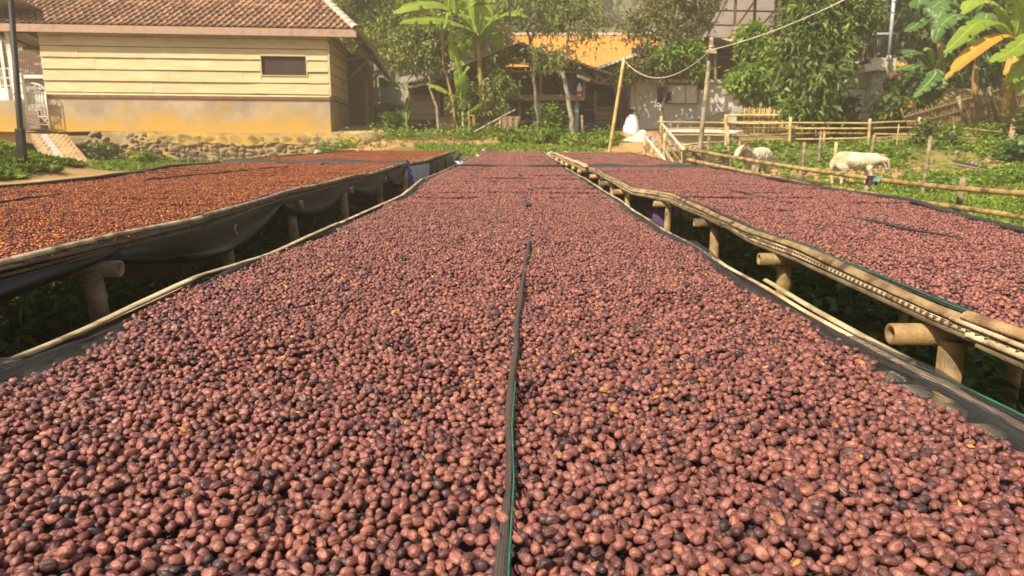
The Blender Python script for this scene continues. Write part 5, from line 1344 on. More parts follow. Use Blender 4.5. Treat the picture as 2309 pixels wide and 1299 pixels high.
# ================================================================ VEGETATION
def leaf_mat(name, lo, hi, trans=.35, rough=.5):
    return mat(name, lo, hi, 1.2, rough, 0, spec=.35, trans=trans, tint=True, ramp=(0.1, 1.0))
M['leaf_mid'] = leaf_mat('leaf_mid', (.036, .072, .012), (.15, .24, .042))
M['leaf_mango'] = leaf_mat('leaf_mango', (.034, .066, .010), (.21, .30, .05))
M['leaf_dark'] = leaf_mat('leaf_dark', (.018, .036, .008), (.085, .125, .022))
M['leaf_olive'] = leaf_mat('leaf_olive', (.080, .095, .020), (.30, .33, .08))
M['leaf_lime'] = leaf_mat('leaf_lime', (.10, .14, .012), (.34, .38, .035), .45)
M['leaf_brown'] = leaf_mat('leaf_brown', (.075, .072, .022), (.25, .235, .07))
M['leaf_fresh'] = leaf_mat('leaf_fresh', (.075, .145, .016), (.27, .39, .045), .4)
M['leaf_hill'] = leaf_mat('leaf_hill', (.07, .09, .035), (.20, .22, .09))
M['grass'] = leaf_mat('grass_blades', (.095, .165, .018), (.34, .46, .055), .4, .6)
M['grass_dry'] = leaf_mat('grass_dry', (.14, .13, .03), (.36, .31, .10), .4, .6)
M['banana'] = leaf_mat('banana_leaf', (.18, .29, .018), (.40, .50, .06), .5, .42)
M['banana_deep'] = leaf_mat('banana_leaf_deep', (.045, .11, .022), (.13, .24, .06), .35, .40)
M['banana_yellow'] = leaf_mat('banana_leaf_yellow', (.50, .25, .02), (.66, .40, .05), .4, .5)
M['banana_rib'] = mat('banana_rib', (.26, .32, .07), (.36, .42, .11), 5, .5)
M['banana_stem'] = mat('banana_stem', (.15, .085, .03), (.34, .23, .08), 4, .7, .2, 20, (1, 1, .3))
M['bark'] = mat('bark', (.10, .075, .05), (.22, .17, .12), 6, .95, .5, 25, (1, 1, .4))
M['bark_pale'] = mat('bark_pale', (.20, .16, .11), (.42, .36, .27), 5, .9, .4, 18, third=(.12, .09, .06), third_scale=5, third_amt=.5)

def unit(v): return v / np.maximum(np.linalg.norm(v, axis=-1, keepdims=True), 1e-9)
def leaf_geo(pos, d, nrm, L, W, fold=.12, droop=.15):
    """four-cornered leaves folded along the midrib"""
    d = unit(d); s = unit(np.cross(d, nrm)); nn = np.cross(s, d); L = L[:, None]; W = W[:, None]
    v0 = pos; v1 = pos + d * L * .42 + s * W * .5 + nn * W * fold; v2 = pos + d * L - np.array([0, 0, 1]) * L * droop; v3 = pos + d * L * .42 - s * W * .5 + nn * W * fold
    V = np.stack([v0, v1, v2, v3], 1).reshape(-1, 3); b = np.arange(len(pos))[:, None] * 4
    F = np.concatenate([b + np.array([0, 1, 2]), b + np.array([0, 2, 3])], 0)
    return V, F
def crown_geo(blobs, n_clump, per, L, W, spread, rs, up=.5, hollow=.55, droop=.25):
    """blobs: (cx,cy,cz,rx,ry,rz); leaves gathered in clumps near the crown's outside"""
    vol = np.array([b[3] * b[4] * b[5] for b in blobs]) ** .67; cnt = np.maximum(1, (n_clump * vol / vol.sum()).astype(int))
    P_ = []; D_ = []
    for b, c in zip(blobs, cnt):
        q = unit(rs.normal(0, 1, (c, 3))); r = rs.uniform(hollow ** 3, 1, (c, 1)) ** (1 / 3)
        ctr = q * r * np.array(b[3:]) + np.array(b[:3]); P_.append(ctr); D_.append(q)
    P_ = np.concatenate(P_); D_ = np.concatenate(D_); k = len(P_)
    size = rs.uniform(.5, 1.25, k)
    pos = np.repeat(P_, per, 0) + rs.normal(0, 1, (k * per, 3)) * spread * np.repeat(size, per)[:, None] * np.array([1, 1, .65])
    d = np.repeat(D_, per, 0) * .7 + rs.normal(0, .75, (k * per, 3)) + np.array([0, 0, -.15])
    nrm = unit(rs.normal(0, .55, (k * per, 3)) + np.array([0, 0, up]) + np.repeat(D_, per, 0) * .35)
    Ls = L * rs.uniform(.65, 1.25, k * per); Ws = W * rs.uniform(.7, 1.2, k * per)
    V, F = leaf_geo(pos, d, nrm, Ls, Ws, .12, droop)
    tint = np.clip(np.repeat(rs.uniform(.1, .85, k), per) + rs.normal(0, .16, k * per), 0, 1)
    return V, F, np.repeat(tint, 4)
def crown(name, parent, m, *a, **k):
    V, F, t = crown_geo(*a, **k)
    off = np.array(worg(parent)) if parent else 0
    return put(name, np_mesh(name, V - off, F, m, False, tint=t), parent)
def limb(mb, pts, r0, r1, n=7, rng=random, wob=.04):
    pts = [Vector(p) for p in pts]; out = []; m = len(pts) - 1
    for i in range(m):
        for t in (0, .33, .66): out.append(pts[i].lerp(pts[i + 1], t) + Vector((rng.uniform(-wob, wob), rng.uniform(-wob, wob), 0)) * (1 if i + t > 0 else 0))
    out.append(pts[-1]); k = len(out) - 1
    mb.tube(out, [r0 + (r1 - r0) * (i / k) ** .8 for i in range(k + 1)], n)
def tree(name, label, cat, base, limbs, blobs, n_clump, per, L, W, spread, leaf, bark, seed, group=None, **kw):
    rs = np.random.RandomState(seed); rr = random.Random(seed); t = thing(name, label, cat, base, group)
    for i, (pts_, r0, r1) in enumerate(limbs):
        mb = MB(); limb(mb, pts_, r0, r1, 8 if i == 0 else 6, rr); mb.build('trunk' if i == 0 else 'branch', bark, t, True)
    if blobs: crown('crown', t, leaf, blobs, n_clump, per, L, W, spread, rs, **kw)
    return t
def B(px, py, Y, rx, ry, rz=None):
    """crown blob seen at a pixel, radii given in photograph pixels at that distance"""
    s = Y / FPX; p = P(px, py, Y); return (p.x, p.y, p.z, rx * s, (rz or (rx + ry) / 2) * s, ry * s)
def base(px, py, Y=None):
    if Y is None: return PG(px, py)
    p = P(px, py, Y); return Vector((p.x, Y, gz(p.x, Y)))

# ---- far hill and its woods
hv = []; hx = np.linspace(-150, 190, 70); hy = np.linspace(62, 200, 30)
HX, HY = np.meshgrid(hx, hy)
def hillz(x, y): return 2 + np.clip((y - 55) * .36, 0, 25) * (1 + .16 * np.sin(x * .045 + 1) + .10 * np.sin(x * .11)) * np.clip(1 - ((x - 25) / 320) ** 2, .3, 1)
HZ = hillz(HX, HY); I = np.arange(HX.size).reshape(HX.shape)
tag(put('hill', np_mesh('hill', np.stack([HX, HY, HZ], -1).reshape(-1, 3), np.stack([I[:-1, :-1], I[:-1, 1:], I[1:, 1:], I[1:, :-1]], -1).reshape(-1, 4), mat('hill_earth', (.07, .09, .03), (.13, .13, .05), .3, 1.0), True)), 'wooded hillside far behind the houses', kind='structure')
rs = np.random.RandomState(4); bl = []
for i in range(330):
    x = rs.uniform(-90, 120); y = 60 + 85 * rs.uniform(0, 1) ** 1.3; r = rs.uniform(2.2, 4.6); bl.append((x, y, float(hillz(x, y)) + r * .5, r, r, r * rs.uniform(.7, 1.2)))
tag(crown('woods', None, M['leaf_hill'], bl, 7000, 16, 1.25, .85, .85, rs), 'hazy green woods covering the far hillside', kind='stuff')

# ---- tall trees behind the plank house and sheds
tree('feathery_tree', 'tall yellow green feathery tree rising just right of the plank house roof', 'tree', base(880, 280, 31),
     [([base(880, 280, 31), P(868, 160, 31), P(850, 60, 31), P(835, -60, 31)], .16, .06), ([P(868, 140, 31), P(905, 70, 31.5), P(930, -20, 32)], .08, .03), ([P(862, 110, 31), P(820, 40, 31), P(800, -20, 31)], .06, .03)],
     [B(770, 10, 31, 70, 22), B(840, 60, 31, 55, 26), B(900, 20, 31, 60, 25), B(850, -30, 31, 90, 30), B(890, 120, 31, 45, 30), B(860, 92, 30.5, 40, 22), B(925, 70, 31.5, 50, 25), B(812, 95, 32, 28, 20), B(760, -20, 32, 60, 30)], 330, 44, .20, .09, .24, M['leaf_lime'], M['bark_pale'], 21, 'trees behind the sheds')
tree('feathery_tree', 'pale feathery tree farther back between the plank house and the banana plant', 'tree', base(965, 280, 35),
     [([base(965, 280, 35), P(960, 150, 35), P(975, 40, 35), P(970, -60, 35)], .2, .07), ([P(962, 120, 35), P(1000, 50, 35), P(1020, -30, 35)], .09, .04)],
     [B(960, 60, 35, 60, 45), B(1010, 20, 35, 60, 40), B(930, 0, 35, 60, 35), B(980, 120, 34, 55, 40), B(1060, 40, 36, 55, 50), B(1110, 90, 36, 40, 40)], 380, 44, .26, .12, .28, M['leaf_olive'], M['bark_pale'], 22, 'trees behind the sheds')
tree('coffee_tree', 'dense olive leaved tree left of the banana plant, thin bent trunk', 'tree', base(988, 302, 23.4),
     [([base(988, 302, 23.4), P(985, 240, 23.4), P(972, 200, 23.4), P(962, 150, 23.4), P(958, 100, 23.5)], .055, .03), ([P(966, 170, 23.4), P(930, 140, 23.4), P(905, 125, 23.4)], .03, .015), ([P(960, 120, 23.4), P(990, 90, 23.4)], .03, .015)],
     [B(920, 120, 23.6, 42, 45), B(965, 90, 23.6, 48, 50), B(990, 130, 23.8, 36, 40), B(940, 60, 24, 45, 30), B(1010, 80, 24, 40, 40)], 150, 34, .17, .075, .19, M['leaf_olive'], M['bark_pale'], 23)
tree('bushy_tree', 'dark leafy coffee bush filling the foot of the banana clump', 'bush', base(1090, 300, 22.3),
     [([base(1085, 300, 22.3), P(1085, 230, 22.3), P(1090, 180, 22.3)], .04, .02)],
     [B(1090, 240, 22.3, 50, 50), B(1120, 200, 22.5, 40, 40), B(1060, 270, 22.2, 34, 30), B(1110, 275, 22.2, 36, 28), B(1050, 220, 22.6, 30, 36), B(1135, 150, 22.8, 30, 34)], 85, 34, .19, .075, .16, M['leaf_olive'], M['bark'], 24, droop=.45)
tree('slim_tree', 'slim grey tree with forked trunk in front of the workshop, sparse grey green leaves', 'tree', base(1213, 300, 22.0),
     [([base(1213, 300, 22.0), P(1211, 240, 22.0), P(1206, 180, 22), P(1200, 110, 22), P(1196, 90, 22)], .06, .045), ([P(1197, 95, 22), P(1182, 50, 22), P(1160, 10, 22), P(1150, -40, 22)], .045, .02), ([P(1197, 95, 22), P(1210, 60, 22), P(1216, 0, 22), P(1212, -60, 22)], .05, .025), ([P(1204, 120, 22), P(1230, 105, 22), P(1250, 100, 22)], .02, .01)],
     [B(1200, 10, 22, 70, 35), B(1150, -10, 22, 50, 30), B(1250, 40, 22, 45, 40), B(1215, 140, 21.8, 34, 26), B(1195, 160, 21.8, 14, 12), B(1240, 118, 22, 34, 18), B(1270, 0, 22, 50, 35)], 70, 24, .18, .06, .21, M['leaf_olive'], M['bark'], 25, 'slim trees before the workshop', hollow=.2)
tree('slim_tree', 'leaning tree with mottled pale trunk in front of the drum and workshop', 'tree', base(1298, 318, 21.2),
     [([base(1298, 318, 21.2), P(1288, 270, 21.2), P(1278, 215, 21.2), P(1266, 160, 21.2)], .085, .06), ([P(1266, 160, 21.2), P(1280, 120, 21.2), P(1284, 60, 21.2), P(1290, -30, 21.2)], .05, .025), ([P(1266, 160, 21.2), P(1250, 130, 21.2), P(1225, 110, 21.2)], .03, .012), ([P(1283, 95, 21.2), P(1320, 88, 21.2), P(1362, 84, 21.2)], .02, .008), ([P(1284, 60, 21.2), P(1310, 20, 21.2), P(1330, -30, 21.2)], .03, .012)],
     [B(1300, 60, 21.2, 42, 45), B(1270, 30, 21.2, 42, 40), B(1320, 10, 21.2, 48, 35), B(1340, 95, 21.2, 22, 14), B(1245, 140, 21, 38, 22), B(1225, 120, 21, 24, 18), B(1262, 110, 21.3, 26, 22), B(1352, 40, 21.3, 22, 20), B(1290, -30, 21.2, 60, 30)], 85, 24, .17, .055, .19, M['leaf_olive'], M['bark_pale'], 26, 'slim trees before the workshop', hollow=.2)
tree('broad_tree', 'brownish bushy tree hiding the upper windows of the white house', 'tree', base(1496, 288, 22.8),
     [([base(1494, 288, 22.8), P(1496, 230, 22.8), P(1506, 170, 22.8), P(1515, 90, 22.8), P(1520, 0, 22.8)], .05, .04), ([P(1506, 170, 22.8), P(1470, 120, 22.8), P(1450, 70, 22.8)], .04, .02), ([P(1512, 110, 22.8), P(1560, 60, 22.8), P(1590, 10, 22.8)], .04, .02), ([P(1506, 160, 22.8), P(1555, 135, 22.8)], .03, .015)],
     [B(1520, 20, 22.8, 85, 42), B(1460, 60, 22.8, 50, 36), B(1570, 36, 22.8, 36, 34), B(1500, 100, 22.6, 55, 36), B(1550, 130, 22.4, 40, 24), B(1470, 140, 22.4, 45, 28), B(1520, 158, 22.3, 36, 12), B(1420, 60, 23, 22, 22), B(1530, -20, 23, 60, 34)], 170, 30, .165, .07, .17, M['leaf_brown'], M['bark'], 27)
tree('broad_tree', 'light green leafy tufts on the right side of the brownish tree', 'tree', base(1545, 288, 22.6), [([base(1545, 288, 22.6), P(1547, 220, 22.6), P(1545, 150, 22.6)], .022, .012)],
     [B(1545, 118, 22.2, 36, 16), B(1580, 162, 22.1, 12, 10), B(1500, 128, 22.2, 26, 16)], 60, 34, .18, .09, .14, M['leaf_fresh'], M['bark'], 28)
tree('sapling', 'thin bare stemmed sapling by the left corner of the white house', 'tree', base(1440, 300, 23.2),
     [([base(1440, 300, 23.2), P(1436, 250, 23.2), P(1430, 200, 23.2), P(1432, 160, 23.2)], .025, .012), ([P(1440, 270, 23.2), P(1448, 240, 23.2), P(1440, 210, 23.2)], .015, .008)], [B(1400, 170, 23, 14, 22), B(1432, 165, 23, 18, 16)], 26, 26, .16, .07, .14, M['leaf_olive'], M['bark'], 29)
tree('shrub_tree', 'fresh green small tree between the white house and the big tree', 'tree', base(1690, 270, 20.8),
     [([base(1690, 275, 20.8), P(1690, 210, 20.8), P(1694, 160, 20.8), P(1700, 110, 20.8)], .035, .015), ([P(1691, 200, 20.8), P(1660, 190, 20.8)], .02, .01)],
     [B(1690, 170, 20.8, 30, 22), B(1672, 190, 20.7, 28, 12), B(1695, 205, 20.7, 22, 20), B(1720, 130, 21, 26, 26), B(1700, 92, 21.2, 24, 30), B(1735, 170, 21, 26, 30), B(1738, 210, 21, 20, 26)], 190, 36, .19, .10, .15, M['leaf_fresh'], M['bark'], 30)
tree('mango_tree', 'big dense tree with long drooping leaves right of the canopy, taller than the rest', 'tree', base(1830, 285, 18.6),
     [([base(1830, 285, 18.6), P(1828, 220, 18.7), P(1835, 150, 18.8), P(1840, 60, 18.8), P(1845, -40, 18.8)], .14, .07), ([P(1832, 180, 18.7), P(1790, 120, 18.6), P(1770, 90, 18.5)], .06, .03), ([P(1836, 130, 18.8), P(1890, 90, 18.7), P(1925, 100, 18.6)], .06, .03)],
     [B(1850, 40, 18.8, 68, 60), B(1795, 120, 18.5, 40, 50), B(1868, 105, 18.5, 44, 42), B(1835, 170, 18.3, 58, 45), B(1805, 225, 18.2, 36, 34), B(1842, 205, 18.3, 30, 30), B(1788, 180, 18.6, 26, 34), B(1830, 252, 18.2, 36, 22), B(1900, 30, 19, 60, 44), B(1860, -20, 19, 80, 40)], 400, 34, .20, .075, .18, M['leaf_mango'], M['bark'], 31, droop=.4)
tree('leafy_shrub', 'dark pointed leaf shrub in front of the white stair wall', 'bush', base(1895, 283, 19.2),
     [([base(1895, 283, 19.2), P(1895, 240, 19.2)], .03, .015)], [B(1898, 260, 19.2, 20, 24), B(1905, 238, 19.2, 10, 16), B(1880, 270, 19.1, 18, 12), B(1922, 272, 19.2, 12, 10)], 36, 34, .26, .06, .15, M['leaf_dark'], M['bark'], 32, up=.2, droop=.05)
# dark wood at the right rear
for k, (px, Y, bl, lab) in enumerate((
    (1960, 26, [(1960, 40, 60, 60), (1990, -10, 60, 50), (1930, 0, 50, 50)], 'bright leaved tree behind the black stair railing'),
    (2060, 25, [(2060, 30, 60, 70), (2090, 110, 60, 60), (2040, 150, 40, 60), (2120, 20, 60, 60)], 'dark tree behind the banana leaves, right of the grey pipe'),
    (2180, 25, [(2180, 60, 70, 80), (2200, 140, 70, 60), (2150, -20, 80, 50), (2140, 170, 60, 50)], 'dark tree in the gloom behind the leaning slat fence'),
    (2290, 26, [(2290, 40, 80, 90), (2300, 140, 70, 70), (2340, 0, 80, 80)], 'dark tree behind the yellowing banana leaves at the far right'))):
    tree('shade_tree', lab, 'tree', base(px, 270, Y), [([base(px, 270, Y), P(px + 6, 150, Y), P(px - 5, 20, Y)], .14, .07)], [B(a, b, Y, c, d) for a, b, c, d in bl], 300, 36, .30, .14, .26, M['leaf_mid'] if k == 0 else M['leaf_dark'], M['bark'], 40 + k, 'dark trees behind the banana grove')
tree('creeper_bush', 'leafy bush with yellowing leaves at the left foot of the slat fence', 'bush', base(2035, 275, 19.3),
     [([base(2035, 280, 19.3), P(2035, 240, 19.3)], .03, .015)], [B(2030, 235, 19.4, 30, 26), B(2060, 215, 19.6, 30, 20), B(2015, 262, 19.3, 24, 24), B(2085, 240, 19.5, 26, 20), B(2050, 195, 20.2, 34, 24)], 100, 34, .20, .13, .15, M['leaf_mid'], M['bark'], 45)
crown('yellow_leaves', bpy.data.objects['creeper_bush'], M['banana_yellow'], [B(2046, 240, 19.0, 9, 14), B(2015, 248, 19.0, 7, 8)], 8, 7, .16, .13, .08, np.random.RandomState(3))
# screen of trees further back so no bare sky shows between
far = [(700, 50, .9), (790, 46, 1.1), (880, 48, 1.1), (1010, 48, 1.0), (1120, 46, 1.0), (1640, 44, 1.1), (1740, 46, 1.3), (1850, 44, 1.4), (1960, 46, 1.3), (2080, 40, 1.3), (2200, 40, 1.4), (2330, 40, 1.4)]
BT = ['background tree just past the roof ridge of the plank house', 'background tree right of the plank house roof, behind the feathery tree', 'background tree farther right behind the feathery tree', 'background tree behind the olive leaved tree', 'background tree behind the banana plant',
      'background tree behind the brownish tree and the canopy', 'background tree straight behind the steel canopy', 'background tree behind the crown of the big mango like tree', 'background tree behind the black stair railing', 'background tree far behind the grey pipe', 'background tree far behind the banana grove', 'background tree at the far right end of the row behind the grove']
for k, (px, Y, s) in enumerate(far):
    c = P(px, 90, Y); w = ['left', 'middle', 'right']
    b0 = Vector((c.x, Y, gz(c.x, Y)))
    blobs = [(c.x + dx * s, Y + dy, b0.z + h * s, r * s, r * s, r * .85 * s) for dx, dy, h, r in ((0, 0, 8.2, 2.2), (-1.8, .5, 6.2, 1.8), (1.9, .3, 6.6, 1.9), (.4, -.6, 4.6, 1.9), (-.8, .2, 10, 1.6), (1.2, 0, 10.2, 1.5), (-2.4, 0, 3.8, 1.4), (2.4, 0, 3.6, 1.4))]
    tree('background_tree', BT[k], 'tree', b0, [([b0, b0 + Vector((.2, 0, 5)), b0 + Vector((0, 0, 9))], .2, .08)], blobs, 260, 28, .40, .22, .40, [M['leaf_olive'], M['leaf_lime'], M['leaf_mid']][(k * 2) % 3 if k < 6 else 2], M['bark'], 60 + k, 'trees in the row behind the houses')

# ---- banana plants
def banana_leaf(parent, pts, width, m, seed, twist=0.0, torn=.5, rib=True, name='leaf'):
    """blade along a curved rib given by points; torn into ribbons at the edge"""
    r = random.Random(seed); pts = [Vector(p) for p in pts]
    def at(t):
        n = len(pts) - 1; i = min(int(t * n), n - 1); f = t * n - i
        p0, p1, p2, p3 = pts[max(i - 1, 0)], pts[i], pts[i + 1], pts[min(i + 2, n)]
        return .5 * ((2 * p1) + (p2 - p0) * f + (2 * p0 - 5 * p1 + 4 * p2 - p3) * f * f + (3 * p1 - p0 - 3 * p2 + p3) * f ** 3)
    N = 30; V = []; Fc = []; T = []; L = sum((a - b).length for a, b in zip(pts[:-1], pts[1:]))
    mid = [at(i / N) for i in range(N + 1)]
    rag = [[1.0] * (N + 1), [1.0] * (N + 1)]; gap = [[0] * (N + 1), [0] * (N + 1)]
    for s in (0, 1):
        i = 1
        while i < N:
            i += r.randint(2, 5)
            if i < N and r.random() < torn: gap[s][i] = 1
    tb = r.uniform(.2, .7)
    off = worg(parent)
    for s, sg in ((0, 1), (1, -1)):
        for i in range(N):
            t0, t1 = i / N, (i + 1) / N; q = []
            for t, e in ((t0, 0), (t1, 1)):
                j = i + e; d = (mid[min(j + 1, N)] - mid[max(j - 1, 0)]).normalized()
                sd = d.cross(UP)
                if sd.length < .15: sd = d.cross(Vector((0, 1, 0)))
                sd.normalize()
                u = sd.cross(d); a = twist * t
                sd2 = sd * math.cos(a) + u * math.sin(a); nn = sd2.cross(d)
                w = width * .5 * max(.02, math.sin(math.pi * min(1, .03 + t * .97)) ** .55 * (1.0 if t < .6 else 1 - .35 * ((t - .6) / .4) ** 2))
                lag = d * (.10 * width)
                cut = .30 if (gap[s][j]) else 1.0
                dr = -abs(w) * .28
                q.append((mid[j], mid[j] + sd2 * sg * w * .5 * 1 + nn * (.10 * w), mid[j] + sd2 * sg * w * (1 if cut == 1 else .58) + nn * (-.10 * w) + lag * .6 + Vector((0, 0, dr * .3)) + d * ((L / N) * .36 * (1 if e == 0 else -1) if cut < 1 else 0)))
            b = len(V); V += [q[0][0], q[0][1], q[0][2], q[1][0], q[1][1], q[1][2]]
            Fc += [(b, b + 1, b + 4, b + 3), (b + 1, b + 2, b + 5, b + 4)]; tv = min(1, max(0, tb + r.uniform(-.18, .18))); T += [tv] * 6
    o = put(name, np_mesh(name, [tuple(v - off) for v in V], Fc, m, False, tint=T), parent)
    if rib: MB().tube([p + Vector((0, 0, -.006)) for p in mid[::3]], [.022 * (1 - .85 * i / 10) + .003 for i in range(len(mid[::3]))], 6).build('rib', M['banana_rib'], o, True)
    return o
YB = 22.4
bp = thing('banana_plant', 'tall lime green banana plant in the middle, sunlit leaves against the dark sheds', 'banana plant', base(1090, 300, YB))
for pts_, r0 in (([base(1093, 305, YB), P(1090, 240, YB), P(1082, 160, YB), P(1078, 100, YB), P(1080, 70, YB)], .10), ):
    mb = MB(); limb(mb, pts_, r0, .06, 9, random.Random(2), .02); mb.build('trunk', M['banana_stem'], bp, True)
mb = MB(); limb(mb, [P(1078, 110, YB), P(1079, 70, YB), P(1084, 30, YB)], .06, .03, 8, random.Random(1), .01); mb.build('crown_shaft', M['banana_rib'], bp, True)
LV = [([(1079, 80, 0), (1083, 20, .2), (1086, -60, .3), (1090, -150, .3)], .92, .0), ([(1078, 85, 0), (1040, 38, -.3), (990, 10, -.6), (930, 12, -.9), (888, 30, -1.1)], .55, .9), ([(1078, 88, 0), (1050, 62, -.5), (1000, 46, -.8), (950, 44, -1.0), (905, 50, -1.2)], .50, .9),
      ([(1082, 85, 0), (1110, 45, -.2), (1135, 15, -.3), (1150, -30, -.4)], .60, -.6), ([(1082, 84, 0), (1110, 50, -.4), (1140, 30, -.6), (1165, 28, -.8), (1188, 38, -.9)], .40, -.9), ([(1076, 84, 0), (1055, 30, .3), (1035, -20, .4), (1010, -70, .4)], .62, .4),
      ([(1080, 90, 0), (1105, 75, .4), (1120, 80, .7), (1128, 130, .9)], .55, .3), ([(1077, 92, 0), (1055, 85, .5), (1040, 110, .7), (1036, 160, .8)], .55, -.2), ([(1077, 90, 0), (1062, 70, -.2), (1040, 70, -.4), (1025, 95, -.5)], .5, .3), ([(1079, 86, 0), (1058, 20, -.1), (1050, -40, -.2), (1030, -120, -.2)], .7, -.5)]
for k, (q, w, tw) in enumerate(LV):
    banana_leaf(bp, [P(a, b, YB + c) for a, b, c in q], w, M['banana'], 200 + k, tw, .75)
# its suckers
bs_ = thing('banana_plant', 'thin leaning banana stem with reddish sheath left of the tall one', 'banana plant', base(1030, 302, 22.2))
mb = MB(); limb(mb, [base(1036, 305, 22.2), P(1026, 260, 22.2), P(1012, 190, 22.2), P(1000, 140, 22.2), P(996, 60, 22.3)], .06, .03, 8, random.Random(5), .02); mb.build('trunk', M['banana_stem'], bs_, True)
for k, (q, w, tw) in enumerate([([(998, 90, 0), (985, 40, .1), (960, 10, .1), (940, 0, 0)], .42, .5), ([(997, 80, 0), (1010, 30, .1), (1015, -30, .1)], .4, -.3)]):
    banana_leaf(bs_, [P(a, b, 22.3 + c) for a, b, c in q], w, M['banana'], 240 + k, tw)
b3 = thing('banana_plant', 'low young banana plant with two broad leaves below the tall one', 'banana plant', base(1044, 302, 21.8))
mb = MB(); limb(mb, [base(1046, 305, 21.8), P(1044, 260, 21.8), P(1038, 218, 21.8)], .045, .03, 8, random.Random(6), .01); mb.build('trunk', M['banana_rib'], b3, True)
for k, (q, w, tw) in enumerate([([(1038, 222, 0), (1042, 190, -.1), (1050, 165, -.1), (1052, 152, 0)], .50, 1.1), ([(1037, 222, 0), (1015, 212, -.2), (990, 198, -.3), (963, 190, -.4)], .34, .8), ([(1040, 220, 0), (1036, 170, .1), (1022, 110, .2), (1016, 66, .2)], .42, .5), ([(1040, 262, 0), (1062, 250, -.1), (1080, 238, -.15), (1086, 234, -.2)], .22, .6)]):
    banana_leaf(b3, [P(a, b, 21.8 + c) for a, b, c in q], w, M['banana'], 250 + k, tw)
b4 = thing('banana_plant', 'dark young banana shoot standing before the left shed', 'banana plant', base(920, 302, 22.6))
mb = MB(); limb(mb, [base(920, 305, 22.6), P(918, 285, 22.6), P(917, 270, 22.6)], .04, .03, 8, random.Random(7), .01); mb.build('trunk', M['banana_stem'], b4, True)
banana_leaf(b4, [P(917, 272, 22.6), P(916, 250, 22.6), P(921, 228, 22.6), P(924, 220, 22.6)], .30, M['banana_deep'], 260, 1.2, .1)
banana_leaf(b4, [P(916, 272, 22.6), P(905, 258, 22.5), P(893, 243, 22.4)], .10, M['leaf_brown'], 261, .6, .1)
bd_ = thing('banana_stump', 'short withered banana sucker with orange sheath before the dark bush', 'banana plant', base(1060, 304, 21.5))
mb = MB(); limb(mb, [base(1060, 306, 21.5), P(1058, 275, 21.5), P(1057, 250, 21.5)], .07, .03, 8, random.Random(8), .02); mb.build('trunk', M['banana_stem'], bd_, True)
banana_leaf(bd_, [P(1058, 262, 21.5), P(1067, 262, 21.4), P(1068, 285, 21.4)], .10, M['banana_yellow'], 262, .3, .2)
# grove at the right
def grove(label, bx, by, Y, top, leaves, m, seed, stem=M['banana_stem']):
    t = thing('banana_plant', label, 'banana plant', base(bx, by, Y), 'banana grove at the right')
    mb = MB(); b0 = base(bx, by, Y); limb(mb, [b0, b0.lerp(P(*top, Y), .5), P(*top, Y)], .11, .06, 9, random.Random(seed), .03); mb.build('trunk', stem, t, True)
    for k, l in enumerate(leaves):
        q, w, tw = l[:3]; banana_leaf(t, [P(a, b, Y + c) for a, b, c in q], w, l[3] if len(l) > 3 else m, seed * 10 + k, tw, .75)
    return t
YG = 19.0; yl = M['banana_yellow']; dg = M['banana_deep']
grove('banana plant at the right edge with long yellow dying leaves hanging', 2290, 230, 17.6, (2285, 85), [
    ([(2283, 92, 0), (2262, 78, -.2), (2225, 90, -.4), (2180, 125, -.6), (2132, 178, -.8)], .42, .9, yl), ([(2286, 95, 0), (2290, 120, -.3), (2280, 170, -.5), (2272, 215, -.5), (2270, 248, -.5)], .34, .5, yl), ([(2288, 98, 0), (2300, 120, -.3), (2296, 150, -.4), (2284, 160, -.4)], .24, .5, yl),
    ([(2284, 90, 0), (2255, 55, -.2), (2210, 48, -.4), (2170, 80, -.6), (2130, 118, -.7)], .46, .9, M['banana']), ([(2288, 92, 0), (2320, 80, -.5), (2280, 115, -1.2), (2232, 138, -1.5)], .45, .8, M['banana']), ([(2288, 85, 0), (2298, 40, -.2), (2285, -10, -.3), (2260, -50, -.3)], .60, .4),
    ([(2286, 85, 0), (2262, 30, 0), (2225, 0, 0), (2195, 0, -.1), (2170, 30, -.2)], .55, .7), ([(2290, 88, 0), (2330, 60, 0), (2370, 70, 0)], .5, .4), ([(2292, 100, 0), (2310, 140, -.5), (2290, 170, -.9), (2270, 185, -1)], .40, .7), ([(2292, 98, 0), (2330, 130, -.5), (2310, 190, -.8), (2300, 215, -.8)], .42, .5)], M['banana'], 31)
grove('banana plant with ragged blue green leaves just left of the yellow leaved one', 2205, 240, 19.6, (2200, 70), [
    ([(2200, 75, 0), (2175, 40, -.2), (2150, 35, -.3), (2120, 60, -.5), (2108, 95, -.6)], .5, .8), ([(2200, 75, 0), (2190, 20, -.2), (2205, -10, -.3), (2230, -20, -.3)], .55, .5), ([(2200, 72, 0), (2225, 30, -.4), (2215, 55, -.8), (2190, 72, -.9)], .52, .6), ([(2198, 74, 0), (2160, 20, 0), (2130, 0, 0), (2100, 20, -.2), (2090, 45, -.2)], .50, .7),
    ([(2202, 80, 0), (2222, 110, -.4), (2232, 145, -.6), (2245, 165, -.6)], .42, .5), ([(2202, 76, 0), (2240, 50, 0), (2260, 60, 0)], .42, .5), ([(2199, 76, 0), (2180, 95, -.2), (2160, 90, -.4), (2130, 128, -.5)], .36, .6)], dg, 32)
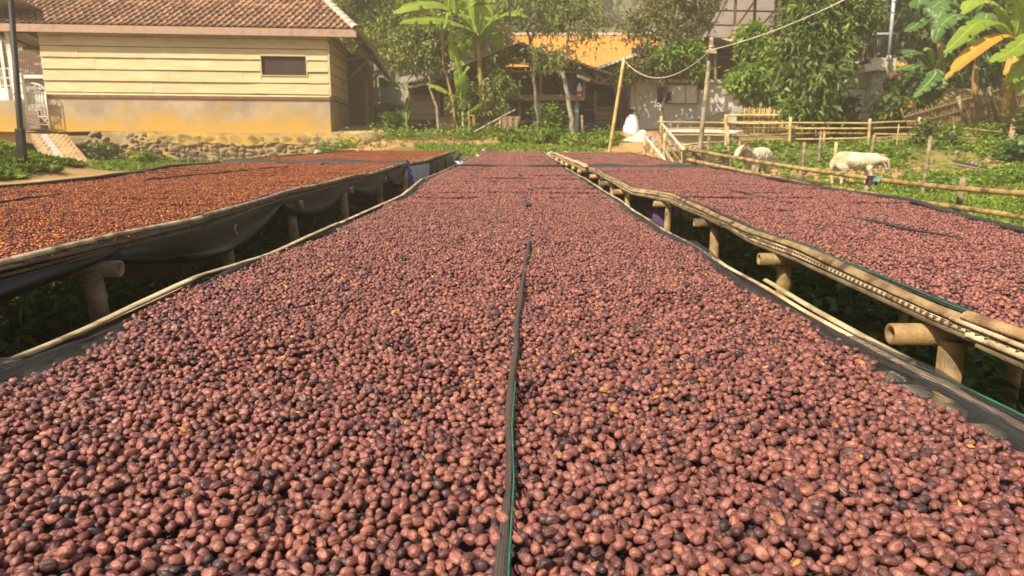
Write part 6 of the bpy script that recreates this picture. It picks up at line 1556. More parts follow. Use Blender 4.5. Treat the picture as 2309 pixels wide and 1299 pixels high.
grove('shorter banana plant with pale drooping leaves right of the stair landing', 2100, 262, 19.4, (2103, 150), [
    ([(2103, 155, 0), (2100, 120, -.2), (2092, 108, -.3), (2083, 115, -.3)], .2, .5, M['banana']), ([(2103, 155, 0), (2075, 120, -.2), (2050, 115, -.3), (2035, 120, -.4)], .38, .8), ([(2104, 158, 0), (2110, 165, -.3), (2090, 190, -.5), (2060, 218, -.6)], .42, .6), ([(2105, 155, 0), (2135, 125, -.2), (2150, 130, -.3), (2160, 150, -.4)], .40, .6), ([(2102, 155, 0), (2070, 145, -.2), (2045, 150, -.3), (2020, 158, -.4)], .32, .7), ([(2105, 156, 0), (2125, 165, -.3), (2122, 190, -.4), (2110, 200, -.4)], .32, .5)], dg, 33)
grove('banana plant half hidden at the top, left of the ragged one', 2120, 250, 21.0, (2110, 20), [
    ([(2110, 25, 0), (2085, -5, -.2), (2070, 10, -.4), (2075, 40, -.5)], .5, .5), ([(2110, 25, 0), (2140, -10, -.2), (2155, 10, -.4), (2150, 50, -.6)], .5, .6), ([(2108, 28, 0), (2085, 40, -.2), (2060, 60, -.4), (2040, 70, -.5)], .40, .7), ([(2112, 26, 0), (2125, 0, -.5), (2120, 30, -.8), (2105, 70, -.9)], .45, .5)], dg, 34)

# ---- grass and low plants
def scatter(n, poly_fn, rs):
    x, y = poly_fn(n, rs); return np.stack([x, y, ground(x, y) + .035 * smooth_noise(x, y, 3.1, 5) * np.clip((y - 1) / 4, 0, 1)], -1)
def rect(x0, x1, y0, y1): return lambda n, rs: (rs.uniform(x0, x1, n), rs.uniform(y0, y1, n))
def blades(name, label, pos, L, W, m, rs, lean=.5, tuft=7, droop=.25, keep=None):
    if keep is not None: pos = pos[keep(pos)]
    n = len(pos); pos = np.repeat(pos, tuft, 0) + np.concatenate([rs.normal(0, .025, (n * tuft, 2)), np.zeros((n * tuft, 1))], 1)
    d = np.concatenate([rs.normal(0, lean, (n * tuft, 2)), np.ones((n * tuft, 1))], 1); nr = rs.normal(0, 1, (n * tuft, 3))
    hs = np.repeat(rs.uniform(.5, 1.3, n), tuft)
    V, F = leaf_geo(pos - np.array([0, 0, .01]), d, nr, L * hs * rs.uniform(.7, 1.2, n * tuft), W * rs.uniform(.7, 1.3, n * tuft), .05, droop)
    t = np.clip(np.repeat(rs.uniform(.1, .9, n), tuft) + rs.normal(0, .12, n * tuft), 0, 1)
    return tag(put(name, np_mesh(name, V, F, m, False, tint=np.repeat(t, 4))), label, kind='stuff')
def herbs(name, label, pos, h, L, W, m, rs, per=16, sp=.12, keep=None):
    if keep is not None: pos = pos[keep(pos)]
    n = len(pos); sz = np.repeat(rs.uniform(.5, 1.3, n), per)
    q = np.repeat(pos, per, 0) + np.stack([rs.normal(0, sp, n * per), rs.normal(0, sp, n * per), np.abs(rs.normal(0, h * .5, n * per)) * sz], -1)
    d = np.stack([rs.normal(0, 1, n * per), rs.normal(0, 1, n * per), rs.uniform(-.1, .8, n * per)], -1); nr = np.stack([rs.normal(0, .5, n * per), rs.normal(0, .5, n * per), np.ones(n * per)], -1)
    V, F = leaf_geo(q, d, nr, L * rs.uniform(.6, 1.3, n * per), W * rs.uniform(.6, 1.3, n * per), .12, .2)
    t = np.clip(np.repeat(rs.uniform(.1, .9, n), per) + rs.normal(0, .15, n * per), 0, 1)
    return tag(put(name, np_mesh(name, V, F, m, False, tint=np.repeat(t, 4))), label, kind='stuff')
grn = lambda lo: (lambda p: greenness(p[:, 0], p[:, 1]) > lo + .35 * np.random.RandomState(1).uniform(-1, 1, len(p)))
rs = np.random.RandomState(50)
# mound of long grass at the far left
blades('long_grass', 'tussocks of long bright grass round the foot of the dark pole', scatter(6500, lambda n, r: (r.uniform(-11.5, -8.2, n), r.uniform(10.8, 15.0, n)), rs), .30, .011, M['grass'], rs, .42, 8, .5, keep=lambda p: p[:, 0] < -8.40 - .34 * (p[:, 1] - 12.2) + .2 * np.sin(p[:, 1] * 4))
blades('grass', 'bright grass between the brick ramp and the left bed', scatter(1500, rect(-10.2, -5.0, 15.2, 19.8), rs), .20, .022, M['grass'], rs, .55, 8, .3, keep=lambda p: (p[:, 0] > -9.9 + .25 * np.sin(p[:, 1] * 4) - .30 * (p[:, 1] - 17) * (p[:, 1] > 17) + .5 * np.maximum(0, 16.6 - p[:, 1])))
herbs('weeds', 'low weeds at the foot of the stone wall', scatter(90, rect(-12.0, -5.0, 19.3, 20.5), rs), .18, .13, .07, M['leaf_mid'], rs, 22, .16)
herbs('weeds', 'broad leaved weeds on the bank before the sheds', scatter(330, rect(-6.0, 3.2, 20.6, 22.4), rs), .30, .17, .075, M['leaf_fresh'], rs, 18, .14, keep=lambda p: smooth_noise(p[:, 0], p[:, 1], 2.2, 8) > -.15)
blades('grass', 'bright grass strip beyond the far ends of the beds', scatter(1500, rect(-2.6, 3.0, 17.6, 19.6), rs), .16, .024, M['grass'], rs, .6, 7, .3, keep=lambda p: p[:, 0] < 2.6 - .35 * (19.4 - p[:, 1]))
blades('long_grass', 'taller tussocks of grass in front of the workshop', scatter(150, rect(-.6, 3.0, 20.0, 21.6), rs), .50, .05, M['grass'], rs, .4, 12, .5)
blades('grass', 'dry grass along the path edge left of the workshop', scatter(420, rect(-4.4, 1.0, 19.5, 21.5), rs), .16, .024, M['grass_dry'], rs, .6, 6, .3)
# the garden with the sheep
blades('grass', 'sunlit grass round the sheep and below the near bamboo fence', scatter(11500, rect(2.9, 12.0, 2.5, 15.2), rs), .15, .020, M['grass'], rs, .6, 8, .35, keep=lambda p: (p[:, 0] > 2.8) & (p[:, 0] < 5.6 + (p[:, 1] - 3) * .70))
herbs('ground_cover', 'leafy creeping plants on the garden bank', scatter(900, rect(3.6, 14.0, 14.6, 18.0), rs), .12, .12, .075, M['leaf_fresh'], rs, 20, .13, keep=lambda p: (smooth_noise(p[:, 0], p[:, 1], 1.7, 12) > -.12) & (p[:, 0] > 4.1 - .1 * (p[:, 1] - 15)) & (np.abs(p[:, 1] - 14.9 - .25 * np.sin(p[:, 0] * 1.7)) > .60))
herbs('ground_cover', 'darker leafy plants by the slat fence and the right end of the garden', scatter(90, rect(11.5, 15.5, 15.6, 17.4), rs), .20, .15, .09, M['leaf_mid'], rs, 20, .16)
herbs('ground_cover', 'low green plants around the second sheep', scatter(200, rect(7.4, 11.5, 12.6, 14.2), rs), .12, .11, .07, M['leaf_fresh'], rs, 18, .14)
blades('grass', 'short bright grass over the garden bank', scatter(5200, rect(3.6, 14.0, 13.6, 18.4), rs), .12, .020, M['grass'], rs, .6, 7, .3, keep=lambda p: (p[:, 0] > 4.1 - .1 * (p[:, 1] - 15)) & (np.abs(p[:, 1] - 14.9 - .25 * np.sin(p[:, 0] * 1.7)) > .5) & (smooth_noise(p[:, 0], p[:, 1], 1.9, 14) > -.8))
# under the beds
herbs('undergrowth', 'dim weeds growing in the shade between the beds', np.concatenate([scatter(900, rect(-4.2, -.6, .6, 9.5), rs), scatter(620, rect(.6, 3.0, .6, 9.5), rs)]), .26, .12, .055, M['leaf_mid'], rs, 16, .11)
blades('undergrowth', 'thin grass in the shade under the beds', np.concatenate([scatter(900, rect(-4.4, -.3, .6, 9.5), rs), scatter(800, rect(.3, 3.2, .6, 9.5), rs)]), .32, .014, M['grass'], rs, .5, 7, .4)
herbs('sun_block_weeds', 'weeds added out of sight beyond the left bed to block the sun', scatter(420, rect(-5.3, -4.3, .5, 4.6), rs), .42, .15, .07, M['leaf_mid'], rs, 26, .16)  # unseen weeds, added to keep sun off the ground under the beds
# single plants
def plant(name, label, cat, c, h, n, L, W, m, seed, group=None):
    r_ = np.random.RandomState(seed); t = thing(name, label, cat, c, group)
    q = np.tile(np.array(c), (n, 1)) + np.stack([r_.normal(0, h * .30, n), r_.normal(0, h * .25, n), r_.uniform(.05, h, n)], -1)
    V, F = leaf_geo(q, np.stack([r_.normal(0, 1, n), r_.normal(0, 1, n), r_.uniform(-.2, .7, n)], -1), np.stack([r_.normal(0, .5, n), r_.normal(0, .5, n), np.ones(n)], -1), L * r_.uniform(.6, 1.3, n), W * r_.uniform(.7, 1.2, n), .12, .25)
    put('foliage', np_mesh('foliage', V - np.array(worg(t)), F, m, False, tint=np.repeat(r_.uniform(.1, .9, n), 4)), t)
    MB().tube([Vector(c) - Vector((0, 0, .05)), Vector(c) + Vector((.02, 0, h * .8))], [.02, .008], 6).build('stem', M['bark'], t); return t
plant('shrub', 'rounded grassy shrub at the corner before the block wall', 'shrub', base(892, 303, 22.9), .75, 520, .22, .05, M['leaf_mid'], 70)
plant('shrub', 'dark tangled shrub against the stone wall near the brick ramp', 'shrub', base(228, 330, 19.6), .55, 260, .15, .08, M['leaf_mid'], 71)
plant('shrub', 'yellow green fern like shrub in the grass by the stone wall', 'shrub', base(325, 372, 17.2), .34, 170, .26, .035, M['leaf_lime'], 72)
plant('shrub', 'leafy bush under the workshop platform between the pipe legs', 'shrub', base(1245, 300, 22.6), 1.05, 430, .20, .10, M['leaf_fresh'], 73)
plant('shrub', 'large dark bush at the right edge under the slat fence', 'shrub', base(2330, 330, 16.6), .8, 380, .24, .14, M['leaf_mid'], 74)
plant('shrub', 'weedy vine climbing the middle fence post on the right', 'shrub', base(2085, 318, 16.7), .62, 240, .14, .09, M['leaf_mid'], 75)
plant('shrub', 'weed with purple flowers by the fence below the slat fence', 'shrub', base(2140, 330, 16.4), .5, 200, .15, .08, M['leaf_fresh'], 76)
plant('shrub', 'taro like plant with a big pale leaf at the right end', 'shrub', base(2290, 380, 14.8), .35, 60, .30, .18, M['banana_deep'], 77)
M['purple_flower'] = mat('purple_flower', (.36, .16, .50), (.50, .27, .64), 20, .7)
M['pink_flower'] = mat('pink_flower', (.55, .12, .22), (.66, .22, .30), 20, .7)
FL = [(2145, 301, 16.2, 'largest purple flower, level with the fence rail', 3), (2155, 342, 15.6, 'small purple flower just below the largest one', 1), (2140, 400, 14.2, 'small purple flower near the top rail of the near fence', 1), (2195, 366, 15.0, 'pale purple flower beside the old board in the garden', 2), (2293, 388, 14.6, 'purple flower close to the right edge of the garden', 1)]
for k, (px, py, Y, lab, n) in enumerate(FL):
    p = P(px, py, Y); t = thing('flower', lab, 'flower', p, 'purple flowers in the garden'); r = random.Random(k)
    for i in range(n):
        c = p + Vector((r.uniform(-.07, .07) * (n > 1), 0, r.uniform(-.08, .08) * (n > 1))); mb = MB()
        for a in range(5):
            ang = a * 1.2566 + r.uniform(0, .3); d = Vector((math.cos(ang), -.35, math.sin(ang))) * .036
            s = Vector((-math.sin(ang), 0, math.cos(ang))) * .020; mb.add([c, c + d * .6 + s, c + d, c + d * .6 - s], [(0, 1, 2, 3)])
        mb.build('blossom', M['purple_flower'], t)
    MB().tube([p, Vector((p.x + .02, p.y + .05, gz(p.x, p.y)))], .006, 5).build('stalk', M['banana_rib'], t)
p = base(1470, 306, 19.6)
t = plant('flower', 'pink flowering weed behind the corner post of the fence', 'flower', p, .30, 40, .10, .05, M['leaf_mid'], 88)
r = random.Random(4); mb = MB()
for i in range(34):
    c = p + Vector((r.uniform(-.2, .2), r.uniform(-.1, .1), r.uniform(.1, .36))); d = Vector((r.uniform(-1, 1), -.5, r.uniform(-1, 1))).normalized() * .07; s = d.cross(Vector((0, 1, 0))) * .6
    mb.add([c, c + d * .5 + s, c + d, c + d * .5 - s], [(0, 1, 2, 3)])
mb.build('blossom', M['pink_flower'], t)
# ================================================================ FENCES, POLES, SHEEP AND SMALL THINGS
rf = random.Random(33)
def culm(par, name, a, b, r, m, bend=0.0, step=.34):
    mb = MB(); bamboo_shape(mb, a, b, r, rf, step, 10, bend); return mb.build(name, m, par, True)
# near bamboo fence
nf = thing('bamboo_fence', 'near fence of two thick bamboo rails along the outer side of the right bed', 'fence', (5, 8, .3))
def FY(px): return float(np.interp(px, (1575, 1975, 2400), (12.3, 9.2, 6.6)))
top = [(1560, 338), (1700, 366), (1830, 385), (1975, 404), (2130, 421), (2330, 437)]; low = [(1562, 362), (1700, 391), (1850, 416), (1990, 444), (2262, 482), (2340, 491)]
for pix, nm in ((top, 'rail'), (low, 'rail')):
    q = [P(x, y, FY(x)) for x, y in pix]
    for i, (a, b) in enumerate(((0, 3), (3, 5)) if nm and pix is top else ((0, 2), (2, 4), (4, 5))):
        A, Bq = q[a], q[b]; d = (Bq - A).normalized()
        culm(nf, 'rail', A - d * .12, Bq + d * .10, (.031, .031, .024)[i], M['bamboo'], bend=-.02)
for px, y0, h in ((1568, 330, 0), (1807, 378, 0), (1959, 398, 0), (2172, 400, 0), (1700, 372, .0)):
    Y = FY(px) + .07; p = P(px, y0, Y); culm(nf, 'post', (p.x - .02, Y, gz(p.x, Y) - .2), (p.x, Y, p.z), .036, M['bamboo_grey'])
p = P(1974, 404, FY(1974))
o = cloth('tie_cloth', 'teal cloth strip knotted round the upper rail near the sheep', 'cloth', 1976, 397, 1990, 409, FY(1980) - .06, mat('teal_cloth', (.10, .20, .17), (.16, .28, .24), 5, .9), 21, 2, .1)
o = cloth('tie_cloth', 'black rag tied on the upper rail left of the teal cloth', 'cloth', 1956, 396, 1977, 416, FY(1966) - .06, M['dark_cloth'], 22, 3, .2)
# rope sling round the tall leaning post of the fence
# middle fence
mf = thing('bamboo_fence', 'far bamboo rail fence of four thin rails across the garden bank', 'fence', (9, 17, 1.2))
RL = [(((1492, 275), (1637, 277), (1783, 277), (1960, 278), (2072, 275)), 17.6), (((1500, 291), (1637, 291), (1783, 290), (1960, 290), (2062, 288)), 17.6), (((1510, 305), (1640, 306), (1783, 302), (1960, 302), (2060, 304)), 17.6), (((1520, 329), (1660, 318), (1783, 314), (1960, 311), (2000, 311)), 17.6),
      (((2074, 282), (2309, 303), (2370, 309)), 16.9), (((2085, 303), (2150, 303), (2165, 310), (2309, 321), (2360, 323)), 16.9), (((2200, 332), (2309, 341), (2350, 343)), 16.7), (((1545, 328), (1600, 322)), 17.5)]
for pts_, Y in RL:
    for (a, b) in zip(pts_[:-1], pts_[1:]):
        A, Bq = P(a[0], a[1], Y), P(b[0], b[1], Y); d = (Bq - A).normalized(); culm(mf, 'rail', A - d * .12, Bq + d * .12, rf.uniform(.020, .027), rf.choice([M['bamboo_yellow'], M['bamboo'], M['bamboo_yellow']]), bend=rf.uniform(-.02, .02))
for px, y0, y1, Y, m, dx in ((1491, 262, 335, 17.5, 'bamboo_yellow', 0), (1783, 264, 333, 17.5, 'bamboo_yellow', -3), (1962, 268, 322, 17.5, 'bamboo_yellow', -3), (1637, 258, 310, 17.5, 'bamboo_yellow', 2), (1859, 295, 322, 17.4, 'bamboo', 0), (2074, 264, 310, 17.3, 'bamboo_yellow', 0), (2151, 279, 300, 16.8, 'bamboo_yellow', 0), (2286, 293, 352, 16.6, 'bamboo', -7)):
    Y -= .08; p = P(px, y0, Y); q = P(px + dx, y1, Y); culm(mf, 'post', Vector((q.x, Y, min(q.z, gz(q.x, Y)) - .15)), p, .036 if m == 'bamboo_yellow' else .030, M[m])
for k, (x0, y0, x1, y1, Y, lab) in enumerate(((1640, 282, 1651, 366, 14.6, 'pale leaning stake behind the first sheep'), (1814, 320, 1812, 370, 14.6, 'upright stake in the earth left of the second sheep'), (1851, 300, 1849, 342, 16.3, 'short grey stake against the far fence above the bare earth'), (1886, 320, 1882, 365, 14.6, 'orange stake just behind the second sheep back'), (1972, 304, 1960, 360, 15.3, 'leaning stake above the second sheep head'), (2099, 306, 2084, 402, 12.6, 'tall weathered leaning stake right of the second sheep'), (2027, 280, 2022, 325, 16.9, 'thin cane crossing the far fence rails'), (1599, 308, 1597, 345, 15.0, 'short stake near the timber pole foot'))):
    p, q = P(x0, y0, Y), P(x1, y1, Y); b = thing('stake', lab, 'stake', (q.x, Y, gz(q.x, Y)), 'stakes in the garden')
    culm(b, 'shaft', Vector((q.x, Y, min(q.z, gz(q.x, Y)) - .1)), p, .014 if k == 6 else .033, M[('bamboo_grey', 'bamboo_yellow')[k in (3, 6)]] if k != 0 else M['split_bamboo'])
# side fence running back to the corner post
sf = thing('bamboo_fence', 'sloping side fence of slanting poles between the yard and the garden', 'fence', (3.7, 15, .8))
for (x0, y0, Y0), (x1, y1, Y1), r, m in (((1490, 276, 17.3), (1543, 340, 13.2), .045, 'slat'), ((1492, 292, 17.3), (1541, 352, 13.3), .040, 'bamboo'), ((1486, 298, 17.3), (1536, 368, 13.3), .045, 'bamboo'), ((1478, 310, 17.2), (1520, 368, 13.6), .045, 'split_bamboo'), ((1455, 308, 17.0), (1500, 362, 14.0), .045, 'slat'), ((1452, 330, 17.0), (1490, 368, 14.2), .04, 'bamboo'), ((1464, 340, 16.0), (1478, 368, 14.4), .04, 'bamboo_yellow')):
    culm(sf, 'rail', P(x0, y0, Y0), P(x1, y1, Y1), r * .62, M[m], step=.5)
for px, y0, Y in ((1542, 330, 13.2), (1500, 300, 15.4), (1455, 300, 17.0), (1472, 318, 15.8)):
    p = P(px, y0, Y); culm(sf, 'post', (p.x, Y, gz(p.x, Y) - .2), p, .035, M['bamboo_yellow'])
# upright paling between the big tree and the white house
pf = thing('paling_fence', 'short upright bamboo paling in front of the big tree trunk', 'fence', (P(1710, 300, 18.3).x, 18.3, 1.3))
for i in range(22):
    x = 1680 + i * 3.7; p = P(x + rf.uniform(-1, 1), 243 + rf.uniform(-3, 3), 18.3); culm(pf, 'slat', Vector((p.x + rf.uniform(-.02, .02), 18.3 + rf.uniform(-.02, .02), P(x, 300, 18.3).z)), p, .017, M['bamboo'] if i % 3 else M['bamboo_yellow'], step=.4)
for y in (259, 275):
    culm(pf, 'rail', P(1640, y + 1, 18.22), P(1764, y + 1, 18.22), .03, M['bamboo_yellow'])
# low concrete edging behind the fence
a, b = P(1505, 292, 19.0), P(1670, 296, 18.6)
cw = thing('concrete_kerb', 'low pale concrete wall behind the far fence, below the white house', 'wall', (a.x, 19, 1.2))
MB().slab([Vector((a.x, 19, a.z)), Vector((b.x, 18.7, b.z - .02)), Vector((b.x, 18.95, b.z)), Vector((a.x, 19.25, a.z))], .62).build('wall_face', M['concrete'], cw)
MB().bar(P(1502, 294, 18.9), P(1672, 297, 18.5), .2, .08).build('coping', M['white_wall'], cw)
# leaning slat fence up the slope
lf = thing('slat_fence', 'dark leaning fence of thin split bamboo slats climbing the slope under the bananas', 'fence', (P(2150, 280, 18.4).x, 18.4, 1.5))
def tp(u, v):
    """u along, v up"""
    b0, b1 = P(2062, 312, 17.9), P(2330, 252, 19.2); t0, t1 = P(2036, 255, 17.7), P(2312, 172, 19.0)
    return (b0.lerp(b1, u)).lerp(t0.lerp(t1, u), v)
for i in range(58):
    u = i / 57; a, b = tp(u + rf.uniform(-.004, .004), -.05), tp(u + rf.uniform(-.006, .006), 1 + rf.uniform(-.10, .06)); MB().bar(a, b, rf.uniform(.030, .045), .012, (0, 1, 0)).build('slat', M['bamboo_grey'] if rf.random() < .5 else M['bamboo'], lf)
for v in (.22, .55, .85): MB().bar(tp(-.01, v) - Vector((0, .03, 0)), tp(1.01, v) - Vector((0, .03, 0)), .03, .04).build('rail', M['brown_wood'], lf)
for u in (.42, .68): MB().tube([tp(u, -.2) - Vector((0, .06, 0)), tp(u, 1.0) - Vector((0, .06, 0))], .045, 8).build('post', M['bamboo_grey'], lf, True)
# poles and wire
Yp = 12.35
p, q = P(1605, 84, Yp), P(1574, 378, Yp)
tpole = thing('timber_pole', 'weathered timber pole with a cross cleat carrying the wire, behind the right bed', 'pole', (q.x, Yp, gz(q.x, Yp)))
d = (p - q).normalized(); mb = MB(); mb.tube([q - d * ((q.z - gz(q.x, Yp) + .3)), q, q.lerp(p, .5), p], [.046, .044, .038, .034], 10); mb.build('shaft', M['bamboo_grey'], tpole, True)
MB().bar(P(1592, 117, Yp - .1), P(1614, 117, Yp - .1), .08, .06).build('cleat', M['split_bamboo'], tpole)
MB().tube([P(1604, 108, Yp) + d * .02 + Vector((.042 * math.cos(t), .042 * math.sin(t), 0)) for t in np.linspace(0, 6.28, 12)], .014, 6).build('binding', M['split_bamboo'], tpole)
p2, q2 = P(1408, 128, 17.4), P(1374, 342, 17.4)
bpole = thing('bamboo_pole', 'yellow bamboo pole leaning in the yard, holding the left end of the wire', 'pole', (q2.x, 17.4, gz(q2.x, 17.4)))
d2 = (p2 - q2).normalized(); culm(bpole, 'shaft', q2 - d2 * max(.15, q2.z - gz(q2.x, 17.4) + .15), p2, .042, M['bamboo_yellow'], step=.42)
def wire(a, b, sag, n=24): return [a.lerp(b, t) - Vector((0, 0, sag * 4 * t * (1 - t))) for t in np.linspace(0, 1, n)]
w = thing('overhead_wire', 'pale twisted wire sagging from the bamboo pole over the timber pole up to the right', 'wire', P(1408, 138, 17.35))
MB().tube(wire(P(1409, 138, 17.33), P(1603, 113, Yp - .08), .42), .009, 6).build('span', M['slat'], w, True)
MB().tube(wire(P(1603, 113, Yp - .08), P(1990, -45, 10.5), .10), .007, 6).build('span', M['slat'], w, True)
MB().tube(wire(P(1606, 111, Yp - .06), P(1984, -48, 10.6), .13), .005, 6).build('span', M['split_bamboo'], w, True)
# dark steel pole at the left
p, q = P(20, -60, 12.6), P(50, 350, 12.6)
sp = thing('steel_pole', 'dark steel lamp pole with a boxed foot in the long grass at the left edge', 'pole', (q.x, 12.6, gz(q.x, 12.6)))
MB().tube([q - Vector((0, 0, .4)), q, p], [.050, .050, .044], 10).build('shaft', M['black_metal'], sp, True)
d = (p - q).normalized(); c = P(45, 290, 12.6); MB().bar(q - d * .5, c, .13, .10, (0, 1, 0)).build('foot_box', M['black_metal'], sp, bevel=.01)
# sack, sand heap, bag and yard odds and ends
def sack(name, label, cat, c, w, h, m, seed, lean=0.0):
    r = random.Random(seed); rows = []; n = 14
    for i in range(11):
        v = i / 10; rr = w * (.5 * (.80 + .32 * math.sin(math.pi * min(1, v * 1.15)) - (.45 * max(0, v - .86) / .14)) ); row = []
        for j in range(n):
            t = 2 * math.pi * j / n; k = 1 + .10 * math.sin(3 * t + 4 * v + seed) + .05 * math.sin(7 * t - 5 * v); row.append(Vector(c) + Vector((rr * k * math.cos(t) + lean * v * h, rr * .75 * k * math.sin(t), h * v + .015 * math.sin(5 * t) * (v > .8))))
        row.append(row[0]); rows.append(row)
    mb = MB().grid(rows); mb.add(rows[0][:-1], [tuple(range(n))]); mb.add(rows[-1][:-1], [tuple(range(n))])
    return tag(mb.build(name, m, None, True), label, cat)
M['sack'] = mat('woven_sack', (.62, .60, .57), (.74, .72, .69), 6, .7, .4, 14, third=(.50, .42, .33), third_scale=5, third_amt=.25)
p = P(1424, 316, 22.3); sack('sack', 'white woven sack standing by the workshop doorway', 'sack', p, .44, .78, M['sack'], 3)
p = PG(1447, 318); hp = thing('sand_heap', 'pale grey heap of sand or ash in the yard beside the sack', 'heap', p)
rows = [[p + Vector((r * .75 * math.cos(t) * (1 + .1 * math.sin(3 * t)), r * .6 * math.sin(t), .30 * (1 - r) ** 1.1 - .03 + .02 * math.sin(5 * t + 7 * r))) for t in np.linspace(0, 6.2832, 19)] for r in np.linspace(1, 0, 8)]
MB().grid(rows).build('heap_body', mat('sand', (.46, .38, .28), (.60, .52, .40), 14, .95, .4), hp, True)
sack('plastic_bag', 'small white plastic bag lying on the sand heap', 'bag', p + Vector((.05, .3, .15)), .26, .18, M['sack'], 7, .1)
for k, (px, py, s, lab) in enumerate(((1206, 339, .16, 'white stone at the far left corner of the far right bed'), (1240, 341, .14, 'white stone at the foot of the grass strip behind the middle bed'), (1275, 340, .20, 'pale stone beyond the end of the right bed'), (1335, 341, .16, 'pale stone left of the bamboo pole foot'), (1388, 340, .18, 'pale stone right of the bamboo pole foot'), (718, 353, .13, 'white lump on the far edge of the left bed'))):
    c = P(px, py, 17.9 if k < 5 else 14.0); o = put('stone', STONES[k % 7]); g = gz(c.x, c.y); o.location = (c.x, c.y, g + s * .2 if k < 5 else zb(14) + .04); o.scale = (s * .6, s * .5, s * .4)
    tag(o, lab, 'stone', 'pale stones about the bed ends')
    o.data = o.data.copy(); o.data.materials.clear(); o.data.materials.append(M['mortar'])
# brown net screen by the timber pole
ns = thing('net_screen', 'dark brown slatted screen standing behind the foot of the timber pole', 'screen', (P(1600, 370, 12.9).x, 12.9, gz(3.5, 12.9)))
for x0, x1, y0, y1, Y in ((1541, 1564, 340, 374, 12.6), (1582, 1642, 344, 380, 12.9)):
    for i in range(7):
        mb = MB(); yy0 = y0 + (y1 - y0) * i / 7; qbox(mb, x0, yy0, x1, yy0 + (y1 - y0) / 9.5, Y, .02); mb.build('slat', M['dark_wood'], ns)
    for x in (x0 + 1, x1 - 1): qbar('upright', M['dark_wood'], ns, x, y0 - 2, x, y1 + 16, Y + .04, .05)
# props near the banana clump
pr = thing('leaning_pole', 'thin pole propped on a stake in front of the dark bush', 'pole', P(1065, 300, 21.0))
culm(pr, 'shaft', P(1064, 301, 21.0), P(1163, 247, 21.2), .032, M['bamboo_grey'])
pr = thing('stake', 'pale forked stake carrying the thin propped pole', 'stake', base(1126, 318, 20.9)); p = P(1129, 266, 21.1)
culm(pr, 'shaft', base(1125, 320, 21.0) - Vector((0, 0, .1)), p, .045, M['bamboo'])
pr = thing('stake', 'short bamboo stake right of the workshop pipe leg', 'stake', base(1316, 308, 21.4))
culm(pr, 'shaft', base(1316, 308, 21.4) - Vector((0, 0, .1)), P(1312, 260, 21.4), .04, M['bamboo'])
nt_ = cloth('netting', 'dark net draped from the propped pole by the bush', 'net', 1128, 262, 1174, 312, 21.6, M['brown_wood'], 31, 3, .2)
for k, (px, py, L, lab) in enumerate(((2190, 372, .9, 'old grey board lying in the garden by the pale flower'), (2190, 367, .8, 'dark narrow board lying just above the old grey board'))):
    p = P(px, py, 14.6); g = Vector((p.x, p.y, gz(p.x, p.y) + .10 + .05 * k)); tag(MB().bar(g - Vector((L / 2, .05, -.10)), g + Vector((L / 2, .0, -.06)), .12, .03).build('board', M['grey_wood'] if k == 0 else M['dark_wood']), lab, 'board')
tag(MB().bar(P(2270, 350, 15.8), P(2288, 268, 17), .10, .04).build('board', M['brown_wood']), 'brown plank propped against the bank at the right', 'board')
for k, (px, py, s, lab) in enumerate(((1934, 345, .16, 'pale upright rock behind the second sheep back'), (1958, 350, .13, 'brown rock right of the pale upright one'), (2000, 347, .10, 'small white rock on the bare earth'), (1935, 352, .2, 'flat brown clod behind the second sheep'))):
    c = P(px, py, 15.2); o = put('rock', STONES[(k * 2) % 7]); o.location = (c.x, c.y, gz(c.x, c.y) + s * .4); o.scale = (s * .7, s * .6, s * (1.0 if k == 0 else .6)); tag(o, lab, 'rock', 'rocks on the garden bank')
# clods of turned earth on the bank
rs = np.random.RandomState(90); V = []; Fc = []
cm = mat('clods', (.28, .14, .06), (.44, .25, .12), 8, .95, .4, 20)
for i in range(420):
    x = rs.uniform(5.3, 11.5); y = 14.9 + .25 * math.sin(x * 1.7) + rs.normal(0, .30); s = rs.uniform(.03, .11); z = gz(x, y) + .035 * float(smooth_noise(np.array(x), np.array(y), 3.1, 5)); b = len(V)
    for a in range(3):
        for k in range(6):
            t = k * 1.047 + a * .4; r = s * (1, .9, .35)[a] * rs.uniform(.75, 1.25); V.append((x + r * math.cos(t), y + r * math.sin(t), z - .02 + s * (0, .5, .8)[a] * rs.uniform(.8, 1.2)))
    for a in range(2):
        for k in range(6): Fc.append((b + a * 6 + k, b + a * 6 + (k + 1) % 6, b + a * 6 + 6 + (k + 1) % 6, b + a * 6 + 6 + k))
    Fc += [(b + 12, b + 13, b + 14, b + 15), (b + 12, b + 15, b + 16, b + 17)]
tag(put('earth_clods', np_mesh('earth_clods', V, Fc, cm)), 'reddish clods of turned earth along the garden bank', kind='stuff')
# dark trousers hung under the right bed
xx = right_l(5.35) + .12
tr = thing('trousers', 'dark purple trousers hanging below the right bed between two bamboo posts', 'trousers', (xx, 5.55, .45))
for s in (-1, 1):
    mb = MB(); mb.tube([(xx + .02, 5.58 + .06 * s, .80), (xx + .01, 5.58 + .09 * s, .62), (xx - .03, 5.58 + .13 * s, .42), (xx - .05, 5.58 + .15 * s, .22)], [.085, .080, .066, .058], 10); mb.build('leg', M['purple_cloth'], tr, True)
mb = MB(); mb.tube([(xx + .02, 5.44, .80), (xx + .02, 5.72, .80)], .075, 10); mb.build('waist', M['purple_cloth'], tr, True)
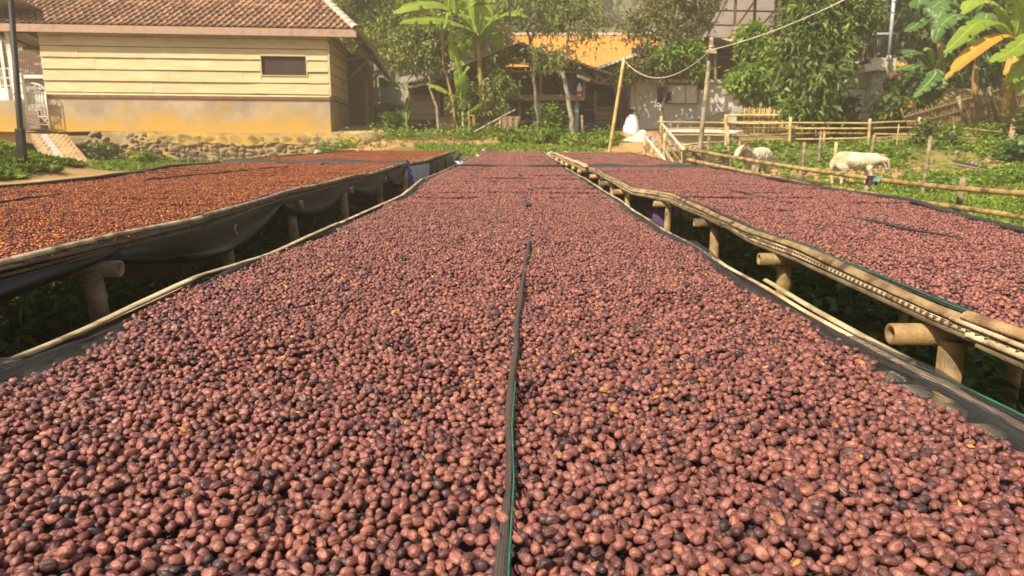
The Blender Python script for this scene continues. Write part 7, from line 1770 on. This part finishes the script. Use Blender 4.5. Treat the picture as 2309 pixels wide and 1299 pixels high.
# split wood lying on the ground under the left bed
for k, (px, py, L, lab) in enumerate(((300, 602, .25, 'orange split bamboo offcut lying under the left bed'), (275, 608, .3, 'longer split bamboo offcut beside the orange one under the left bed'))):
    p = P(px, py, 3.6); p = Vector((p.x, 3.6 + .1 * k, .30)); tag(MB().bar(p - Vector((L / 2, 0, 0)), p + Vector((L / 2, .08, -.05)), .04, .012).build('offcut', M['bamboo_yellow']), lab, 'offcut')
tag(MB().bar(P(232, 612, 3.75), P(420, 598, 3.75), .12, .10).build('plank', M['dark_wood']), 'dark plank on which the bamboo offcuts lie under the left bed', 'plank')
# ---------------------------------------------------------------- sheep
M['wool'] = mat('wool', (.50, .40, .25), (.68, .59, .43), 9, .95, .6, 40, third=(.42, .26, .09), third_scale=4, third_amt=.45)
M['horn'] = mat('horn', (.35, .19, .07), (.50, .30, .13), 20, .6, .3, 60)
M['hoof'] = mat('hoof', (.05, .04, .03), (.09, .07, .05), 10, .6)
def sheep(label, c, yaw, size, nodes, edges, extra):
    t = thing('sheep', label, 'sheep', c, 'sheep in the garden')
    t.rotation_euler.z = yaw; t.scale = (size,) * 3
    mb = MB(); adj = {}
    for i, j in edges: adj.setdefault(i, []).append(j)
    def chain(seq):
        pts_ = [Vector(nodes[i][0]) for i in seq]; rr = [sum(nodes[i][1]) / 2 for i in seq]; out = []; ro = []; n = len(pts_) - 1
        for i in range(n):
            p0, p1, p2, p3 = pts_[max(i - 1, 0)], pts_[i], pts_[i + 1], pts_[min(i + 2, n)]
            for k in range(5):
                f = k / 5; out.append(.5 * ((2 * p1) + (p2 - p0) * f + (2 * p0 - 5 * p1 + 4 * p2 - p3) * f * f + (3 * p1 - p0 - 3 * p2 + p3) * f ** 3)); ro.append(rr[i] + (rr[i + 1] - rr[i]) * f)
        d0 = (pts_[1] - pts_[0]).normalized(); d1 = (pts_[-1] - pts_[-2]).normalized()
        out.append(pts_[-1]); ro.append(rr[-1])
        cap0 = [(pts_[0] - d0 * rr[0] * c, rr[0] * math.sqrt(max(.01, 1 - c * c))) for c in (.95, .75, .4)]
        cap1 = [(pts_[-1] + d1 * rr[-1] * c, rr[-1] * math.sqrt(max(.01, 1 - c * c))) for c in (.4, .75, .95)]
        al = cap0 + list(zip(out, ro)) + cap1; mb.tube([p for p, _ in al], [r for _, r in al], 14)
    def walk(i, seq):
        seq = seq + [i]; nx = adj.get(i, [])
        if not nx: chain(seq); return
        walk(nx[0], seq)
        for j in nx[1:]: walk(j, [i])
    walk(0, [])
    o = mb.build('body', M['wool'], None, True); o.parent = t
    rm = o.modifiers.new('weld', 'REMESH'); rm.mode = 'VOXEL'; rm.voxel_size = .016; rm.use_smooth_shade = True
    sm = o.modifiers.new('round', 'SMOOTH'); sm.factor = .6; sm.iterations = 9
    tx = bpy.data.textures.get('fleece') or bpy.data.textures.new('fleece', 'CLOUDS'); tx.noise_scale = .045
    dm = o.modifiers.new('fleece', 'DISPLACE'); dm.texture = tx; dm.strength = .022; dm.mid_level = .5; dm.texture_coords = 'LOCAL'
    for nm, m, fn in extra:
        mb = MB(); fn(mb)
        e = mb.build(nm, m, None, True); e.parent = t
    return t
def legchain(x, y, hind, fx=0.0):
    if hind: return [((x, y, .44), (.14, .10)), ((x + .05 + fx, y * 1.05, .34), (.090, .065)), ((x - .06 + fx, y * 1.05, .22), (.052, .046)), ((x - .03 + fx, y * 1.05, .10), (.042, .038)), ((x - .02 + fx, y * 1.05, .0), (.042, .040))]
    return [((x, y, .42), (.09, .07)), ((x + fx * .5, y, .30), (.060, .050)), ((x + .01 + fx, y, .19), (.042, .038)), ((x + fx, y, .09), (.034, .030)), ((x + fx, y, .0), (.036, .034))]
def sheep_nodes(neck, fxs=(0, .05, -.10, .06)):
    N = [((0, 0, .565), (.205, .225)), ((.33, 0, .58), (.165, .195)), ((-.34, 0, .585), (.195, .210)), ((-.52, 0, .50), (.085, .095)), ((-.56, 0, .36), (.040, .036))]
    Ed = [(0, 1), (0, 2), (2, 3), (3, 4)]
    last = 1
    for q in neck: N.append(q); Ed.append((last, len(N) - 1)); last = len(N) - 1
    for (x, y, hind, par), fx in zip(((.30, .10, False, 1), (.30, -.10, False, 1), (-.36, .11, True, 2), (-.36, -.11, True, 2)), fxs):
        lst = par
        for q in legchain(x, y, hind, fx): N.append(q); Ed.append((lst, len(N) - 1)); lst = len(N) - 1
    return N, Ed
# second sheep: side on, head lowered to the right
N, Ed = sheep_nodes([((.52, .0, .60), (.14, .15)), ((.64, 0, .58), (.12, .12)), ((.71, 0, .51), (.10, .10)), ((.755, 0, .42), (.078, .074)), ((.775, 0, .355), (.060, .055))])
def ears(mb, hx=.66, hz=.60):
    for s in (-1, 1):
        for a in (0,):
            p = Vector((hx, s * .09, hz)); d = Vector((-.02, s * .9, -.45)); u = Vector((1, 0, 0))
            mb.add([p - u * .02, p + d * .06 - u * .035, p + d * .14, p + d * .06 + u * .035, p + u * .02, p + d * .06 + Vector((0, 0, .014))], [(0, 1, 5), (1, 2, 5), (2, 3, 5), (3, 4, 5), (4, 0, 5), (0, 4, 3, 2, 1)])
def horns(mb, hx=.68, hz=.66, r=.075):
    for s in (-1, 1):
        pts_ = [Vector((hx - .02 - r * (1 - math.cos(a)) * .9, s * (.055 + .018 * a), hz + r * math.sin(a) * .9 - .012 * a)) for a in np.linspace(0, 4.6, 14)]
        mb.tube(pts_, [.030 * (1 - .75 * i / 13) + .004 for i in range(14)], 7)
def eyes(mb, hx=.735, hz=.535):
    for s in (-1, 1): mb.box((hx, s * .070, hz), (.018, .014, .016))
def mouth(mb): mb.box((.832, 0, .345), (.012, .055, .008))
def hooves(mb, N=N):
    for i, n in enumerate(N):
        if n[0][2] == 0.0: mb.tube([(n[0][0], n[0][1], -.035), (n[0][0], n[0][1], .01)], [.040, .034], 8)
p = P(1938, 422, 13.6)
CC = lambda mb: mb.tube([Vector((.545 + .02 * math.cos(a), .125 * math.cos(a), .60 + .135 * math.sin(a))) for a in np.linspace(0, 6.28, 16)], .016, 6)
g = gz(P(1925, 420, 13.6).x, 13.6); zf = P(1925, 416, 13.6).z
sheep('cream sheep side on with lowered head and blue collar, behind the near fence', (P(1924, 420, 13.6).x, 13.6, g + .05), -.16, .77, N, Ed,
      [('ears', M['horn'], ears), ('horns', M['horn'], horns), ('eyes', M['hoof'], eyes), ('mouth', M['hoof'], mouth), ('hooves', M['hoof'], lambda mb: hooves(mb, N)), ('collar', M['blue_plastic'], CC)])
# first sheep: facing the viewer at an angle, curled horns
N2, Ed2 = sheep_nodes([((.50, -.02, .66), (.11, .12)), ((.58, -.05, .74), (.095, .10)), ((.68, -.10, .72), (.08, .085)), ((.76, -.14, .62), (.055, .06)), ((.79, -.15, .55), (.042, .042))], (0, .04, .04, -.06))
def shift(fn, dx, dy, dz):
    def f(mb):
        n = len(mb.v); fn(mb)
        for i in range(n, len(mb.v)): mb.v[i] = mb.v[i] + Vector((dx, dy, dz))
    return f
gx_ = P(1704, 400, 13.9).x; g = gz(gx_, 13.9)
sheep('white sheep with curled horns turned towards the beds, left of the other sheep', (gx_, 13.9, g - .02), math.pi * 1.28, .95, N2, Ed2,
      [('ears', M['horn'], shift(ears, -.02, -.09, .15)), ('horns', M['horn'], shift(lambda mb: horns(mb, r=.10), -.04, -.09, .15)), ('eyes', M['hoof'], shift(eyes, -.02, -.12, .16)), ('hooves', M['hoof'], lambda mb: hooves(mb, N2))])
# ================================================================ HAZE
hz = MB().box((0, 90, 15), (760, 440, 54)); 
hm = bpy.data.materials.new('haze_air'); hm.use_nodes = True; _N = hm.node_tree.nodes; _N.remove(_N['Principled BSDF'])
_v = _N.new('ShaderNodeVolumePrincipled'); _v.inputs['Color'].default_value = (1.0, 0.84, 0.59, 1); _v.inputs['Density'].default_value = 0.0038; _v.inputs['Anisotropy'].default_value = 0.0  # warm tint stands in for a golden glow over the background
hm.node_tree.links.new(_v.outputs['Volume'], _N['Material Output'].inputs['Volume'])
tag(hz.build('haze', hm), 'thin haze, warmed to stand in for a golden lens glow', kind='stuff')
SC.cycles.volume_bounces = 0
